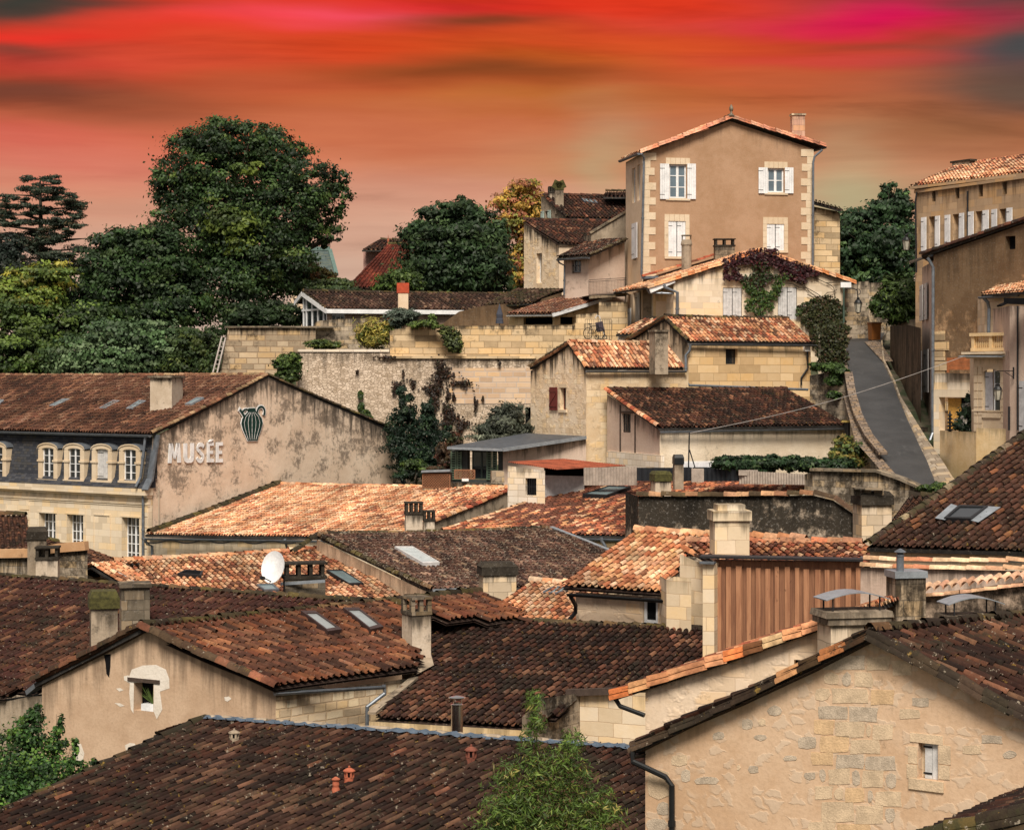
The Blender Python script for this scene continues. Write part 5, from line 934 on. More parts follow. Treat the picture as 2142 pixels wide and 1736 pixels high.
# dark triangular roof with roof window, right
ht = thing('steep_dark_roof_house', 'house under the large dark roof climbing to the right edge, with a grey roof window', 'house', base(2050, 54, -11)); A = P(1813, 1144, 54); B = lev(A, 2560, 1164); D = P(2142, 910, 60); D = A+(D-A)*1.15; C = D+(B-A)
tiles(ht, A, B, C, D, PB, T_DK, .225, .37, seed=45, verge='L', k2=.8, pal2=[((.10, .045, .03), 3), ((.06, .03, .02), 2), ((.30, .13, .06), .6)], p2=.62); RT = Plane(A, B, D)
mb = MB()
for q in (((1956, 1093), (1977, 1097), (2012, 1070), (1990, 1063)), ((2031, 1098), (2047, 1102), (2094, 1070), (2066, 1068))): p4 = [RT.on(u, v, .13) for u, v in q]; mb.poly(p4)
mb.build('flashing', ZINCL, ht); skylight(ht, RT, ((1975, 1095), (2033, 1097), (2067, 1070), (2006, 1068)), IRON, GLASS, h=.14, fw=.08)
mb = MB(); wall(mb, Wall(A[:2]+[.15, .3], B[:2]+[0, .3]), [(1820, 1150), (2560, 1171)], ZB); mb.build('wall', M_ASH, ht); gutter(ht, P(1800, 1160, 53.6), P(2560, 1173, 51.2), .08); v, q, cc = chain(A+[.05, 0, .06], D+[.05, 0, .06], .13, .38, [((.09, .06, .04), 3), ((.05, .035, .025), 3), ((.3, .24, .16), .6)], np.random.default_rng(7)); mesh_np('mossy_verge', v, q, [T_MOSS], ht, cc)
# numbered wall
hn = thing('numbered_wall', 'pinkish stained wall with a tile coping and the painted number 120', 'wall', base(1950, 49.5, -12)); wn = W2(1800, 50.2, 2220, 47.6); mb = MB(); wall(mb, wn, [(1800, 1186), (2220, 1196)], ZB); mb.build('masonry', M_PNK, hn)
for v0, o_ in ((1170, -.18), (1183, .02)): v, q, cc = chain(wn.uv(1799, v0+2, o_), wn.uv(2220, v0+5+(v0-1170)*.3, o_), .085, .42, [((.66, .42, .27), 3), ((.6, .28, .16), 1), ((.7, .52, .36), 2)], np.random.default_rng(3)); mesh_np('coping_tiles', v, q, [T_OR], hn, cc)
cu = bpy.data.curves.new('number', 'FONT'); cu.body = '120'; cu.size = .23; cu.extrude = .003; cu.space_character = 1.15
to = bpy.data.objects.new('tmp', cu); SC.collection.objects.link(to); bpy.context.view_layer.update(); me = bpy.data.meshes.new_from_object(to.evaluated_get(bpy.context.evaluated_depsgraph_get())); bpy.data.objects.remove(to); nb_ = bpy.data.objects.new('painted_number', me); SC.collection.objects.link(nb_); nb_.parent = hn
q = wn.uv(1849, 1203, .008)-ORG[hn.name]; nb_.location = tuple(q); nb_.rotation_euler = (math.pi/2, 0, math.atan2(wn.d[1], wn.d[0])); me.materials.clear(); me.materials.append(BLACKM)
hc = thing('sooty_tile_wall', 'sooty wall topped by scalloped pale tiles behind the capped chimneys', 'wall', base(2050, 47, -12)); wt = W2(1933, 47.2, 2230, 45.2); mb = MB(); wall(mb, wt, [(1933, 1243), (2142, 1216), (2230, 1205)], ZB); mb.build('masonry', wallmat('half_black_render', (.44, .34, .25), (.54, .43, .33), 'plaster', streak=.3, stain=1.0, st_sc=.8, seed=34), hc)
L_ = np.linalg.norm(wt.uv(2230, 1201)-wt.uv(1930, 1238)); nt_ = int(L_/.2); a_, b_ = wt.uv(1930, 1238, .06), wt.uv(2230, 1201, .06); C0_ = np.array([a_+(b_-a_)*i/nt_ for i in range(nt_)]); C1_ = C0_+np.append(-wt.n*.4, .12); sd_ = np.repeat(np.append(wt.d, 0)[None], nt_, 0); v, q, cc = halfpipes(C0_, C1_, sd_, np.repeat(np.array([[0, 0, 1.]]), nt_, 0), .095, .08, 5, .01, pick([((.62, .42, .29), 2), ((.5, .3, .2), 1)], nt_, np.random.default_rng(2))); mesh_np('coping_tiles', v, q, [T_ORM], hc, cc)
v, q, cc = chain(a_+[0, -.02, -.12], b_+[0, -.02, -.12], .07, .3, [((.6, .38, .25), 1)], np.random.default_rng(3)); mesh_np('coping_course', v, q, [T_OR], hc, cc)
tc_ = thing('metal_capped_chimney', 'tall blackened chimney with zinc band and thin metal flue on top', 'chimney', base(1895, 46.5, -12)); k = 46.5/F; mb = MB(); cx_ = P(1895, HV, 46.8)
rotbox(mb, (cx_[0], cx_[1]), 66*k, .6, ZB, CZ+(HV-1207)*k, .18); mb.build('stack', wallmat('chimney_black_cream', (.40, .33, .24), (.52, .44, .33), 'ashlar', .45, .35, streak=1, slen=2, stain=.95, st_sc=1.6, seed=35), tc_)
mb = MB(); rotbox(mb, (cx_[0], cx_[1]), 72*k, .68, CZ+(HV-1209)*k, CZ+(HV-1195)*k, .18); mb.build('band', ZINCL, tc_)
mb = MB(); c = P(1883, 1196, 46.6); mb.lathe(c, [(8*k, 0), (8*k, 32*k), (9*k, 33*k), (9*k, 36*k), (5*k, 38*k), (13*k, 42*k), (12*k, 43*k), (2*k, 49*k)], 14); mb.build('flue', ZINC, tc_)
q3 = thing('low_arch_chimney', 'low stone chimney with a bent zinc hood in front of the sooty wall', 'chimney', base(2035, 43, -12)); chimney(q3, 1980, 2096, 1251, 1312, 43, CHIMS, thick=.7, yaw=.15, cap='arch', capmat=SOOTP, ext=.8)
# small orange roof between
h9 = thing('little_orange_roof_house', 'small house with orange tiled roof wedged behind the middle dark roof', 'house', base(1120, 62, -12.3)); A = P(960, 1325, 61.5); B = lev(A, 1240, 1347); D = P(1110, 1218, 67); C = D+(B-A); tiles(h9, A, B, C, D, PO, T_OR, .215, .37, seed=47, pal2=PM, p2=.3, clip=[(1046, 1258), (1100, 1228), (1060, 1215), (1260, 1220), (1260, 1345), (1100, 1345), (1030, 1290)], rpal=PO)
R9 = Plane(A, B, D); skylight(h9, R9, ((1132, 1245), (1165, 1247), (1198, 1235), (1160, 1232)), ZINC, h=.08); mb = MB(); wall(mb, Wall(A[:2], B[:2]), [('z', 0, A[2]-.1), ('z', 3, A[2]-.1)], ZB); mb.build('wall', M_PLA, h9)
# far-left low buildings
hl = thing('left_edge_house', 'low house with rough grey wall and small brown roofs beneath the museum windows', 'house', base(120, 78, -12)); wl = W2(-60, 78.5, 183, 77); mb = MB(); wall(mb, wl, [(-60, 1168), (60, 1166), (122, 1153), (172, 1143), (183, 1152)], ZB); mb.build('wall', M_GRY, hl)
mb = MB()
for a, b_ in (((-60, 1158), (62, 1156)), ((62, 1156), (120, 1146)), ((120, 1146), (182, 1141))): mb.bar(wl.uv(*a, .02), wl.uv(*b_, .02), .3, .32)
mb.build('coping', wallmat('orange_render_band', (.42, .25, .13), (.5, .33, .19), 'plaster', streak=1, slen=.15, stain=.3, seed=36), hl)
A = wl.uv(-60, 1152); B = wl.uv(62, 1152); tiles(hl, A, B, B+[-1.2, 4.5, 1.0], A+[-1.2, 4.5, 1.0], PB, T_DK, .24, .38, seed=48); A = P(180, 1190, 79); B = P(262, 1190, 80); C = P(255, 1184, 83); D = P(182, 1150, 83.5); tiles(hl, P(195, 1200, 78.5), P(300, 1200, 81), P(175, 1145, 83), P(70, 1142, 81.5), PB, T_DK, .235, .37, seed=49, clip=[(182, 1146), (270, 1190), (240, 1210), (182, 1210)])
tiles(hl, P(90, 1160, 79.5), P(190, 1152, 80), P(120, 1134, 83), P(60, 1132, 82), PB, T_DK, .235, .37, seed=50, clip=[(90, 1130), (130, 1141), (140, 1160), (86, 1160)])
chimney(hl, 50, 96, 1104, 1210, 76, SOOTP, thick=.7, yaw=.2, cap='hood', capmat=SOOTD, label='tall grey chimney with black hood', ext=1); chimney(hl, 71, 120, 1144, 1212, 75.4, CHIMP, thick=.7, yaw=.1, cap='posts', capmat=SOOTD, label='shorter chimney with slab on dark feet', ext=1)

# ================================================================== retaining walls and terraces
rw = thing('rubble_retaining_wall', 'high pale rubble retaining wall hung with dark dead creepers', 'retaining wall', base(870, 121, -6)); w_ = W2(623, 121, 1122, 122.5); mb = MB()
wall(mb, w_, [(623, 735), (814, 735), (816, 747), (1122, 750)], ZB, [(1078, 850, 1094, 890), (1099, 852, 1112, 895)], reveal=.5); mb.build('masonry', M_RUB, rw); mb = MB(); w_.box(mb, 0, w_.s_of(814), w_.z_of(0, 736), w_.z_of(0, 731), -.5, .07); mb.build('coping', M_WHT, rw)
mb = MB(); w_.box(mb, w_.s_of(816), w_.L, w_.z_of(10, 750), w_.z_of(10, 745), -.5, .14); mb.build('ledge', M_TER, rw); mb = MB(); wall(mb, Wall(w_.a+np.array([-.5, 4]), w_.a), [('z', 0, w_.z_of(0, 735)), ('z', 4.03, w_.z_of(0, 735))], ZB); mb.build('return', M_RUB, rw)
mb = MB(); s0, s1, z0, z1 = w_.rect((940, 770, 1122, 845)); w_.box(mb, s0, s1, z0, z1, -.2, .03); mb.build('ashlar_panel', wallmat('pink_grey_ashlar', (.50, .36, .24), (.58, .46, .34), 'ashlar', .75, .31, msize=.03, bvar=.3, mortar=(.42, .38, .34), streak=0, stain=.1, seed=37), rw)
mb = MB(); s0, s1, z0, z1 = w_.rect((1070, 845, 1122, 900)); w_.box(mb, s0, s1, z0, z1, -.9, -.5); mb.build('opening_back', DARK, rw)
tw = thing('upper_terrace_wall', 'yellowish ashlar terrace wall standing above the rubble wall', 'wall', base(1010, 122, 1.0)); w_ = W2(816, 122.0, 1216, 123.6); mb = MB(); wall(mb, w_, [(816, 692), (862, 682), (1216, 681)], CZ-5.5); wall(mb, Wall(w_.a+np.array([-.2, 3]), w_.a), [('z', 0, w_.z_of(0, 690)), ('z', 3., w_.z_of(0, 690))], CZ-1)
s0 = w_.s_of(1203); w_.box(mb, s0, s0+.5, CZ-2, w_.z_of(s0, 676), -.4, .08); mb.build('masonry', M_TER, tw)
lw = thing('left_terrace_wall', 'grey and cream terrace wall between the ladder and the yellow bush', 'wall', base(560, 125, 0)); w_ = W2(462, 124, 660, 127); mb = MB(); wall(mb, w_, [(462, 770), (477, 686), (560, 686), (660, 686)], ZB); mb.build('masonry', M_TERG, lw); mb = MB(); mb.bar(w_.uv(476, 684, -.15), w_.uv(700, 684, -.15), .6, .1); mb.build('coping', SOOT, lw)
mw = thing('mossy_terrace_wall', 'dark lichened wall behind the yellow bush', 'wall', base(740, 128, .5)); w_ = W2(648, 127.5, 840, 129); mb = MB(); wall(mb, w_, [(648, 692), (662, 672), (700, 668), (760, 666), (840, 674)], CZ-4); mb.build('masonry', M_GRY, mw)
sw = thing('ivy_stone_wall', 'dark sloping stone wall under the closed umbrella', 'wall', base(1050, 130, 1)); w_ = W2(925, 130, 1175, 131); mb = MB(); wall(mb, w_, [(925, 678), (960, 652), (1010, 640), (1075, 634), (1120, 630), (1175, 612)], CZ-2); mb.build('masonry', M_BRN, sw)

# orangery
og = thing('white_framed_orangery', 'long low building with brown roof, white glazed gable and red-topped chimney', 'house', base(850, 135, 1.5)); A = P(683, 647, 132); D = P(633, 611, 135.5); vec = nrm(np.array([14.07, 4.5, 0]))*16; B = A+vec; C = D+vec
tiles(og, A, B, C, D, PG, T_DK, .25, .4, seed=51, k2=.8, verge='L'); GL_ = P(617, 632, 137.5); tiles(og, GL_+vec, GL_, D, C, PG, T_DK, .3, .45, seed=52, ridge='')
mb = MB(); mb.bar(A+[-.02, -.1, -.12], D+[-.02, -.1, -.12], .1, .28); mb.bar(GL_+[-.02, -.1, -.12], D+[-.02, -.1, -.12], .1, .28); mb.bar(A+[0, -.1, -.12], B+[0, -.1, -.12], .1, .26); mb.build('bargeboards', WHITE, og)
wg_ = W2(631, 136, 684, 132.4); mb = MB(); zf = wg_.z_of(0, 690)
for u in (634, 640, 652, 664, 676, 683): s_ = wg_.s_of(u); tpv = np.interp(u, [631, 636, 684], [632, 616, 648]); wg_.box(mb, s_-.06, s_+.06, zf, wg_.z_of(s_, tpv), -.1, 0)
wg_.box(mb, 0, wg_.L, wg_.z_of(1, 651), wg_.z_of(1, 647), -.1, .01); mb.build('glazed_frame', WHITE, og); mb = MB(); a = [wg_.uv(632, 690, -.06), wg_.uv(684, 690, -.06), wg_.uv(684, 648, -.06), wg_.uv(636, 616, -.06), wg_.uv(632, 630, -.06)]; mb.poly(a); mb.build('glazing', GLASS, og)
wf_ = Wall(wg_.b, (wg_.b+vec[:2]*1.0)); mb = MB(); wall(mb, wf_, [('z', 0, A[2]-.1), ('z', 16, A[2]-.1)], CZ-1, [(694, 653, 722, 690)], reveal=.15); mb.build('wall', wallmat('mauve_stone', (.30, .225, .18), (.40, .31, .25), 'ashlar', .6, .3, bvar=.25, streak=.4, stain=.15, seed=38), og); window(og, wf_, (694, 653, 722, 690), 3, 1, .1)
chimney(og, 831, 854, 592, 640, 132.5, M_SIDE, thick=.6, yaw=.1, cap='none', label='cream chimney shaft', ext=.6); mb = MB(); c = P(842.5, 610, 132.8); rotbox(mb, (c[0], c[1]), 25/F*133, .68, CZ+(HV-613)/F*132.5, CZ+(HV-592)/F*132.5, .1); rotbox(mb, (c[0], c[1]), .25, .3, CZ+(HV-592)/F*132.5, CZ+(HV-587)/F*132.5, .1, 1); mb.build('red_chimney_top', [TERRAR, SOOT], og)
# ================================================================== shed with shutters, rusty shed, fences
s1_ = thing('shuttered_garden_house', 'low garden house with flat grey metal roof and green louvred shutters', 'garden house', base(1080, 101, -6)); z_ = P(1050, 936, 99)[2]
q = [P(936, 934, 104.8), P(1052, 938, 103.4), P(1226, 912, 105.9), P(1100, 906, 110)]; plainroof(s1_, q, plain('dark_zinc_roof', (.085, .095, .11), .5, .4, .3, 4), .14); w_ = W2(945, 105.5, 1052, 104.4); mb = MB(); HH = (978, 944, 1042, 1004); wall(mb, w_, [(945, 938), (1052, 940)], ZB, [HH], reveal=.3); mb.build('wall', plain('dark_green_grey', (.05, .055, .05), .8), s1_)
window(s1_, w_, (984, 944, 1024, 1002), 2, 1, .2, fm=plain('dark_green_frame', (.03, .045, .035), .5)); SG = plain('sage_green_paint', (.10, .15, .10), .6)
for r in ((944, 944, 956, 1003), (957, 944, 967, 1003), (1019, 944, 1030, 1003), (1031, 944, 1041, 1003)): shutter(s1_, w_, r, SG, louvre=True, off=.05)
w_ = W2(1052, 104.3, 1226, 106.0); mb = MB(); wall(mb, w_, [(1052, 941), (1226, 916)], ZB); mb.build('side_wall', M_PNK, s1_); mb = MB(); mb.bar(P(936, 937, 104.7), P(1052, 941, 103.3), .1, .12); mb.bar(P(1052, 941, 103.3), P(1226, 915, 105.8), .1, .16); mb.build('fascia', ZINCL, s1_)
tr_ = thing('terrace_parapet', 'low mossy parapet with trellis panels in front of the shuttered garden house', 'parapet', base(960, 98, -7)); w_ = W2(884, 103.6, 1054, 102.6); mb = MB(); wall(mb, w_, [(940, 1008), (1054, 1012)], ZB); w_.box(mb, w_.s_of(884), w_.s_of(942), w_.z_of(1, 1030), w_.z_of(1, 1021), -.3, 0); mb.build('masonry', M_GRY, tr_)
def lattice(par, w, r, nm='trellis'):
    s0, s1, z0, z1 = w.rect(r); mb = MB(); st = .13
    for k in np.arange(s0-(z1-z0), s1, st):
        for sg in (1, -1):
            a = [k, z0] if sg > 0 else [k, z1]; b_ = [k+(z1-z0), z1] if sg > 0 else [k+(z1-z0), z0]
            if a[0] < s0: t_ = (s0-a[0]); a = [s0, a[1]+sg*t_]
            if b_[0] > s1: t_ = b_[0]-s1; b_ = [s1, b_[1]-sg*t_]
            if b_[0] > a[0]: mb.bar(w.pt(a[0], a[1], sg*.012), w.pt(b_[0], b_[1], sg*.012), .025, .035)
    for q in ((s0, z0, s1, z0), (s0, z1, s1, z1), (s0, z0, s0, z1), (s1, z0, s1, z1)): mb.bar(w.pt(q[0], q[1]), w.pt(q[2], q[3]), .05, .05, up=(0, 1, 0))
    return mb.build(nm, plain('trellis_wood', (.22, .10, .05), .8), par)
lattice(tr_, w_, (884, 992, 941, 1020)); lattice(tr_, w_, (951, 983, 993, 1001)); mb = MB(); mb.bar(w_.uv(883, 986), w_.uv(943, 984), .3, .1); mb.build('box_top', ZINCL, tr_); mb = MB(); s0, s1, z0, z1 = w_.rect((884, 988, 942, 1022)); w_.box(mb, s0, s1, z0, z1, -.35, -.06); mb.build('box_body', WOODD, tr_)
bl = thing('grey_boulder_box', 'rough grey block standing on the parapet before the shutters', 'block', P(1040, 1010, 102.8)); mb = MB(); rotbox(mb, (P(1040, 1010, 102.8)[0], 103), .64, .4, P(0, 1011, 102.8)[2], P(0, 985, 102.8)[2], .2, 0, False, .93); mb.build('block', M_GRY, bl)
pt_ = thing('white_trough', 'small white flower trough on the parapet', 'planter', P(973, 1006, 103)); mb = MB(); rotbox(mb, (P(973, 1000, 103)[0], 103), .32, .2, P(0, 1006, 103)[2], P(0, 1001, 103)[2], .1); mb.build('trough', WHITE, pt_)
RUST = plain('rusty_sheet', (.30, .075, .035), .75, .1, .5, 1.6); CORR = plain('corrugated_fibre_cement', (.36, .30, .25), .9, 0, .3, 3)
def corr(par, q, mat, name, n=30, amp=.025):
    a, b_, c_, d_ = q; nn = nrm(np.cross(b_-a, d_-a)); mb = MB(); K = n*4
    f = lambda i: nn*amp*math.sin(2*math.pi*i/4)
    for i in range(K): t0, t1 = i/K, (i+1)/K; mb.poly([a+(b_-a)*t0+f(i), a+(b_-a)*t1+f(i+1), d_+(c_-d_)*t1+f(i+1), d_+(c_-d_)*t0+f(i)], sm=True)
    return mb.build(name, mat, par)
s2_ = thing('rusty_roof_shed', 'white block shed with rusty corrugated roof and barred window', 'shed', base(1150, 96, -7)); corr(s2_, [P(1062, 966, 97), P(1165, 982, 95.5), P(1310, 974, 99), P(1180, 960, 101)], RUST, 'roof', 26)
w_ = W2(1062, 96.6, 1140, 95.6); mb = MB(); wall(mb, w_, [(1062, 974), (1140, 984)], ZB, [(1099, 1000, 1122, 1036)], reveal=.2); mb.build('wall', M_WHT, s2_); mb = MB(); s0, s1, z0, z1 = w_.rect((1099, 1000, 1122, 1036)); w_.box(mb, s0, s1, z0, z1, -.3, -.2); mb.build('opening_back', DARK, s2_)
mb = MB(); [mb.tube([w_.pt(s0+(s1-s0)*i/6, z0, -.03), w_.pt(s0+(s1-s0)*i/6, z1, -.03)], .012, 5) for i in range(1, 6)]; mb.tube([w_.pt(s0, (z0+z1)/2, -.03), w_.pt(s1, (z0+z1)/2, -.03)], .012, 5); mb.build('window_bars', IRON, s2_)
w_ = W2(1140, 96.8, 1222, 97.8); mb = MB(); wall(mb, w_, [(1140, 994), (1222, 996)], ZB); mb.build('low_wall', WHITEW, s2_); mb = MB(); w2_ = W2(1138, 97.6, 1222, 98.6); wall(mb, w2_, [(1138, 976), (1222, 976)], ZB); mb.build('inner_wall', DARK, s2_)
fc = thing('corrugated_fence', 'pale corrugated sheet fence beside the rusty shed', 'fence', base(1280, 96, -6)); corr(fc, [P(1221, 1015, 96.5), P(1333, 1015, 96), P(1333, 976, 96), P(1221, 978, 96.5)], CORR, 'sheet', 18)
bk_ = thing('black_sheet_fence', 'black ribbed sheet fence behind the speckled roof', 'fence', base(1440, 95, -6)); BS = plain('black_sheet', (.022, .025, .03), .5, .2); corr(bk_, [P(1332, 1006, 95.6), P(1448, 1006, 95), P(1448, 978, 95), P(1332, 978, 95.6)], BS, 'sheet', 10, .04); corr(bk_, [P(1470, 1006, 95), P(1548, 1006, 94.6), P(1548, 981, 94.6), P(1470, 981, 95)], BS, 'sheet', 8, .04)
mb = MB(); rotbox(mb, (P(1565, HV, 94.3)[0], 94.3), .85, .2, P(0, 994, 94.3)[2], P(0, 983, 94.3)[2], -.02); mb.build('fence_block', CORR, bk_); mb = MB(); rotbox(mb, (P(1459, HV, 94.9)[0], 94.9), .55, .25, P(0, 1008, 94.9)[2], P(0, 980, 94.9)[2], 0); mb.build('fence_block', CORR, bk_)
fd = thing('long_corrugated_fence', 'low corrugated fence below the hedge', 'fence', base(1630, 93, -6)); corr(fd, [P(1546, 1012, 94.4), P(1690, 1014, 92.8), P(1690, 992, 92.8), P(1546, 984, 94.4)], CORR, 'sheet', 26); fp = thing('dark_roof_pots_chimney', 'small chimney with black slotted cowl in front of the cream rough wall', 'chimney', base(1419, 94, -6)); chimney(fp, 1409, 1430, 951, 1000, 94, SOOTP, thick=.45, yaw=.1, cap='hood', capmat=BLACKM, ext=.5)
# ================================================================== houses H3 H4 H5 on the slope
hh = thing('timbered_lean_to', 'cream walled outbuilding with wide brown lean-to roof and timbered left end', 'outbuilding', base(1560, 103, -5)); A = P(1380, 895, 100); B = lev(A, 1770, 889); D = P(1270, 817, 106); C = D+(B-A)
tiles(hh, A, B, C, D, PD, T_DK, .245, .42, seed=61, k2=1.05, pal2=PB, p2=.35, verge='', rpal=PB, ridge='D'); w_ = Wall(A[:2]+[.1, .3], B[:2]+[-.2, .3]); mb = MB(); wall(mb, w_, [(1380, 899), (1768, 893)], ZB); mb.build('wall', M_CRR, hh); gutter(hh, A+[.05, -.12, -.1], B+[0, -.12, -.1], .09)
w_ = Wall(D[:2]+[.05, 0], A[:2]+[.1, .3]); mb = MB(); HW = (1301, 865, 1319, 905); wall(mb, w_, [(1270, 824), (1381, 901)], ZB, [HW], reveal=.12); mb.build('end_wall', M_PNK, hh); window(hh, w_, HW, 2, 2, .08, fm=WOODD)
mb = MB(); 
for u in (1298, 1329): s_ = w_.s_of(u); w_.box(mb, s_-.06, s_+.06, w_.z_of(s_, 948), w_.z_of(s_, np.interp(u, [1270, 1381], [828, 903])), -.05, .03)
w_.box(mb, w_.s_of(1298), w_.s_of(1329), w_.z_of(2, 864), w_.z_of(2, 860), -.05, .03); mb.build('timber_post', WOODD, hh); mb = MB(); s0, s1 = 0, w_.L; w_.box(mb, s0, s1+.1, ZB, w_.z_of(s1, 952), -.1, .08); mb.build('stone_footing', M_WHT, hh)
v, q, cc = chain(A+[-.05, 0, .06], D+[-.05, 0, .06], .13, .4, PM, np.random.default_rng(5)); mesh_np('verge_tiles', v, q, [T_ORM], hh, cc)
mb = MB(); mb.tube([P(1440, 985, 97), P(1442, 905, 97)], .035, 6); mb.tube([P(1442, 940, 97), P(1456, 985, 97)], .03, 6); tag(mb.build('cable_mast', IRON, None, 'thin iron mast with a stay holding the overhead cable', origin=P(1440, 985, 97)), None, 'mast')
a, b_ = P(1442, 906, 97), P(2036, 738, 93.5); mb = MB(); mb.tube([a+(b_-a)*i/24-np.array([0, 0, .35*math.sin(math.pi*i/24)]) for i in range(25)], .013, 5); tag(mb.build('overhead_cable', plain('pale_cable', (.35, .32, .3), .6), None, 'thin pale cable sagging across the lane from the iron mast', origin=a), None, 'cable')
hq = thing('red_shutter_cottage', 'rubble cottage with orange tiled roof and one red shutter', 'house', base(1190, 107, -5)); pd = np.array([-.45, .89]); A = P(1226, 770, 106); D = P(1190, 717, 107.6); GLq = P(1108, 768, 111.4); vec = np.array([.89, .45, 0])*5.7; B = A+vec; C = D+vec
tiles(hq, A, B, C, D, PO, T_ORM, .235, .36, seed=63, k2=1.0, pal2=PM, p2=.35, verge='L', rpal=PO); tiles(hq, GLq+vec, GLq, D, C, PO, T_ORM, .3, .4, seed=64, ridge='', verge='R')
w_ = Wall(GLq[:2]+[.15, 0], A[:2]+[.0, .1]); mb = MB(); HW = (1172, 811, 1184, 857); wall(mb, w_, [(1110, 776), (1190, 724), (1226, 776)], ZB, [HW], reveal=.25); mb.build('gable_wall', M_OLD, hq); shutter(hq, w_, (1152, 810, 1168, 858), plain('red_paint', (.13, .022, .018), .6), batten=True, off=.05); window(hq, w_, HW, 2, 1, .2, fm=plain('brown_frame', (.16, .05, .03), .6)); surround(hq, w_, HW, .12, lint=True, sides=False)
w_ = Wall(A[:2]+[0, .15], B[:2]+[.2, .15]); mb = MB(); wall(mb, w_, [(1226, 776), (1440, 776)], ZB); mb.build('wall', wallmat('cottage_render', (.55, .42, .26), (.64, .54, .38), 'mixed', .5, .32, bvar=.3, mortar=(.4, .3, .2), streak=.4, slen=.4, stain=.15, mixk=.7, seed=41), hq); gutter(hq, A+[0, -.1, -.08], B+[.1, -.1, -.08], .09)
hb = thing('square_ashlar_house', 'square yellow ashlar house with orange tiled roof and one tiny barred window', 'house', base(1570, 114, -4)); A = P(1440, 714, 112); D = P(1390, 664, 114.2); GLh = P(1308, 713, 117.9); vec = np.array([.89, .45, 0])*7.95; B = A+vec; C = D+vec
tiles(hb, A, B, C, D, PO, T_ORM, .235, .36, seed=65, pal2=PM, p2=.35, k2=1.0, verge='L', rpal=PMOSS); tiles(hb, GLh+vec, GLh, D, C, PO, T_ORM, .3, .4, seed=66, ridge='', verge='R')
w_ = Wall(GLh[:2]+[.15, 0], A[:2]+[0, .1]); mb = MB(); wall(mb, w_, [(1312, 719), (1390, 671), (1440, 720)], ZB); mb.build('gable_wall', wallmat('streaked_cream_render', (.44, .34, .23), (.56, .45, .32), 'plaster', streak=1, slen=1.3, stain=.5, seed=42), hb)
w_ = Wall(A[:2]+[0, .15], B[:2]+[-.15, .12]); mb = MB(); HW = (1518, 730, 1543, 762); wall(mb, w_, [(1440, 720), (1696, 720)], ZB, [HW], reveal=.3); mb.build('wall', M_YEL, hb); window(hb, w_, HW, 2, 2, .25, fm=IRON); gutter(hb, A+[0, -.1, -.08], B+[.15, -.1, -.08], .09); downpipe(hb, [A+[.1, -.1, -.15], A+[.05, -.1, -.5], A+[-.15, -.1, -.75], P(1435, 795, 111.6), P(1442, 806, 111.4), P(1690, 815, 113.5)], .07)
wr_ = Wall(w_.b, w_.b+np.array([-.45, .89])*6); mb = MB(); wall(mb, wr_, [('z', 0, w_.z_of(w_.L, 722)), ('z', 3, w_.z_of(w_.L, 680)), ('z', 6, w_.z_of(w_.L, 722))], ZB); mb.build('side_wall', M_YEL, hb); downpipe(hb, [w_.uv(1686, 722, .1), w_.uv(1688, 770, .1), w_.uv(1674, 790, .1), w_.uv(1674, 806, .1)], .05, BLACKM); mb = MB(); s0, s1, z0, z1 = w_.rect((1680, 724, 1691, 735)); w_.box(mb, s0, s1, z0, z1, 0, .2); mb.build('meter_box', WHITE, hb)
chimney(hb, 1360, 1398, 690, 762, 106.4, SOOTP, thick=.8, yaw=.3, cap='slab', capmat=SOOTP, label='rough grey chimney before the gable', ext=.5)
sr = thing('small_orange_lean_to', 'small orange tiled roof tucked left of the square ashlar house', 'outbuilding', base(1330, 119, 0)); tiles(sr, P(1288, 699, 118.6), P(1345, 699, 117.6), P(1400, 668, 119.6), P(1350, 668, 120.6), PO, T_ORM, .24, .37, seed=67, pal2=PM, p2=.4); mb = MB(); wall(mb, W2(1292, 119, 1345, 118), [(1292, 703), (1345, 703)], ZB); mb.build('wall', M_WHT, sr)
# cream house with creeper
hv = thing('creeper_house', 'cream stone gable house with red and green creeper and closed white shutters', 'house', base(1590, 121, -1)); w_ = W2(1409, 120, 1767, 122); mb = MB(); S1 = (1512, 602, 1552, 668); S2 = (1627, 601, 1667, 668); wall(mb, w_, [(1409, 588), (1590, 532), (1767, 588)], CZ-6, [S1, S2], reveal=.12); mb.build('gable_wall', M_CRM, hv)
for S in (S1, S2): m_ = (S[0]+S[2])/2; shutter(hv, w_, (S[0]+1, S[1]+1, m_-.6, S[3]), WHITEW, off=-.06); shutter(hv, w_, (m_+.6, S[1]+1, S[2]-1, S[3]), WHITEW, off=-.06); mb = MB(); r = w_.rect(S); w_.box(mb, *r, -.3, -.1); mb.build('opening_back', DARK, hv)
apx = w_.uv(1590, 523, .12); eL = w_.uv(1354, 600, .12); eR = w_.uv(1787, 590, .12); bk = np.append(-w_.n*8, 0)
tiles(hv, eL+bk, eL, apx, apx+bk, PO, T_OR, .25, .4, seed=71, ridge=''); tiles(hv, eR, eR+bk, apx+bk, apx, PO, T_OR, .25, .4, seed=72, ridge='')
for a, b_ in ((eL, apx), (apx, eR)):
    for o_, zz in ((0, .02), (.05, -.1)): v, q, cc = chain(a+[0, -o_, zz], b_+[0, -o_, zz], .1, .4, [((.64, .34, .18), 3), ((.6, .24, .10), 1.5), ((.68, .46, .28), 1)], np.random.default_rng(8)); mesh_np('verge_tiles', v, q, [T_OR], hv, cc)
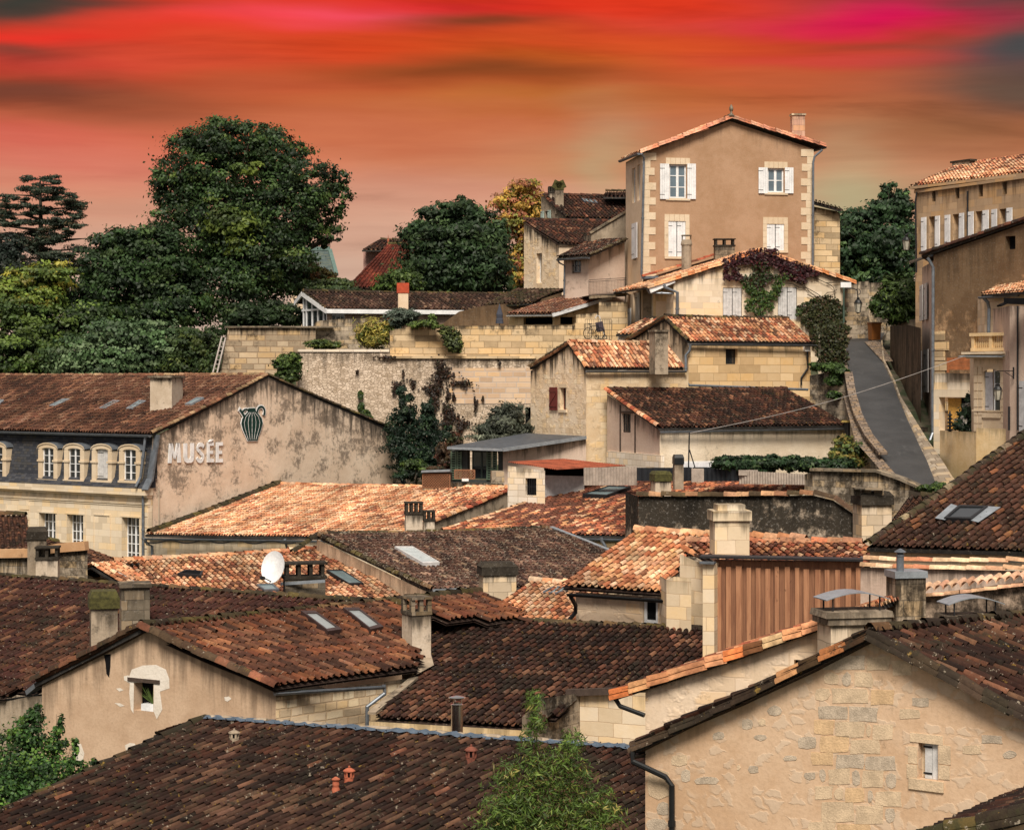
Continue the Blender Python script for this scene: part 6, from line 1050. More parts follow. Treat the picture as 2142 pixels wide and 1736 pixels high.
mb = MB(); mb.bar(eL+[.1, 0, -.22], w_.uv(1409, 586, .12), .1, .3); mb.build('soffit_board', WHITE, hv); mb = MB(); mb.box(w_.uv(1757, 602, 0), (.6, 0, 0), (0, -.3, 0), (0, 0, .3)); mb.build('soffit_box', WHITE, hv)
wa_ = W2(1366, 121.5, 1410, 121.5); mb = MB(); wall(mb, wa_, [(1366, 614), (1410, 600)], CZ-6); mb.build('annex_wall', M_YREN, hv); mb = MB(); s0, s1, z0, z1 = wa_.rect((1372, 630, 1396, 700)); wa_.box(mb, s0, s1, z0, z1, 0, .03); mb.build('blocked_door', M_SIDE, hv)
downpipe(hv, [P(1354, 604, 119.8), P(1358, 613, 119.8), P(1410, 614, 119.8)], .06); downpipe(hv, [P(1389, 596, 119.7), P(1392, 602, 119.7), P(1417, 612, 119.7), P(1417, 680, 119.8)], .09); wsd = Wall(w_.b, w_.b-w_.n*8); mb = MB(); wall(mb, wsd, [('z', 0, w_.z_of(w_.L, 590)), ('z', 8, w_.z_of(w_.L, 590))], CZ-6); mb.build('side_wall', M_CRM, hv); mb = MB(); wall(mb, Wall(w_.a-w_.n*8, w_.a), [('z', 0, w_.z_of(0, 590)), ('z', 8, w_.z_of(0, 590))], CZ-6); mb.build('side_wall', M_CRM, hv)
downpipe(hv, [P(1765, 602, 121.6), P(1765, 780, 121.6)], .06, plain('green_pipe', (.05, .08, .06), .5))
wh = W2(1345, 124.6, 1545, 125); mb = MB(); wall(mb, wh, [(1345, 584), (1495, 540), (1545, 540)], CZ-4); mb.build('rear_wall', SOOTP, hv)
for o_ in (0, .25): v, q, cc = chain(wh.uv(1343, 580, .1+o_), wh.uv(1500, 533, .1+o_), .12, .4, PM, np.random.default_rng(8+int(o_*9))); mesh_np('verge_tiles', v, q, [T_OR], hv, cc)
mb = MB(); mb.bar(P(1343, 581, 124.4), P(1378, 580, 124), .25, .15); mb.build('gutter', ZINC, hv)
c = P(1436, 560, 124); k = 124/F; mb = MB(); mb.lathe(c, [(10.5*k, -.5), (10.5*k, 46*k), (12*k, 47*k), (12*k, 50*k), (10*k, 58*k)], 12); cf = mb.build('chimney', SOOTP, hv, 'round grey chimney'); mb = MB(); mb.lathe(c+[0, 0, 66*k], [(11*k, 0), (11*k, 2*k)], 12); [mb.bar(c+[9*k*s_, 0, 57*k], c+[9*k*s_, 0, 66.5*k], .06, .06) for s_ in (-1, 1)]; mb.build('cap', SOOT, cf)
chimney(hv, 1495, 1537, 499, 550, 124, SOOT, thick=.7, yaw=.05, cap='posts', capmat=SOOTD, label='broad black chimney', ext=.6)
# ================================================================== tall ochre house
hT = thing('tall_ochre_house', 'tall ochre rendered gable house with white shutters and pointed finial on its peak', 'house', base(1520, 127, 0)); w_ = W2(1344, 126, 1701, 128); WA = (1400, 344, 1436, 415); WB = (1606, 352, 1640, 403); WC = (1398, 463, 1434, 537); WD = (1604, 469, 1640, 524); mb = MB()
wall(mb, w_, [(1344, 320), (1527, 254), (1701, 312)], CZ-3, [WA, WB, WC, WD], reveal=.16); mb.build('gable_wall', M_TAN, hT)
for q, nx_, nz_ in ((WA, 2, 3), (WB, 2, 2)): window(hT, w_, q, nx_, nz_, .14, fw=.09, bars=.05, gm=glassmat('blue_grey_pane', (.10, .14, .17), .15, .8))
for r in ((1380, 343, 1399, 417), (1437, 343, 1455, 417), (1586, 351, 1605, 405), (1641, 351, 1659, 405)): shutter(hT, w_, r, WHITE, off=.05)
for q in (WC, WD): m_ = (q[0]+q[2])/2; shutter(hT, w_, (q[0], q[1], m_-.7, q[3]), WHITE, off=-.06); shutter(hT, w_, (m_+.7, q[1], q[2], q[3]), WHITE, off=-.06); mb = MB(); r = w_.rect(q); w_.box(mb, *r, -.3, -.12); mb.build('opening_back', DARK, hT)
for q in (WA, WB): surround(hT, w_, q, .22, sides=False)
for q in (WC, WD): surround(hT, w_, q, .24)
rg = random.Random(2)
for side in (0, 1):
    mb = MB(); z = w_.z_of(0 if side == 0 else w_.L, 320 if side == 0 else 313); i = 0
    while z > CZ+5.4: h = .44; wd = (.78 if i % 2 == 0 else .42)+rg.uniform(-.06, .06); a, b_ = (-.02, wd) if side == 0 else (w_.L-wd, w_.L+.02); w_.box(mb, a, b_, z-h+.012, z, -.1, .035); z -= h; i += 1
    mb.build('quoins', STONEL, hT)
ws = Wall(P(1309, HV, 131.2)[:2], w_.a); mb = MB(); H_ = [(1322, 352, 1329, 425), (1333, 345, 1339, 420), (1325, 470, 1331, 545), (1324, 612, 1331, 700)]; wall(mb, ws, [(1309, 340), (1344, 320)], CZ-3, H_, reveal=.15); mb.build('side_wall', M_SIDE, hT)
for q in H_: window(hT, ws, q, 1, 2, .14)
for r in ((1325, 467, 1336, 541), (1317, 645, 1323, 722), (1333, 612, 1341, 694)): shutter(hT, ws, r, WHITE, off=.08)
apx = w_.uv(1527, 246, .25); eL = P(1340, 318, 125.6); fL = P(1300, 334, 131.5); eR = w_.uv(1723, 305, .25); bk = fL-eL
tiles(hT, fL, eL, apx, apx+bk, PO, T_OR, .25, .4, seed=73, ridge='D'); tiles(hT, eR, eR+bk, apx+bk, apx, PO, T_OR, .25, .4, seed=74, ridge='')
PK = [((.60, .27, .18), 3), ((.52, .2, .12), 1), ((.62, .36, .24), 1)]
for a, b_ in ((eL, apx), (apx, eR)):
    for o_, zz in ((0, .03), (.05, -.09)): v, q, cc = chain(a+[0, -o_, zz], b_+[0, -o_, zz], .11, .4, PK, np.random.default_rng(9)); mesh_np('verge_tiles', v, q, [T_OR], hT, cc)
gutter(hT, fL+[-.1, 0, -.02], eL+[-.1, -.1, -.02], .12); downpipe(hT, [P(1342, 322, 125.4), P(1347, 330, 125.6), P(1347, 338, 125.7), P(1342, 575, 125.7)], .07); downpipe(hT, [P(1720, 314, 127.6), P(1704, 328, 127.6), P(1701, 340, 127.6), P(1700, 560, 127.7)], .07); mb = MB(); mb.bar(eR+[-.05, 0, -.12], eR+bk+[-.05, 0, -.12], .3, .14); mb.build('eave_board', IRON, hT)
c = apx+[0, 0, .05]; k = 126.5/F; mb = MB(); mb.lathe(c, [(7*k, 0), (5*k, 3*k), (2*k, 7*k), (2.5*k, 10*k), (4.5*k, 13*k), (4*k, 18*k), (1*k, 24*k)], 10); mb.build('finial', SOOT, hT)
chimney(hT, 1656, 1684, 238, 300, 130, wallmat('pink_chimney', (.50, .30, .22), (.58, .38, .28), 'ashlar', .5, .35, streak=.3, seed=44), thick=.7, yaw=.05, cap='slab', capmat=CHIMS, ext=.6)
wR = Wall(w_.b, w_.b+np.array([1, 8])); mb = MB(); wall(mb, wR, [('z', 0, w_.z_of(w_.L, 315)), ('z', 8, w_.z_of(w_.L, 315))], CZ-3); mb.build('rear_side_wall', M_TAN, hT)
wx = W2(1700, 131, 1757, 131.6); mb = MB(); wall(mb, wx, [(1700, 432), (1750, 442), (1757, 446)], CZ-2); mb.build('rear_block', M_TER, hT); tiles(hT, P(1702, 424, 130.6), P(1760, 440, 131), P(1757, 436, 134), P(1702, 420, 134), PD, T_DK, .25, .4, seed=75, ridge='')
# ================================================================== cluster left of the ochre house
hA = thing('cream_slit_window_house', 'cream house with dark brown roof and one tall narrow window', 'house', base(1150, 136, 1.5)); w_ = W2(1096, 139, 1169, 135); mb = MB(); HW = (1122, 530, 1134, 592); wall(mb, w_, [(1096, 468), (1169, 514)], CZ, [HW], reveal=.3); mb.build('gable_wall', M_OLD, hA); window(hA, w_, HW, 1, 1, .26, gm=PVC)
A = P(1166, 509, 134.6); D = P(1093, 461, 139.4); vec = np.array([5.6, 1.3, 0]); tiles(hA, A, A+vec, D+vec, D, PD, T_DK, .25, .4, seed=81, k2=1.4, clip=[(1085, 455), (1320, 440), (1300, 462), (1240, 492), (1240, 530), (1085, 530)], rpal=PD); w_ = Wall(A[:2]+[.05, .2], (A+vec)[:2]+[0, .2]); mb = MB(); wall(mb, w_, [(1169, 514), (1330, 514)], CZ); mb.build('wall', M_SIDE, hA)
hB = thing('stained_parapet_house', 'grey stained wall with a slanted top rising toward the ochre house', 'house', base(1275, 133, 1.5)); w_ = W2(1236, 132.6, 1313, 133); mb = MB(); wall(mb, w_, [(1236, 489), (1313, 443)], CZ); wall(mb, Wall(w_.a+np.array([-.5, 5]), w_.a), [('z', 0, w_.z_of(0, 489)), ('z', 5, w_.z_of(0, 489))], CZ); mb.build('wall', SOOTP, hB); mb = MB(); mb.bar(w_.uv(1234, 488, -.15), w_.uv(1314, 440, -.15), .5, .12); mb.build('coping', SOOT, hB)
hC = thing('hilltop_brown_roof_house', 'grey house behind with dark brown roof, tent-topped chimney and pale mint shutters', 'house', base(1220, 145, 2)); A = P(1187, 456, 141); D = P(1138, 409, 145); vec = np.array([7, .8, 0]); tiles(hC, A, A+vec, D+vec, D, PD, T_DK, .25, .4, seed=82, k2=1.4, verge='L', rpal=PD); RC = Plane(A, A+vec, D)
skylight(hC, RC, ((1222, 424), (1250, 428), (1246, 422), (1216, 418)), ZINC); w_ = W2(1132, 145.4, 1189, 141.4); mb = MB(); HW = (1140, 442, 1147, 462); wall(mb, w_, [(1132, 412), (1139, 410), (1189, 460)], CZ, [HW], reveal=.2); mb.build('gable_wall', SOOTP, hC); MINT = plain('mint_paint', (.38, .47, .42), .6); shutter(hC, w_, (1133, 442, 1139.5, 464), MINT, off=.05); shutter(hC, w_, (1147.5, 440, 1154, 462), MINT, off=.05); mb = MB(); r = w_.rect(HW); w_.box(mb, *r, -.4, -.2); mb.build('opening_back', DARK, hC)
w_ = Wall(A[:2]+[0, .2], (A+vec)[:2]+[0, .2]); mb = MB(); wall(mb, w_, [(1187, 460), (1340, 460)], CZ); mb.build('wall', M_BRN, hC); gutter(hC, A+[0, -.1, -.08], A+vec+[0, -.1, -.08], .1); tiles(hC, P(1262, 412, 143), P(1340, 412, 143), P(1330, 402, 146), P(1266, 402, 146), PD, T_DK, .25, .4, seed=83, k2=1.4)
chimney(hC, 1160, 1179, 379, 430, 143, SOOTP, thick=.6, yaw=.1, cap='tent', capmat=MOSSM, label='chimney with two slabs leaning like a tent', ext=.6); chimney(hC, 1147, 1160, 390, 415, 144.5, CHIMP, thick=.5, yaw=.1, cap='posts', capmat=SOOTD, ext=.5)
hD = thing('barred_window_annex', 'pinkish rendered annex with lean-to roof and small barred window', 'annex', base(1240, 129, 1)); w_ = W2(1179, 130, 1231, 128.8); mb = MB(); HW = (1198, 543, 1215, 570); wall(mb, w_, [(1179, 538), (1231, 534)], CZ, [HW], reveal=.15); mb.build('wall', M_PNK, hD); f_ = window(hD, w_, HW, 2, 2, .12); s0, s1, z0, z1 = w_.rect(HW); mb = MB(); [mb.tube([w_.pt(s0+(s1-s0)*i/6, z0-.05, .06), w_.pt(s0+(s1-s0)*i/6, z1, .06)], .014, 5) for i in range(7)]; [mb.tube([w_.pt(s0, z, .06), w_.pt(s1, z, .06)], .014, 5) for z in (z0, (z0+z1)/2, z1)]; mb.build('window_bars', IRON, hD)
w_ = W2(1231, 128.8, 1309, 130.6); mb = MB(); wall(mb, w_, [(1231, 532), (1307, 506)], CZ); mb.build('side_wall', M_PNK, hD); A = P(1165, 539, 129.6); B = P(1232, 535, 127.8); C = P(1309, 501, 130); D = P(1236, 503, 134); tiles(hD, A, B, C, D, PD, T_LI, .25, .4, seed=84, k2=1.3, verge='R', ridge=''); gutter(hD, A+[0, -.05, -.06], B+[0, -.05, -.06], .09); downpipe(hD, [A+[.05, -.05, -.15], P(1170, 550, 129.6), P(1181, 556, 129.6), P(1180, 618, 129.8)], .06)
rl_ = thing('terrace_railing', 'dark iron mesh railing on the little terrace left of the ochre house', 'railing', P(1270, 618, 126)); a0, a1 = P(1232, 618, 126), P(1310, 613, 127.5); h = np.array([0, 0, 32/F*126]); mb = MB()
for z in (0, .06, .88, 1): mb.bar(a0+h*z, a1+h*z, .03, .03)
for i in range(26): t_ = i/25; mb.bar(a0+(a1-a0)*t_, a0+(a1-a0)*t_+h*(1 if i % 12 == 0 or i in (1, 11, 13, 23) else .88), .03 if i % 12 == 0 else .01, .03 if i % 12 == 0 else .01, up=(0, 1, 0))
for i in range(9): z = .06+.82*i/9; mb.bar(a0+h*z, a1+h*z, .008, .008)
mb.build('rail', IRON, rl_); mb = MB(); mb.poly([a0, a1, a1+[.5, 3, 0], a0+[-.5, 3, 0]]); mb.poly([a0-[0, 0, .2], a1-[0, 0, .2], a1, a0]); mb.build('terrace_slab', SOOT, rl_)
hE = thing('terrace_pavilion', 'low pavilion with mossy orange-brown roof, white fascia and dark openings', 'pavilion', base(1170, 127, .8)); A = P(1060, 657, 127); B = P(1156, 656, 125); C = P(1279, 619, 128.5); D = P(1180, 620, 132); tiles(hE, A, B, C, D, [((.30, .13, .08), 3), ((.18, .08, .055), 3), ((.42, .22, .13), 1)], T_LI, .25, .4, seed=85, verge='', ridge='', k2=.95)
w_ = W2(1064, 127.4, 1160, 126); mb = MB(); wall(mb, w_, [(1064, 661), (1160, 661)], CZ-1, [(1095, 664, 1156, 679)], reveal=.3); wz = W2(1160, 126, 1285, 129); wall(mb, wz, [(1160, 661), (1250, 632), (1285, 632)], CZ-1, [(1172, 663, 1204, 679)], reveal=.3); mb.build('wall', M_YREN, hE); mb = MB(); mb.bar(B+[0, -.05, -.1], C+[0, -.05, -.1], .08, .2); mb.build('fascia', WHITE, hE); gutter(hE, A+[0, -.05, -.05], B+[0, -.05, -.05], .07, WHITEW)
for ww, q in ((w_, (1095, 664, 1156, 679)), (wz, (1172, 663, 1204, 679))): mb = MB(); r = ww.rect(q); ww.box(mb, *r, -.5, -.3); mb.build('opening_back', DARK, hE)
mb = MB(); w_ = W2(1205, 125.2, 1313, 125.6); wall(mb, w_, [(1205, 658), (1252, 655), (1253, 632), (1313, 632)], CZ-2); mb.build('block_wall', M_TER, hE)
tiles(hE, P(1010, 640, 131), P(1110, 634, 130), P(1180, 606, 133), P(1080, 606, 134), PG, T_MOSS, .26, .4, seed=86, k2=.7, ridge='')
# balcony with bicycle and pushchair
bc = thing('iron_balcony', 'small iron balcony crowded with a bicycle and a folded pushchair', 'balcony', P(1255, 712, 122)); a0, a1 = P(1224, 712, 121.6), P(1279, 712, 121.4); h = np.array([0, 0, 44/F*121.5]); mb = MB(); mb.bar(a0+h, a1+h, .04, .03); mb.bar(a0, a1, .05, .05)
for i in range(13): t_ = i/12; mb.bar(a0+(a1-a0)*t_, a0+(a1-a0)*t_+h, .018, .018, up=(0, 1, 0))
mb.build('rail', IRON, bc); mb = MB(); mb.box(a0+[0, 0, -.15], a1-a0, (0, 2.4, 0), (0, 0, .14)); mb.build('deck', SOOTP, bc)
bi = thing('bicycle', 'dark bicycle leaning inside the iron balcony rail', 'bicycle', P(1245, 710, 122)); o_ = P(1240, 710, 122)
for dx in (-.28, .42):
    mb = MB(); c = o_+[dx, 0, .34]; mb.tube([c+[.32*math.cos(t_)*.8, .1*math.cos(t_), .32*math.sin(t_)] for t_ in np.linspace(0, 2*math.pi, 17)], .022, 5, cap=False); mb.build('wheel', BLACKM, bi)
mb = MB(); [mb.tube([o_+p, o_+q], .02, 5) for p, q in (([-.28, 0, .34], [-.12, 0, .75]), ([-.12, 0, .75], [.3, 0, .78]), ([.3, 0, .9], [.42, 0, .34]), ([.08, 0, .34], [.3, 0, .78]), ([.08, 0, .34], [-.16, 0, .85]), ([-.28, 0, .34], [.08, 0, .34]), ([.24, -.15, .95], [.26, .15, .95]))]; mb.build('frame', BLACKM, bi); mb = MB(); mb.box(o_+[-.27, -.06, .86], (.22, 0, 0), (0, .12, 0), (0, 0, .05)); mb.build('saddle', BLACKM, bi)
pu = thing('pushchair', 'folded dark pushchair with pale handle behind the balcony rail', 'pushchair', P(1258, 710, 122.3)); o_ = P(1256, 710, 122.3); mb = MB(); mb.box(o_+[-.18, -.1, .4], (.42, 0, .1), (0, .3, 0), (-.12, 0, .55)); mb.build('seat', plain('mauve_fabric', (.06, .045, .06), .9), pu); mb = MB(); mb.tube([o_+[.25, 0, .1], o_+[.05, 0, .9], o_+[-.05, 0, 1.32], o_+[-.2, 0, 1.38], o_+[-.3, 0, 1.2]], .03, 6); mb.build('handle', WHITEW, pu)
for dx in (-.2, .25): mb = MB(); c = o_+[dx, 0, .12]; mb.tube([c+[.12*math.cos(t_), 0, .12*math.sin(t_)] for t_ in np.linspace(0, 2*math.pi, 13)], .025, 5, cap=False); mb.build('wheel', BLACKM, pu)
# umbrella, ladder
um = thing('closed_umbrella', 'closed slate-blue garden umbrella on the terrace wall', 'umbrella', P(1045, 680, 123.5)); c = P(1045, 680, 123.5); k = 123.5/F; mb = MB(); mb.lathe(c, [(8.5*k, 3*k), (7.5*k, 12*k), (6.5*k, 14*k), (7*k, 22*k), (3.5*k, 34*k), (1*k, 42*k)], 8); mb.build('canopy', plain('slate_blue_cloth', (.05, .055, .075), .9), um); mb = MB(); mb.tube([c-[0, 0, .6], c+[0, 0, 44*k]], .03, 6); mb.build('pole', ZINC, um)
ld = thing('ladder', 'grey wooden ladder leaning against the end of the terrace wall', 'ladder', P(447, 784, 122.5)); a, b_ = P(443, 790, 122.5), P(464, 706, 124); c_, d_ = P(452, 790, 122.2), P(472, 707, 123.7); mb = MB(); mb.bar(a, b_, .08, .08); mb.bar(c_, d_, .08, .08); mb.build('rails', plain('grey_wood', (.34, .30, .27), .9), ld)
for i in range(1, 9): t_ = i/9; mb = MB(); mb.bar(a+(b_-a)*t_, c_+(d_-c_)*t_, .05, .05); mb.build('rung', plain('grey_wood', (.34, .30, .27), .9) if i == 1 else bpy.data.materials['grey_wood.001'], ld)
lp = thing('copper_garden_lamp', 'garden lamp post with copper hood behind the yellow bush', 'lamp', P(815, 690, 124)); c = P(817, 700, 124.5); mb = MB(); mb.tube([c, c+[0, 0, .85]], .03, 6); mb.build('post', IRON, lp); mb = MB(); mb.lathe(c+[0, 0, .85], [(.24, 0), (.22, .06), (.12, .2), (.02, .24)], 12); mb.build('hood', plain('copper', (.50, .24, .13), .5, .3), lp)
# distant roofs
hr = thing('red_hipped_roof_house', 'distant pink house with steep red tiled hipped roof and two finials', 'house', base(800, 158, 2)); k = 155/F; A = P(722, 602, 154); B = P(880, 602, 154); C = P(868, 512, 159); D = P(812, 512, 159); tiles(hr, A, B, C, D, PR, tilemat('flat_red_tile', .5, .15), .26, .42, seed=91, clip=[(722, 606), (815, 505), (870, 505), (890, 606)], sag=.01)
mb = MB(); wall(mb, W2(722, 154.3, 880, 154.3), [(722, 603), (880, 603)], CZ); mb.build('wall', M_PNK, hr); mb = MB(); wall(mb, W2(760, 161, 870, 161), [(760, 520), (870, 520)], CZ); mb.build('rear_wall', plain('rose_render', (.42, .24, .2), .9), hr); q = [P(757, 523, 160), P(880, 523, 160), P(860, 503, 164), P(795, 503, 164)]; tiles(hr, *q, PD, T_DK, .26, .42, seed=92, k2=1.4)
for u in (812, 846): mb = MB(); c = P(u, 512, 159.5); mb.lathe(c, [(.12, 0), (.05, .1), (.09, .3), (.03, .45), (.01, .75)], 8); mb.build('finial', TERRA, hr)
hg = thing('green_mansard_house', 'distant steep green-grey slate roof with iron cresting beyond the big tree', 'house', base(665, 172, 2)); k = 170/F; A = P(608, 575, 168); B = P(704, 575, 168); C = P(690, 523, 172); D = P(622, 523, 172); GSL = wallmat('green_slate', (.06, .085, .085), (.09, .12, .115), 'ashlar', .35, .2, msize=.01, bvar=.15, streak=0, stain=0, seed=45); plainroof(hg, [A, B, C, D], GSL); mb = MB(); mb.bar(B, C, .3, .2); mb.bar(D+[0, 0, .1], C+[0, 0, .1], .4, .3); mb.build('ridge_trim', plain('verdigris', (.10, .16, .14), .7), hg)
mb = MB(); [mb.tube([D+(C-D)*i/22+[0, 0, .2], D+(C-D)*i/22+[0, 0, .7 if i % 2 else .55]], .03, 4) for i in range(23)]; mb.tube([D+[0, 0, .4], C+[0, 0, .4]], .025, 4); mb.tube([C+[-.3, 0, .2], C+[-.3, 0, 1.9]], .05, 5); mb.build('cresting', IRON, hg); mb = MB(); wall(mb, W2(608, 168.3, 704, 168.3), [(608, 576), (704, 576)], CZ); wall(mb, Wall(P(704, HV, 168.3)[:2], P(690, HV, 175)[:2]), [(704, 576), (690, 576)], CZ); mb.build('wall', M_SIDE, hg)

# ================================================================== right-hand street
t1 = thing('upper_shuttered_house', 'upper right house with orange roof, four tall windows and white open shutters', 'house', base(2030, 110, 2)); w_ = W2(1915, 112.5, 2240, 100.8); SH = []; mb = MB()
OP = [(1943, 453, 1958, 520), (1993, 448, 2009, 512), (2041, 442, 2058, 506), (2091, 437, 2108, 500)]; SL = [(1949, 397, 1957, 422), (1998, 391, 2007, 416), (2047, 386, 2056, 412), (2097, 381, 2106, 407)]
wall(mb, w_, [(1915, 397), (2480, 334)], CZ-2, OP+SL, reveal=.4); w_.box(mb, 0, w_.L, w_.z_of(0, 405), w_.z_of(0, 399), -.1, .1); mb.build('wall', M_TOP, t1)
for q in OP: window(t1, w_, q, 2, 4, .34)
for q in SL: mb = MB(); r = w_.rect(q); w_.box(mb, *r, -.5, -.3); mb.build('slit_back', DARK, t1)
for r in ((1929.6, 455, 1940, 525), (1959, 452, 1968.5, 520), (1979, 450, 1990, 515), (2009.5, 446, 2019, 510), (2028, 443, 2039, 510), (2058.5, 440, 2070.5, 505), (2077, 438, 2088, 505), (2108.5, 435, 2120, 500)): shutter(t1, w_, r, WHITE, off=.06)
A = P(1907, 389, 112.6); B = lev(A, 2480, 320); D = P(2012, 343, 119); C = D+(B-A); tiles(t1, A, B, C, D, PO, T_OR, .25, .4, seed=95, k2=1.1, pal2=PM, p2=.3, clip=[(1900, 395), (2005, 345), (2142, 320), (2600, 200), (2600, 400)], verge='', ridge=''); tiles(t1, A+[2.6, 9.5, 0], A, A+[3.3, 3.9, 1.3], A+[4, 7, 1.5], PO, T_OR, .26, .4, seed=96, ridge='')
mb = MB(); mb.bar(A+[.1, .05, -.12], B+[0, .05, -.12], .5, .14); mb.build('cornice', M_TOP, t1); chimney(t1, 2001, 2041, 333, 352, 117, SOOTP, thick=1.4, yaw=.5, cap='slab', capmat=SOOTD, ext=.8); mb = MB(); wall(mb, Wall(w_.a+np.array([2.5, 9]), w_.a), [('z', 0, w_.z_of(0, 400)), ('z', 9.3, w_.z_of(0, 400))], CZ-2); mb.build('side_wall', M_TOP, t1)
mb = MB(); mb.tube([P(1918, 402, 112.2), P(1915, 420, 112.2), P(1917, 570, 112.2)], .05, 6); mb.build('downpipe', IRON, t1); mb = MB(); mb.tube([w_.uv(2026, 400, .06), w_.uv(2026, 515, .06)], .05, 6); mb.build('downpipe', IRON, t1)
t2 = thing('blackened_gable_house', 'brown rendered house side blackened with age, with slanted top and grey downpipe', 'house', base(2040, 99, -1)); w_ = W2(1953, 101.4, 2240, 94.5); mb = MB(); wall(mb, w_, [(1953, 534), (2142, 468), (2420, 371)], CZ-9, [(2103, 494, 2124, 522)], reveal=.3); mb.build('gable_wall', M_BRN, t2); mb = MB(); r = w_.rect((2103, 494, 2124, 522)); w_.box(mb, *r, -.5, -.3); mb.build('opening_back', DARK, t2)
a, b_ = w_.uv(1930, 534, .1), w_.uv(2420, 363, .1); v, q, cc = chain(a, b_, .15, .42, PD, np.random.default_rng(5)); mesh_np('verge_tiles', v, q, [T_DK], t2, cc*1.4); bk = np.array([2.5, 9., 0]); tiles(t2, a+bk, a, b_, b_+bk, PD, T_DK, .26, .4, seed=97, ridge='')
w3 = Wall(P(1929, HV, 110)[:2], P(1954, HV, 101.4)[:2]); mb = MB(); wall(mb, w3, [(1929, 560), (1954, 545)], CZ-9); mb.build('street_wall', M_PNK, t2)
for r in ((1928, 597, 1934, 671), (1937, 593, 1943, 669), (1926.5, 734, 1932, 866), (1936.5, 731, 1946, 820)): shutter(t2, w3, r, WHITEW, off=.08)
gutter(t2, P(1905, 545, 108), P(1948, 530, 101.6), .1); downpipe(t2, [P(1940, 540, 101), P(1946, 549, 101), P(1952, 560, 101), P(1951, 905, 100.8), P(1944, 925, 100.6), P(1942, 975, 100.4)], .08); s0 = 0; mb = MB()
for i in range(9): w_.box(mb, 0, .75+.25*(i % 2), w_.z_of(0, 880-i*21), w_.z_of(0, 861-i*21), -.1, .04)
mb.build('quoins', M_TER, t2)
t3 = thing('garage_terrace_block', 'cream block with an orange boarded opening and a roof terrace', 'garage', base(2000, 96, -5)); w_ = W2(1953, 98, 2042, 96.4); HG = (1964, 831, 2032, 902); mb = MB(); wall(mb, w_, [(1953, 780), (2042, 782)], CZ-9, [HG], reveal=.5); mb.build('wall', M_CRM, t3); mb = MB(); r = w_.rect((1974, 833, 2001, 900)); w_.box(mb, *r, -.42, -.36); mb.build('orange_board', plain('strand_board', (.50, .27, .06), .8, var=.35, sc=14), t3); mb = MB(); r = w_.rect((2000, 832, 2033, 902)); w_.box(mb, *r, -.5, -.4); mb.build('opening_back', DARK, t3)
mb = MB(); r = w_.rect((2008, 848, 2026, 900)); w_.box(mb, *r, -.38, -.3); mb.build('pale_column', WHITEW, t3)
px_ = thing('wooden_planter', 'orange-brown wooden planter box on the garage terrace', 'planter', P(2010, 780, 97)); mb = MB(); w5 = W2(1981, 97, 2040, 96); s0, s1, z0, z1 = w5.rect((1981, 748, 2040, 774)); [w5.box(mb, s0, s1, z0+(z1-z0)*i/3+.01, z0+(z1-z0)*(i+1)/3, -.5, 0) for i in range(3)]; [w5.box(mb, a, a+.1, z0-.12, z1, -.05, .03) for a in (s0, s1-.1)]; mb.build('box', plain('stained_boards', (.30, .10, .035), .7, var=.4, sc=5), px_)
yw = thing('yellow_retaining_wall', 'tall yellow rendered retaining wall at the foot of the cream tower', 'retaining wall', base(2030, 90, -8)); w_ = W2(1966, 94.5, 2042, 91.2); mb = MB(); wall(mb, w_, [(1966, 900), (2042, 904)], CZ-9.5); w_ = W2(2042, 91.2, 2260, 88); wall(mb, w_, [(2042, 895), (2112, 897), (2480, 905)], CZ-9.5); mb.build('masonry', M_YREN, yw)
t4 = thing('balcony_tower_house', 'cream stone bay with balustraded balcony above an arched window', 'house', base(2075, 92, -5)); w_ = W2(2037, 92.6, 2113, 90.6); HA = (2057, 772, 2092, 862); mb = MB(); wall(mb, w_, [(2037, 750), (2113, 750)], CZ-6, [HA], reveal=.2)
for (a, b_) in ((2038, 2045), (2047, 2055), (2095, 2104)):
    for i in range(8): s0, s1, z0, z1 = w_.rect((a, 768+i*17, b_, 783+i*17)); w_.box(mb, s0, s1, z0, z1, -.05, .035)
s0, s1, z0, z1 = w_.rect((2036, 858, 2113, 861)); w_.box(mb, s0-.03, s1, z0, z1, -.05, .06); s0, s1, z0, z1 = w_.rect((2056, 864, 2094, 874)); w_.box(mb, s0, s1, z0, z1, -.05, .07); s0, s1, z0, z1 = w_.rect((2036, 742, 2113, 750)); w_.box(mb, s0-.15, s1, z0, z1, -1.2, .28); s0, s1, z0, z1 = w_.rect((2036, 736, 2113, 741)); w_.box(mb, s0-.3, s1, z0, z1, -1.3, .42)
arc_ = [(w_.s_of(2057)+(w_.s_of(2092)-w_.s_of(2057))*i/8, w_.z_of(1, 779)+.16*math.sin(math.pi*i/8)) for i in range(9)]; mb.poly([w_.pt(s, z, .02) for s, z in arc_]+[w_.pt(arc_[-1][0], w_.z_of(1, 768), .02), w_.pt(arc_[0][0], w_.z_of(1, 768), .02)]); mb.build('bay', STONEL, t4)
shutter(t4, w_, (2058, 778, 2073, 861), plain('grey_shutter', (.38, .38, .40), .6), off=-.12); window(t4, w_, (2073, 774, 2092, 861), 1, 3, .16); mb = MB(); w6_ = Wall(w_.a+np.array([.3, 2.2]), w_.a); wall(mb, w6_, [('z', 0, w_.z_of(0, 742)), ('z', w6_.L, w_.z_of(0, 742))], CZ-6); mb.build('bay_side', STONEL, t4)
mb = MB(); z0, z1 = w_.z_of(0, 735), w_.z_of(0, 697); w_.box(mb, -.1, w_.L, z0, z0+.14, -.2, .1); w_.box(mb, -.14, w_.L, z1-.14, z1, -.22, .14)
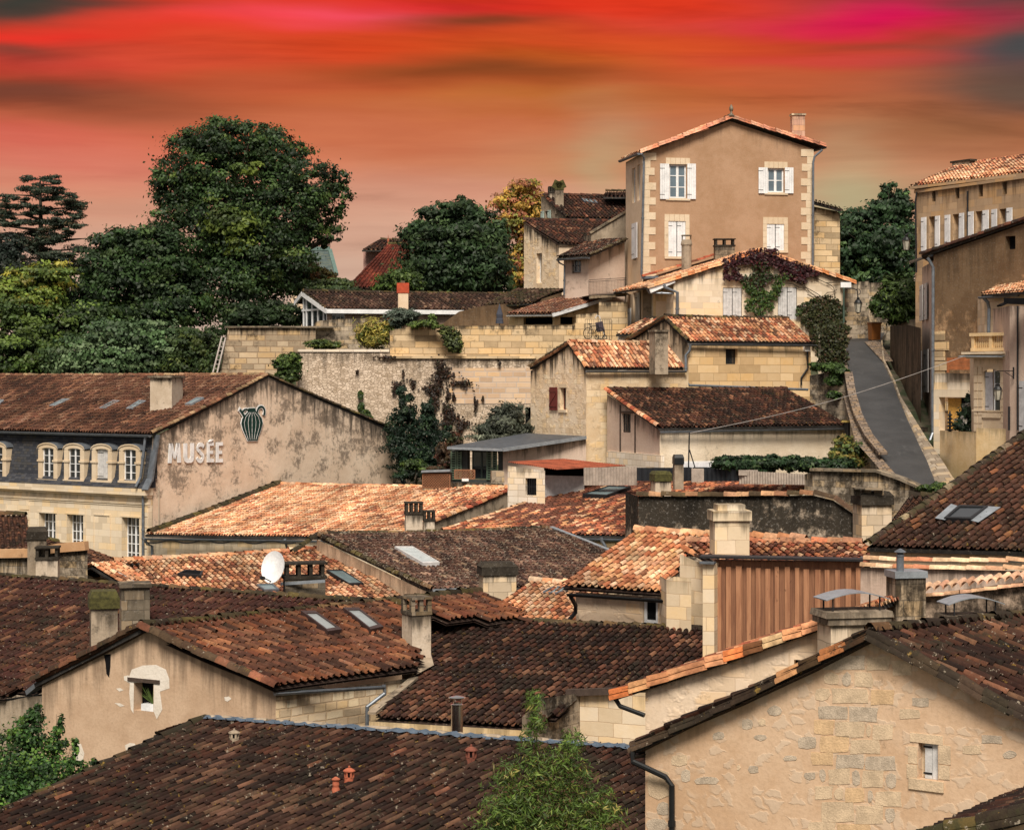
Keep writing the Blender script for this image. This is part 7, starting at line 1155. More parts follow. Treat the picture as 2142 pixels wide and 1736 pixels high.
for i in range(19):
    s = .02+(w_.L-.04)*i/18
    if i in (0, 9, 18): w_.box(mb, s-.09, s+.09, z0+.14, z1-.14, -.18, .08)
    else: mb.lathe(w_.pt(s, z0+.14, -.05), [(.03, 0), (.05, .12), (.055, .2), (.025, (z1-z0-.28)*.65), (.04, z1-z0-.28)], 7)
mb.build('balustrade', M_YREN, t4); mb = MB(); mb.poly([w_.uv(2021, 746, .5), w_.uv(2114, 747, .5), w_.uv(2114, 737, -.1), w_.uv(2036, 737, -.1)]); mb.build('zinc_ledge', ZINCL, t4)
wU = W2(2060, 97, 2150, 94.5); mb = MB(); wall(mb, wU, [(2060, 618), (2460, 592)], CZ-2); wall(mb, Wall(wU.a+np.array([.3, 5]), wU.a), [('z', 0, wU.z_of(0, 618)), ('z', 5, wU.z_of(0, 618))], CZ-2); mb.build('upper_wall', M_ASH, t4); A = P(2052, 616, 96.6); B = lev(A, 2480, 585); D = P(2120, 586, 99.6); C = D+(B-A); tiles(t4, A, B, C, D, PO, T_OR, .235, .37, seed=98, rpal=PO, verge='', k2=.95); gutter(t4, P(2048, 619, 96.3), P(2130, 614, 94.8), .09); downpipe(t4, [P(2056, 622, 96.2), P(2066, 632, 96.2), P(2069, 645, 96.3), P(2068, 700, 96.3)], .08)
t5 = thing('right_edge_house', 'narrow streaked house front at the right edge with dark awning and grey shutters', 'house', base(2130, 88, -5)); w_ = W2(2112, 89.4, 2260, 85.5); mb = MB(); wall(mb, w_, [(2112, 640), (2480, 640)], CZ-8); wall(mb, Wall(w_.a+np.array([.2, 4]), w_.a), [('z', 0, w_.z_of(0, 640)), ('z', 4, w_.z_of(0, 640))], CZ-8); mb.build('wall', M_PNK, t5); shutter(t5, w_, (2135, 797, 2150, 905), plain('grey_paint', (.42, .42, .43), .6), off=.05)
mb = MB(); mb.tube([w_.uv(2131, 640, .06), w_.uv(2131, 900, .06)], .04, 6); mb.tube([w_.uv(2113, 850, .06), w_.uv(2113, 900, .06)], .05, 6); mb.build('downpipe', IRON, t5); mb = MB(); mb.bar(P(2090, 640, 88), P(2112, 630, 88), .8, .08); mb.bar(P(2112, 630, 88), P(2240, 632, 86), .9, .25); mb.build('awning', DARK, t5)
lnA = thing('bracket_lantern', 'black street lantern hanging from a wall bracket before the arched window', 'street lamp', P(2120, 775, 89), 'street lanterns around the lane'); BR_ = MB(); BR_.bar(P(2120, 768, 89), P(2120, 793, 89), .06, .05, up=(0, 1, 0)); BR_.bar(P(2120, 776, 89), P(2086, 776, 88.4), .035, .035); BR_.tube([P(2120, 790, 89), P(2112, 784, 88.9), P(2102, 778, 88.7)], .015, 5); BR_.tube([P(2087+3*math.cos(t_), 784+5*math.sin(t_), 88.4) for t_ in np.linspace(-1.5, 2.5, 9)], .02, 5); BR_.tube([P(2087, 788, 88.4), P(2087, 798, 88.4)], .02, 5); BR_.build('bracket', BLACKM, lnA)
def lantern(par, u, v, d, s):
    c = P(u, v, d); mb = MB(); mb.lathe(c, [(.16*s, 0), (.14*s, .03*s), (.10*s, .1*s), (.05*s, .14*s), (.06*s, .18*s), (.01, .24*s)], 10)
    for k in range(6): a = 2*math.pi*k/6; mb.bar(c+[.15*s*math.cos(a), .15*s*math.sin(a), 0], c+[.09*s*math.cos(a), .09*s*math.sin(a), -.34*s], .015, .015)
    mb.lathe(c-[0, 0, .37*s], [(.03*s, -.02), (.1*s, .03*s)], 8); mb.build('lantern_frame', BLACKM, par); g = MB(); g.lathe(c-[0, 0, .34*s], [(.085*s, 0), (.14*s, .34*s)], 6); g.build('lantern_glass', plain('frosted_lantern_glass', (.40, .37, .30), .3), par)
lantern(lnA, 2087, 815, 88.4, 1.25)
lnB = thing('lane_lantern', 'grey street lantern on a curled bracket beside the creeper house', 'street lamp', P(1769, 612, 121), 'street lanterns around the lane'); mb = MB(); mb.tube([P(1767+26*(i/10), 608-5*math.sin(i/10*3.1), 121) for i in range(11)]+[P(1794, 614, 121), P(1794, 625, 121)], .03, 5); mb.tube([P(1795+5*math.cos(t_), 611+6*math.sin(t_), 121) for t_ in np.linspace(-2.5, 2, 9)], .02, 5); mb.build('bracket', IRON, lnB); lantern(lnB, 1795, 634, 121, 1.55)
lnC = thing('high_lantern', 'white-glassed lantern high beside the upper shuttered house', 'street lamp', P(1912, 500, 113), 'street lanterns around the lane'); mb = MB(); mb.tube([P(1916, 492, 113), P(1905, 487, 113), P(1896, 490, 113), P(1896, 498, 113)], .025, 5); mb.build('bracket', IRON, lnC); lantern(lnC, 1896, 503, 113, 1.5)
bo = thing('orange_bin', 'orange-brown wheeled bin against the stone wall at the top of the lane', 'bin', P(1829, 712, 122)); c = P(1829, 711, 122.4); mb = MB(); rotbox(mb, (c[0], c[1]), .52, .5, c[2], c[2]+.92, .25, 0, False, 1.15); mb.build('body', plain('orange_plastic', (.36, .13, .03), .5), bo); mb = MB(); rotbox(mb, (c[0], c[1]), .66, .64, c[2]+.92, c[2]+1.0, .25, 0, False); mb.build('lid', plain('brown_plastic', (.22, .08, .03), .5), bo)
for s_ in (-.2, .2): mb = MB(); mb.tube([c+[s_-.03, .28, .08], c+[s_+.03, .28, .08]], .09, 10); mb.build('wheel', BLACKM, bo)
bb = thing('yellow_lid_bin', 'black wheeled bin with yellow lid at the end of the brown lean-to roof', 'bin', P(1780, 912, 104)); c = P(1781, 915, 104); mb = MB(); rotbox(mb, (c[0], c[1]), .5, .5, c[2], c[2]+.74, .2, 0, False, 1.15); mb.build('body', plain('black_plastic', (.015, .015, .017), .45), bb); mb = MB(); rotbox(mb, (c[0]-.08, c[1]), .68, .64, c[2]+.74, c[2]+.83, .2, 0, False, .85); mb.build('lid', plain('yellow_plastic', (.42, .30, .08), .5), bb)
v_ = thing('white_van', 'white van almost hidden behind the black fence and the hedge', 'van', P(1458, 985, 98.5)); c = P(1458, 968, 98.5); mb = MB(); pr = [(-1.1, -1.9), (-1.1, -.55), (-.95, -.1), (-.6, 0), (1.6, .02), (1.85, -.12), (1.9, -1.9)]; f = [c+[x, 0, z] for x, z in pr]; g = [c+[x, 1.9, z] for x, z in pr]; mb.poly(f); mb.poly(g[::-1]); [mb.poly([f[i], f[(i+1) % 7], g[(i+1) % 7], g[i]][::-1]) for i in range(7)]; mb.build('body', plain('white_car_paint', (.66, .68, .70), .3), v_)
mb = MB(); mb.poly([c+[x, -.012, z] for x, z in ((-.85, -.9), (-.3, -.9), (-.3, -.2), (-.62, -.2))]); mb.poly([c+[x, -.012, z] for x, z in ((-.2, -.9), (.9, -.9), (.9, -.2), (-.2, -.2))]); mb.build('side_windows', GLASS, v_)
for x in (-.6, 1.2): mb = MB(); mb.tube([c+[x, -.05, -1.75], c+[x, .2, -1.75]], .3, 12); mb.build('wheel', BLACKM, v_)
# walls round the lane
lwA = thing('lane_stone_wall', 'tall rough stone wall carrying a lantern at the top of the lane', 'wall', base(1795, 124, 1)); w_ = W2(1767, 123.4, 1818, 123.8); mb = MB(); wall(mb, w_, [(1767, 592), (1818, 588)], CZ-3); w_ = W2(1818, 127, 1880, 128); wall(mb, w_, [(1818, 592), (1850, 590), (1880, 600)], CZ-1); mb.build('masonry', M_GRY, lwA)
lwB = thing('dark_lane_wall', 'dark streaked retaining wall along the right side of the lane', 'retaining wall', base(1900, 113, 0)); w_ = Wall(P(1862, HV, 119)[:2], P(1926, HV, 103.8)[:2]); mb = MB(); wall(mb, w_, [(1862, 682), (1900, 680), (1926, 686)], CZ-6); mb.build('masonry', wallmat('dark_wet_render', (.10, .07, .045), (.17, .12, .08), 'plaster', streak=1, slen=3, stain=.6, seed=47), lwB)
w_ = W2(1868, 123.8, 1931, 118); mb = MB(); wall(mb, w_, [(1868, 676), (1931, 664)], CZ); mb.build('upper_wall', SOOTP, lwB)
lwC = thing('ivy_topped_wall', 'mossy stone wall with low greenery on top, left of the lane', 'wall', base(1735, 108, -2)); w_ = W2(1694, 109, 1779, 107.2); mb = MB(); wall(mb, w_, [(1694, 786), (1735, 778), (1779, 786)], CZ-8); wall(mb, Wall(w_.b, w_.b+np.array([-.3, 5])), [('z', 0, w_.z_of(w_.L, 786)), ('z', 5, w_.z_of(w_.L, 786))], CZ-8); mb.build('masonry', M_GRY, lwC)
w_ = W2(1712, 114.6, 1768, 115); mb = MB(); wall(mb, w_, [(1712, 700), (1768, 700)], CZ-4); wq_ = mb.build('upper_masonry', M_CRM, lwC)
st = thing('stone_block', 'dark stone trough at the foot of the house beside the lane', 'trough', P(1924, 905, 102.5)); mb = MB(); rotbox(mb, (P(1924, 900, 102.5)[0], 102.5), .5, .7, P(0, 912, 102.5)[2], P(0, 893, 102.5)[2], .3); mb.build('block', M_GRY, st)

ls = thing('lane_side_wall', 'low rough stone wall running down the left side of the lane', 'wall', base(1795, 102, -3)); mb = MB(); pq = [P(1779, 792, 107.2), P(1786, 835, 104.6), P(1799, 880, 100.8), P(1822, 925, 96.9), P(1852, 962, 93.6)]
for a, b_ in zip(pq, pq[1:]): w_ = Wall(a[:2]-[.25, 0], b_[:2]-[.25, 0]); wall(mb, w_, [('z', 0, a[2]+.25), ('z', w_.L, b_[2]+.25)], CZ-8)
mb.build('masonry', M_GRY, ls); mb = MB()
for a, b_ in zip(pq, pq[1:]): mb.bar(a-[.1, 0, -.28], b_-[.1, 0, -.28], .4, .12)
mb.build('coping', M_COB, ls)
# ================================================================== trees, shrubs, creepers
def shrub(name, label, lobes, n, size, pal, seed, group=None, cat='shrub', base_=None, **k):
    q = lobes[0]; b_ = base_ if base_ is not None else P(q[0], max(l[1]+l[3] for l in lobes)+4, q[4])
    return tree(name, label, b_, lobes, n, size, pal, seed, group, cat, tr=k.pop('tr', .06), **k)
BIG = [(430, 345, 92, 72, 150, 3), (500, 305, 100, 50, 150, 3), (575, 325, 75, 58, 150, 3), (625, 385, 78, 62, 150, 3), (375, 400, 55, 60, 150, 3), (470, 425, 105, 80, 149, 3), (585, 440, 100, 75, 149, 3), (665, 455, 52, 50, 150, 2), (700, 402, 32, 48, 150, 1.2), (712, 380, 18, 20, 150, .8), (440, 300, 60, 44, 150, 2), (352, 385, 38, 40, 150, 2), (690, 500, 26, 22, 150, 1), (400, 500, 95, 75, 148, 3), (540, 540, 115, 80, 148, 3), (610, 560, 52, 60, 149, 2), (460, 610, 130, 70, 147, 3), (545, 285, 40, 30, 150, 2), (465, 275, 36, 26, 150, 2)]
bt = tree('broadleaf_tree', 'biggest dark green tree, broad dome rising above the museum roof', base(500, 148, .5), BIG, 95000, .145, GD, 101, tr=.5, nclump=85, clump=.12, fill=.2, shell=.62)
leaves('bright_bough', [(P(490, 470, 145.5), (1.6, .8, 1.0)), (P(505, 515, 145.5), (1.0, .7, .7)), (P(515, 350, 146), (.9, .5, .5))], 5000, .17, [((.08, .11, .018), 3), ((.05, .08, .018), 2)], bt, 3, clump=.25, nclump=16)
tree('broadleaf_tree', 'lower dark tree spreading left of the big dome', base(290, 146, .5), [(275, 510, 62, 42, 146, 2.5), (225, 545, 55, 50, 146, 2.5), (330, 540, 75, 60, 145, 2.5), (265, 600, 95, 60, 145, 3), (370, 620, 75, 60, 145, 2.5), (180, 620, 65, 55, 146, 2.5), (300, 660, 110, 40, 144, 2.5)], 42000, .17, [((.024, .050, .014), 4), ((.015, .032, .011), 3), ((.042, .072, .02), 1.5)], 102, tr=.35, nclump=60)
ced = thing('cedar_tree', 'layered dark cedar with tiered drooping branches at the left edge', 'tree', base(90, 162, 1)); LC = [(88, 384, 42, 7), (62, 405, 50, 8), (125, 408, 30, 7), (35, 425, 32, 7), (110, 432, 55, 8), (55, 448, 62, 8), (140, 455, 30, 7), (20, 470, 34, 8), (105, 474, 60, 9), (60, 494, 70, 9), (150, 497, 36, 7), (20, 515, 50, 9), (110, 520, 66, 9), (55, 540, 75, 10), (140, 548, 42, 9), (80, 565, 85, 11), (20, 575, 40, 10)]
rg = np.random.default_rng(6); LL = []
for u, v, a, b_ in LC:
    for k in range(9): t_ = rg.uniform(-1, 1); LL.append((P(u+a*t_, v-9*(1-abs(t_))+rg.uniform(-10, 10), 162+rg.uniform(-1.8, 1.8)), (a/F*162*.36, .9, b_*.62/F*162)))
leaves('crown', LL, 40000, .085, [((.024, .038, .022), 4), ((.034, .046, .028), 2), ((.055, .04, .02), .6)], ced, 103, clump=.3, nclump=8, asp=3.4, flat=.7, fill=.4)
mb = MB(); tp = P(84, 378, 162); bt_ = ORG[ced.name]; mb.tube([bt_, (bt_+tp)/2, tp], [.45, .3, .06], 8); [mb.tube([np.array([tp[0]+(bt_[0]-tp[0])*.3, 162, P(u, v+12, 162)[2]]), P(u, v+3, 162)+[0, random.Random(int(u)).uniform(-1, 1), 0], P(u+(a if u > 84 else -a)*.9, v+2, 162)], [.14, .08, .02], 5) for u, v, a, b_ in LC]; mb.build('trunk', BARK, ced)
tree('dark_conifer', 'dark shadowy tree under the cedar at the left edge', base(10, 150, 1), [(0, 530, 48, 40, 151, 2), (30, 570, 60, 40, 150, 2), (-20, 600, 60, 50, 150, 2)], 12000, .15, [((.012, .02, .014), 3), ((.02, .03, .018), 1)], 104)
shrub('yellowing_tree', 'yellow-green autumn tree left of the dark trees', [(75, 590, 62, 32, 143, 2), (110, 575, 45, 26, 143, 2), (50, 640, 60, 40, 142, 2), (95, 625, 40, 30, 142, 1.5), (20, 625, 30, 40, 142, 2)], 15000, .17, [((.12, .165, .025), 3), ((.065, .105, .02), 2), ((.22, .20, .03), 1.5)], 105, cat='tree', base_=base(70, 143, 1))
shrub('green_tree', 'deep green leafy tree at the far left behind the museum ridge', [(30, 690, 75, 50, 140, 2), (110, 690, 70, 50, 141, 2), (20, 750, 90, 45, 139, 2), (100, 755, 80, 40, 139, 2), (190, 680, 70, 50, 142, 2)], 26000, .16, GM, 106, cat='tree', base_=base(60, 140, .5))
shrub('pale_fig_bush', 'broad grey-green bush just above the museum roof ridge', [(240, 705, 80, 36, 137, 2), (310, 702, 72, 34, 137, 2), (180, 735, 72, 38, 136.5, 2), (270, 750, 95, 40, 136.5, 2), (360, 740, 72, 46, 137, 2), (200, 775, 110, 26, 136, 2)], 20000, .2, [((.065, .115, .045), 3), ((.045, .08, .034), 3), ((.11, .16, .075), 1.8)], 107, base_=base(270, 137, .5), asp=1.3)
shrub('clipped_hedge', 'dense ivy-leaved hedge beside the ladder', [(400, 722, 42, 34, 134, 1.5), (440, 718, 30, 30, 133, 1.5), (395, 765, 50, 32, 134, 1.5), (440, 762, 28, 34, 132.5, 1.3)], 14000, .13, [((.035, .058, .014), 3), ((.022, .04, .012), 3), ((.07, .095, .02), .8)], 108, cat='hedge', base_=base(420, 134, .5))
shrub('laurel_hedge', 'dark laurel hedge left of the white framed orangery', [(510, 660, 44, 26, 139, 1.5), (560, 655, 46, 26, 139, 1.5), (610, 657, 36, 26, 139, 1.5), (520, 690, 60, 20, 139, 1.5)], 12000, .14, [((.022, .042, .012), 3), ((.015, .03, .01), 2), ((.06, .09, .03), .7)], 109, cat='hedge', base_=base(560, 139, 1.2))
tree('magnolia_tree', 'rounded dark green tree behind the orangery roof', base(950, 150, 1.5), [(955, 445, 48, 32, 150, 2), (912, 462, 42, 28, 150, 2), (1000, 470, 48, 36, 150, 2), (875, 488, 32, 18, 150, 1.5), (950, 500, 90, 42, 149, 2.5), (1020, 520, 42, 50, 150, 2), (900, 545, 72, 45, 149, 2.5), (980, 560, 80, 52, 149, 2.5), (1030, 580, 38, 40, 150, 2), (920, 590, 100, 30, 149, 2)], 36000, .17, [((.026, .052, .018), 4), ((.016, .034, .013), 3), ((.048, .082, .028), 1.8)], 110, tr=.35, asp=2.2)
tree('autumn_tree', 'thin orange and gold autumn tree beside the cream house', base(1085, 158, 1.5), [(1095, 398, 36, 22, 158, 1.8), (1065, 425, 34, 26, 158, 1.8), (1115, 435, 42, 28, 158, 1.8), (1075, 465, 42, 26, 158, 1.8), (1105, 500, 34, 30, 158, 1.8), (1078, 545, 26, 34, 158, 1.5), (1080, 590, 24, 24, 158, 1.5)], 10500, .17, [((.42, .25, .05), 3), ((.34, .13, .06), 2), ((.18, .18, .035), 2), ((.46, .34, .07), 1.5)], 111, tr=.16, fill=.4, clump=.2)
shrub('light_green_bush', 'fresh green bush in front of the rounded dark tree', [(838, 590, 42, 24, 141, 1.5), (815, 602, 30, 14, 141, 1), (860, 600, 26, 18, 141, 1)], 6500, .15, GM, 112, base_=base(838, 141, 2))
shrub('orange_yellow_bush', 'orange-yellow bush below the green mansard roof', [(652, 572, 28, 20, 156, 1.5), (680, 585, 24, 16, 156, 1.5), (625, 590, 22, 24, 155, 1.5)], 4500, .16, [((.16, .12, .03), 2), ((.22, .10, .03), 1), ((.09, .11, .03), 2)], 113, base_=base(655, 156, 2))
shrub('ivy_hump', 'low green ivy and shrubs between the bush and the red hipped roof', [(690, 598, 42, 14, 150, 1.5), (650, 605, 36, 14, 150, 1.5), (722, 600, 18, 14, 150, 1.5), (700, 608, 50, 10, 149, 1.5)], 7000, .14, [((.045, .065, .018), 3), ((.03, .05, .018), 2)], 114, base_=base(690, 150, 2))
tree('walnut_tree', 'dark green tree between the ochre house and the upper shuttered house', base(1830, 142, 2), [(1866, 405, 22, 24, 141, 1.2), (1892, 430, 20, 28, 141, 1.2), (1850, 445, 42, 28, 141, 2), (1800, 462, 44, 26, 141, 2), (1765, 480, 26, 20, 141, 1.5), (1890, 480, 30, 44, 142, 1.6), (1830, 505, 80, 38, 140, 2.4), (1775, 535, 38, 44, 140, 2), (1860, 550, 60, 44, 140, 2.2), (1800, 578, 56, 24, 140, 2)], 27000, .17, [((.028, .060, .022), 4), ((.018, .04, .016), 3), ((.055, .10, .03), 1.2)], 115, tr=.3, clump=.15)
shrub('round_oleander', 'round green bush at the top of the lane', [(1880, 622, 46, 40, 121.5, 1.2), (1868, 648, 40, 28, 121.5, 1.1), (1905, 640, 28, 36, 121.5, 1)], 12000, .11, GM, 116, base_=base(1882, 121.5, 2.2), asp=3)
shrub('dark_conifer', 'dark evergreen with pointed tops growing against the rubble wall', [(842, 826, 12, 22, 118, .8), (850, 855, 22, 30, 118, 1), (836, 895, 28, 34, 118, 1.2), (895, 862, 17, 28, 118, 1), (892, 905, 34, 36, 118, 1.4), (855, 945, 44, 34, 117.5, 1.4), (905, 955, 38, 34, 117.5, 1.4), (930, 920, 20, 30, 118, .8), (860, 985, 50, 20, 117, 1.2)], 30000, .085, [((.010, .026, .013), 4), ((.007, .017, .009), 3), ((.024, .048, .018), 1)], 117, cat='tree', base_=base(870, 118, -7))
shrub('reddish_creeper_bush', 'dark reddish-brown shrub left of the shuttered garden house', [(935, 960, 20, 34, 108, 1), (915, 990, 26, 16, 106, .8), (950, 925, 16, 18, 110, .8)], 4500, .11, [((.05, .03, .015), 3), ((.09, .035, .02), 2), ((.03, .035, .012), 2)], 118, base_=base(930, 108, -6.5))
shrub('bright_small_shrub', 'little bright green shrub under the dark evergreen', [(865, 972, 22, 10, 112, .6), (893, 984, 14, 6, 110, .5)], 2200, .11, GM, 119, base_=base(865, 112, -6))
shrub('silver_olive_bush', 'silvery grey-green olive bush near the dark doorway', [(1060, 880, 36, 34, 112, 1.3), (1030, 900, 30, 24, 112, 1), (1090, 905, 26, 24, 112, 1), (1050, 918, 56, 14, 111.5, 1.2)], 13000, .085, [((.075, .085, .06), 3), ((.045, .055, .038), 3), ((.12, .13, .09), 1)], 120, base_=base(1060, 112, -7), asp=3.2, clump=.2, fill=.4)
shrub('wall_foot_tree', 'small bright green tree in the gap left of the rubble wall', [(600, 762, 26, 18, 119.8, .7), (605, 785, 24, 16, 119.8, .7), (615, 748, 12, 12, 119.8, .5)], 5000, .12, GM, 121, base_=base(602, 120, -5))
shrub('yellow_forsythia', 'feathery yellow bush on top of the rubble wall', [(782, 690, 26, 20, 124.5, .7), (790, 712, 30, 15, 124.2, .7), (762, 700, 16, 20, 124.2, .5), (805, 690, 14, 16, 124.2, .5)], 6500, .06, [((.30, .25, .05), 3), ((.17, .17, .035), 3), ((.09, .12, .025), 1.5), ((.34, .24, .06), 1)], 122, base_=base(780, 124.3, 1), asp=5, up=.8, clump=.34, shell=.2, fill=.6)
shrub('trailing_green_plant', 'low yellow-green plants hanging at the left end of the rubble wall', [(668, 720, 26, 9, 123.2, .5), (690, 722, 22, 7, 123.2, .4)], 2500, .09, [((.10, .13, .025), 3), ((.05, .08, .02), 2)], 123, base_=base(670, 123.4, 1.2))
shrub('grey_lavender_bush', 'grey-green lavender-like bush behind the terrace wall', [(840, 662, 30, 17, 125, .8), (825, 676, 20, 15, 124.6, .6), (860, 664, 16, 12, 125, .6)], 5200, .08, [((.08, .10, .075), 3), ((.05, .07, .05), 2)], 124, base_=base(840, 125, 1.4), asp=3.5, up=.8)
shrub('tumbling_wall_vine', 'green climber tumbling over the middle of the terrace wall', [(942, 702, 17, 20, 121.6, .4), (950, 722, 18, 16, 121.5, .4), (925, 690, 10, 10, 121.7, .3)], 3600, .10, [((.045, .06, .02), 3), ((.09, .11, .03), 2), ((.03, .04, .015), 2)], 125, base_=P(942, 690, 122), limbs=False)
shrub('sprawling_wall_vine', 'light green vine shoots on top of the terrace wall', [(885, 677, 20, 7, 121.8, .4), (905, 668, 8, 12, 121.8, .3), (870, 680, 14, 6, 121.8, .3), (910, 682, 8, 8, 121.7, .3)], 1800, .10, [((.08, .12, .025), 3), ((.05, .08, .02), 2)], 126, base_=P(885, 682, 122), limbs=False)
shrub('clipped_laurel', 'long dark green hedge in front of the rough cream wall', [(1520+i*34, 970+(i % 3-1)*2+(i > 5)*3, 28, 15-(i > 5)*3, 95, .6) for i in range(8)], 20000, .10, [((.022, .05, .018), 3), ((.013, .03, .012), 3), ((.045, .075, .025), 1)], 127, cat='hedge', base_=base(1640, 95, -5), fill=.3, limbs=False)
shrub('yellowing_vine', 'yellow and green vine on a fence at the foot of the lane', [(1765, 925, 18, 18, 98, .6), (1790, 940, 26, 16, 97, .7), (1830, 950, 18, 14, 96, .6), (1752, 950, 16, 16, 97, .6), (1775, 965, 34, 12, 96, .6), (1845, 968, 16, 7, 95.5, .4)], 5200, .11, [((.14, .14, .03), 3), ((.20, .15, .04), 2), ((.06, .09, .02), 2), ((.03, .05, .015), 1.5)], 128, base_=base(1780, 97, -5), fill=.4)
shrub('wall_top_ivy', 'bright ivy cushion on the mossy wall left of the lane', [(1738, 768, 26, 9, 108, .6), (1712, 766, 18, 8, 109, .5), (1758, 776, 16, 6, 107.6, .4), (1745, 826, 14, 8, 107.6, .25), (1748, 795, 20, 10, 107.6, .2)], 4200, .10, [((.05, .09, .02), 3), ((.03, .055, .015), 2)], 129, base_=base(1738, 108.5, -1), limbs=False)
shrub('white_flowered_climber', 'dark climber with white flowers before the boarded opening', [(2022, 868, 14, 22, 94.5, .5), (2010, 890, 16, 14, 94.5, .5), (2028, 845, 8, 26, 94.8, .3), (2030, 910, 10, 12, 93.8, .3)], 3200, .09, [((.022, .045, .018), 5), ((.012, .025, .012), 3), ((.45, .43, .38), .8)], 130, base_=base(2020, 94.6, -3), limbs=False)
shrub('roadside_weeds', 'trailing green weeds on the coping beside the road foot', [(1945, 1022, 22, 8, 80.5, .5), (1965, 1014, 12, 6, 81, .4)], 1500, .09, GM, 131, base_=base(1945, 80.6, -4.5), limbs=False)
pg = thing('pagoda_ornament', 'small dark stacked pagoda ornament on the yellow wall', 'ornament', P(1987, 903, 92.6)); mb = MB(); mb.lathe(P(1987, 903, 92.6), [(.12, 0)]+[p for i in range(5) for p in ((.05, .04+i*.16), (.2-.02*i, .08+i*.16), (.05, .14+i*.16))]+[(.01, .95)], 10); mb.build('ornament', BLACKM, pg)
# flat climbers on walls
def vine(w, strokes, size, seed, name, label, cat='climber', out=.1, pn='foliage', ragged=False):
    rg = np.random.default_rng(seed); Pn, Nn, Cn = [], [], []
    for (u, v, ru, rv, n, pal) in strokes:
        a = rg.uniform(0, 2*math.pi, n); r = np.abs(rg.normal(0, .56, n))*(1+.45*np.sin(3*a+u)+.3*np.sin(7*a+v)) if ragged else rg.random(n)**.65; pc = pick(pal, n, rg)
        for i in range(n): Pn.append(w.uv(u+ru*r[i]*math.cos(a[i]), v+rv*r[i]*math.sin(a[i]), rg.uniform(.02, out)))
        Nn.append(np.append(w.n, .25)+rg.normal(size=(n, 3))*.45); Cn.append(pc)
    t = thing(name, label, cat, w.uv(strokes[0][0], strokes[0][1], .02)); leafquads(pn, np.array(Pn), np.concatenate(Nn), np.concatenate(Cn), size, 1.2, rg, t); return t
MR = [((.045, .010, .014), 4), ((.075, .018, .018), 2), ((.025, .010, .010), 2)]; MG = [((.035, .055, .014), 3), ((.05, .02, .014), 1.5), ((.02, .035, .01), 2)]; GG = [((.055, .10, .02), 3), ((.03, .06, .015), 3), ((.10, .14, .03), 1)]; DG = [((.045, .05, .016), 3), ((.028, .035, .012), 3), ((.06, .035, .018), 1)]
zc = lambda x, y: (1285.2+.3455*x, 171.4+.3455*y)
def zs(L, n, pal): return [(*zc(x, y), rx*.42, ry*.44, int(n*1.6*rx*ry/2500)+8, pal) for x, y, rx, ry in L]
wv_ = W2(1409, 119.9, 1767, 121.9)
vt = vine(wv_, zs([(700, 1095, 45, 22), (770, 1075, 60, 30), (840, 1055, 50, 35), (890, 1070, 55, 50), (960, 1075, 50, 25), (1010, 1100, 60, 30), (1080, 1130, 60, 32), (1140, 1155, 50, 25), (1200, 1160, 30, 14), (672, 1140, 14, 50), (690, 1190, 30, 14), (730, 1165, 18, 40), (760, 1190, 30, 16), (1090, 1185, 45, 20), (1130, 1205, 30, 14), (1040, 1150, 40, 20), (950, 1030, 40, 14), (1170, 1130, 30, 14)], 150, MR)+
     zs([(880, 1130, 50, 40), (890, 1190, 60, 30), (800, 1200, 36, 30), (850, 1230, 50, 26), (960, 1185, 50, 14), (1120, 1365, 22, 12), (1160, 1345, 26, 12), (1210, 1325, 26, 12)], 130, MG)+
     zs([(810, 1245, 34, 22), (850, 1275, 48, 26), (900, 1300, 46, 26), (830, 1335, 36, 22), (815, 1370, 26, 18), (950, 1295, 32, 26), (975, 1255, 24, 30), (1000, 1210, 24, 20), (1040, 1175, 24, 18), (930, 1360, 26, 22), (870, 1395, 30, 20), (900, 1345, 26, 20), (1110, 1395, 18, 20)], 130, GG)+
     zs([(1200, 1410, 70, 50), (1270, 1370, 90, 60), (1330, 1400, 60, 60), (1260, 1450, 110, 50), (1300, 1510, 90, 50), (1230, 1530, 50, 40), (1330, 1560, 55, 50), (1250, 1580, 50, 40)], 170, DG), .13, 201, 'wall_creeper', 'maroon and green creeper fanned across the cream gable wall', out=.28)
mb = MB(); rg = random.Random(8)
for pth in ([(1390, 1380), (1300, 1340), (1200, 1260), (1120, 1240), (1000, 1200)], [(1380, 1210), (1280, 1215), (1180, 1180), (1080, 1160)], [(1390, 1440), (1330, 1330), (1330, 1250), (1260, 1190)], [(1100, 1420), (1180, 1370), (1290, 1280), (1380, 1240)], [(880, 1400), (860, 1250), (880, 1100), (880, 1030)], [(880, 1110), (760, 1130), (690, 1180)], [(1370, 1340), (1240, 1300), (1130, 1290)], [(1000, 1160), (1150, 1240), (1260, 1340)]):
    q = []
    for (a, b_), (c_, d_) in zip(pth, pth[1:]): q += [wv_.uv(*zc(a+(c_-a)*t+rg.uniform(-7, 7), b_+(d_-b_)*t+rg.uniform(-7, 7)), .03) for t in (0, .33, .66)]
    mb.tube(q, .022, 4)
mb.build('stems', BARK, vt)
z4 = lambda x, y: (599.8+.28*x, 582.6+.28*y)
DB = [((.035, .018, .010), 3), ((.02, .012, .008), 3), ((.075, .03, .015), 1), ((.03, .03, .012), .8)]
ww_ = W2(623, 120.95, 1122, 122.45)
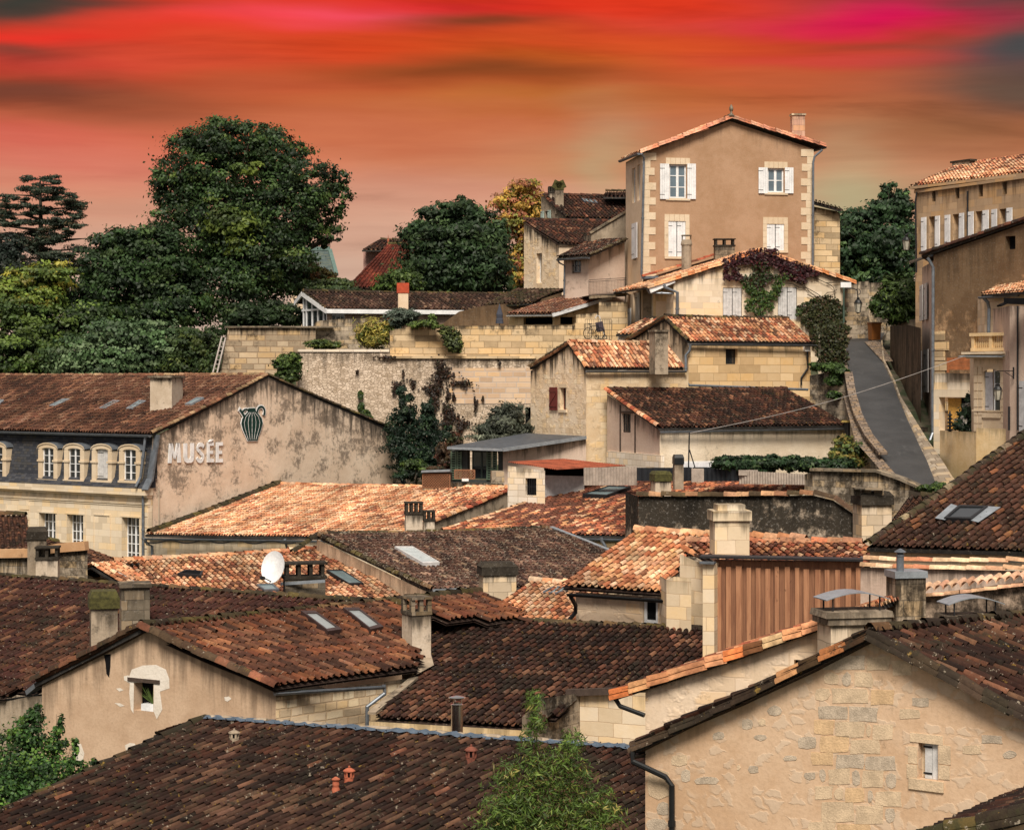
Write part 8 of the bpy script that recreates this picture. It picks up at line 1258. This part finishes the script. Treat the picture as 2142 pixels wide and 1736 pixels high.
vine(ww_, [(*z4(x, y), rx*.28, ry*.28, int(rx*ry*.20)+8, DB) for x, y, rx, ry in ((1140, 660, 20, 40), (1145, 740, 22, 60), (1120, 830, 40, 40), (1060, 830, 40, 30), (1095, 900, 32, 60), (1100, 960, 26, 40), (830, 795, 28, 24), (805, 835, 16, 30), (942, 780, 22, 26), (1205, 870, 16, 44), (1248, 885, 13, 28), (1410, 940, 13, 55), (1190, 975, 36, 40), (1225, 1030, 50, 50), (1200, 1085, 50, 26), (1320, 1085, 46, 30), (1290, 1130, 22, 40), (1330, 800, 22, 18), (1245, 790, 14, 18), (1465, 900, 8, 16), (1190, 690, 10, 40), (525, 700, 12, 14), (870, 720, 7, 40), (1590, 635, 7, 18), (750, 590, 90, 8), (1160, 700, 60, 60), (1290, 780, 90, 14))], .11, 202, 'dead_creeper', 'dark dead creeper clumps hanging on the pale rubble wall', out=.2, ragged=True)
vine(ww_, [(*z4(x, y), rx*.28, ry*.28, int(rx*ry*.3)+8, GM) for x, y, rx, ry in ((550, 870, 18, 30), (555, 965, 24, 36), (590, 1010, 36, 28), (625, 1045, 20, 20))], .13, 203, 'wall_sprigs', 'green sprigs rooted in the rubble wall above the museum verge', 'plant', out=.5)
# bamboo in front, shrub bottom left
bb_ = thing('bamboo_clump', 'feathery green bamboo rising in front of the nearest roof', 'bamboo', P(1120, 1900, 34.5)); LB_ = [(1118, 1460, 20, 26), (1122, 1500, 20, 26), (1105, 1545, 22, 26), (1195, 1545, 26, 26), (1180, 1575, 36, 24), (1058, 1608, 26, 30), (1120, 1600, 46, 36), (1185, 1620, 56, 38), (1095, 1650, 66, 36), (1060, 1690, 56, 34), (1210, 1670, 66, 34), (1130, 1700, 86, 44), (1275, 1690, 30, 24), (1230, 1715, 66, 30), (1270, 1650, 14, 12), (1040, 1720, 40, 30), (1120, 1740, 110, 34)]
leaves('crown', [(P(u, v, 34.5), (a/F*34.5, .35, b_/F*34.5)) for u, v, a, b_ in LB_], 11500, .021, [((.075, .125, .02), 3), ((.045, .08, .016), 3), ((.13, .17, .035), 1.3), ((.22, .19, .05), .3)], bb_, 140, asp=5.5, clump=.3, nclump=70, up=.5, fill=.4, droop=.15)
mb = MB(); rg = random.Random(3)
for (u, v, a, b_) in LB_: t0 = P(1120+(u-1120)*.25, 1900, 38); t1 = P(u, v-b_*.8, 34.5)+[0, rg.uniform(-.2, .2), 0]; mb.tube([t0, (t0+t1)/2+[rg.uniform(-.05, .05), 0, .1], t1], [.02, .014, .004], 5)
mb.build('stems', plain('bamboo_stem', (.16, .13, .05), .6), bb_)
shrub('hazel_bush', 'bright leafy bush in the bottom left corner below the plastered gable', [(40, 1600, 75, 70, 47, .8), (100, 1640, 70, 70, 46.5, .8), (60, 1540, 36, 40, 47, .5), (78, 1492, 13, 26, 47, .25), (60, 1500, 10, 20, 47, .2), (122, 1520, 11, 30, 47, .2), (118, 1560, 20, 26, 47, .3), (155, 1570, 10, 26, 47, .2), (160, 1610, 22, 28, 46.8, .3), (195, 1600, 9, 24, 46.8, .2), (185, 1640, 24, 24, 46.6, .3), (0, 1680, 90, 60, 46, .8), (130, 1690, 70, 40, 46, .6)], 20000, .062, [((.035, .085, .018), 3), ((.02, .05, .013), 3), ((.08, .15, .025), 1.3)], 141, base_=base(60, 47, -12.5), asp=1.25, clump=.2, tr=.08)

wl_ = W2(1712, 114.5, 1768, 114.9); vine(wl_, [(1740, 715, 30, 24, 700, DG), (1725, 745, 20, 20, 300, DG), (1755, 745, 16, 24, 300, DG), (1700, 700, 12, 16, 120, DG), (1745, 690, 30, 16, 400, DG)], .13, 204, 'low_wall_creeper', 'dark green creeper mass covering the wall below the creeper house', out=.5)
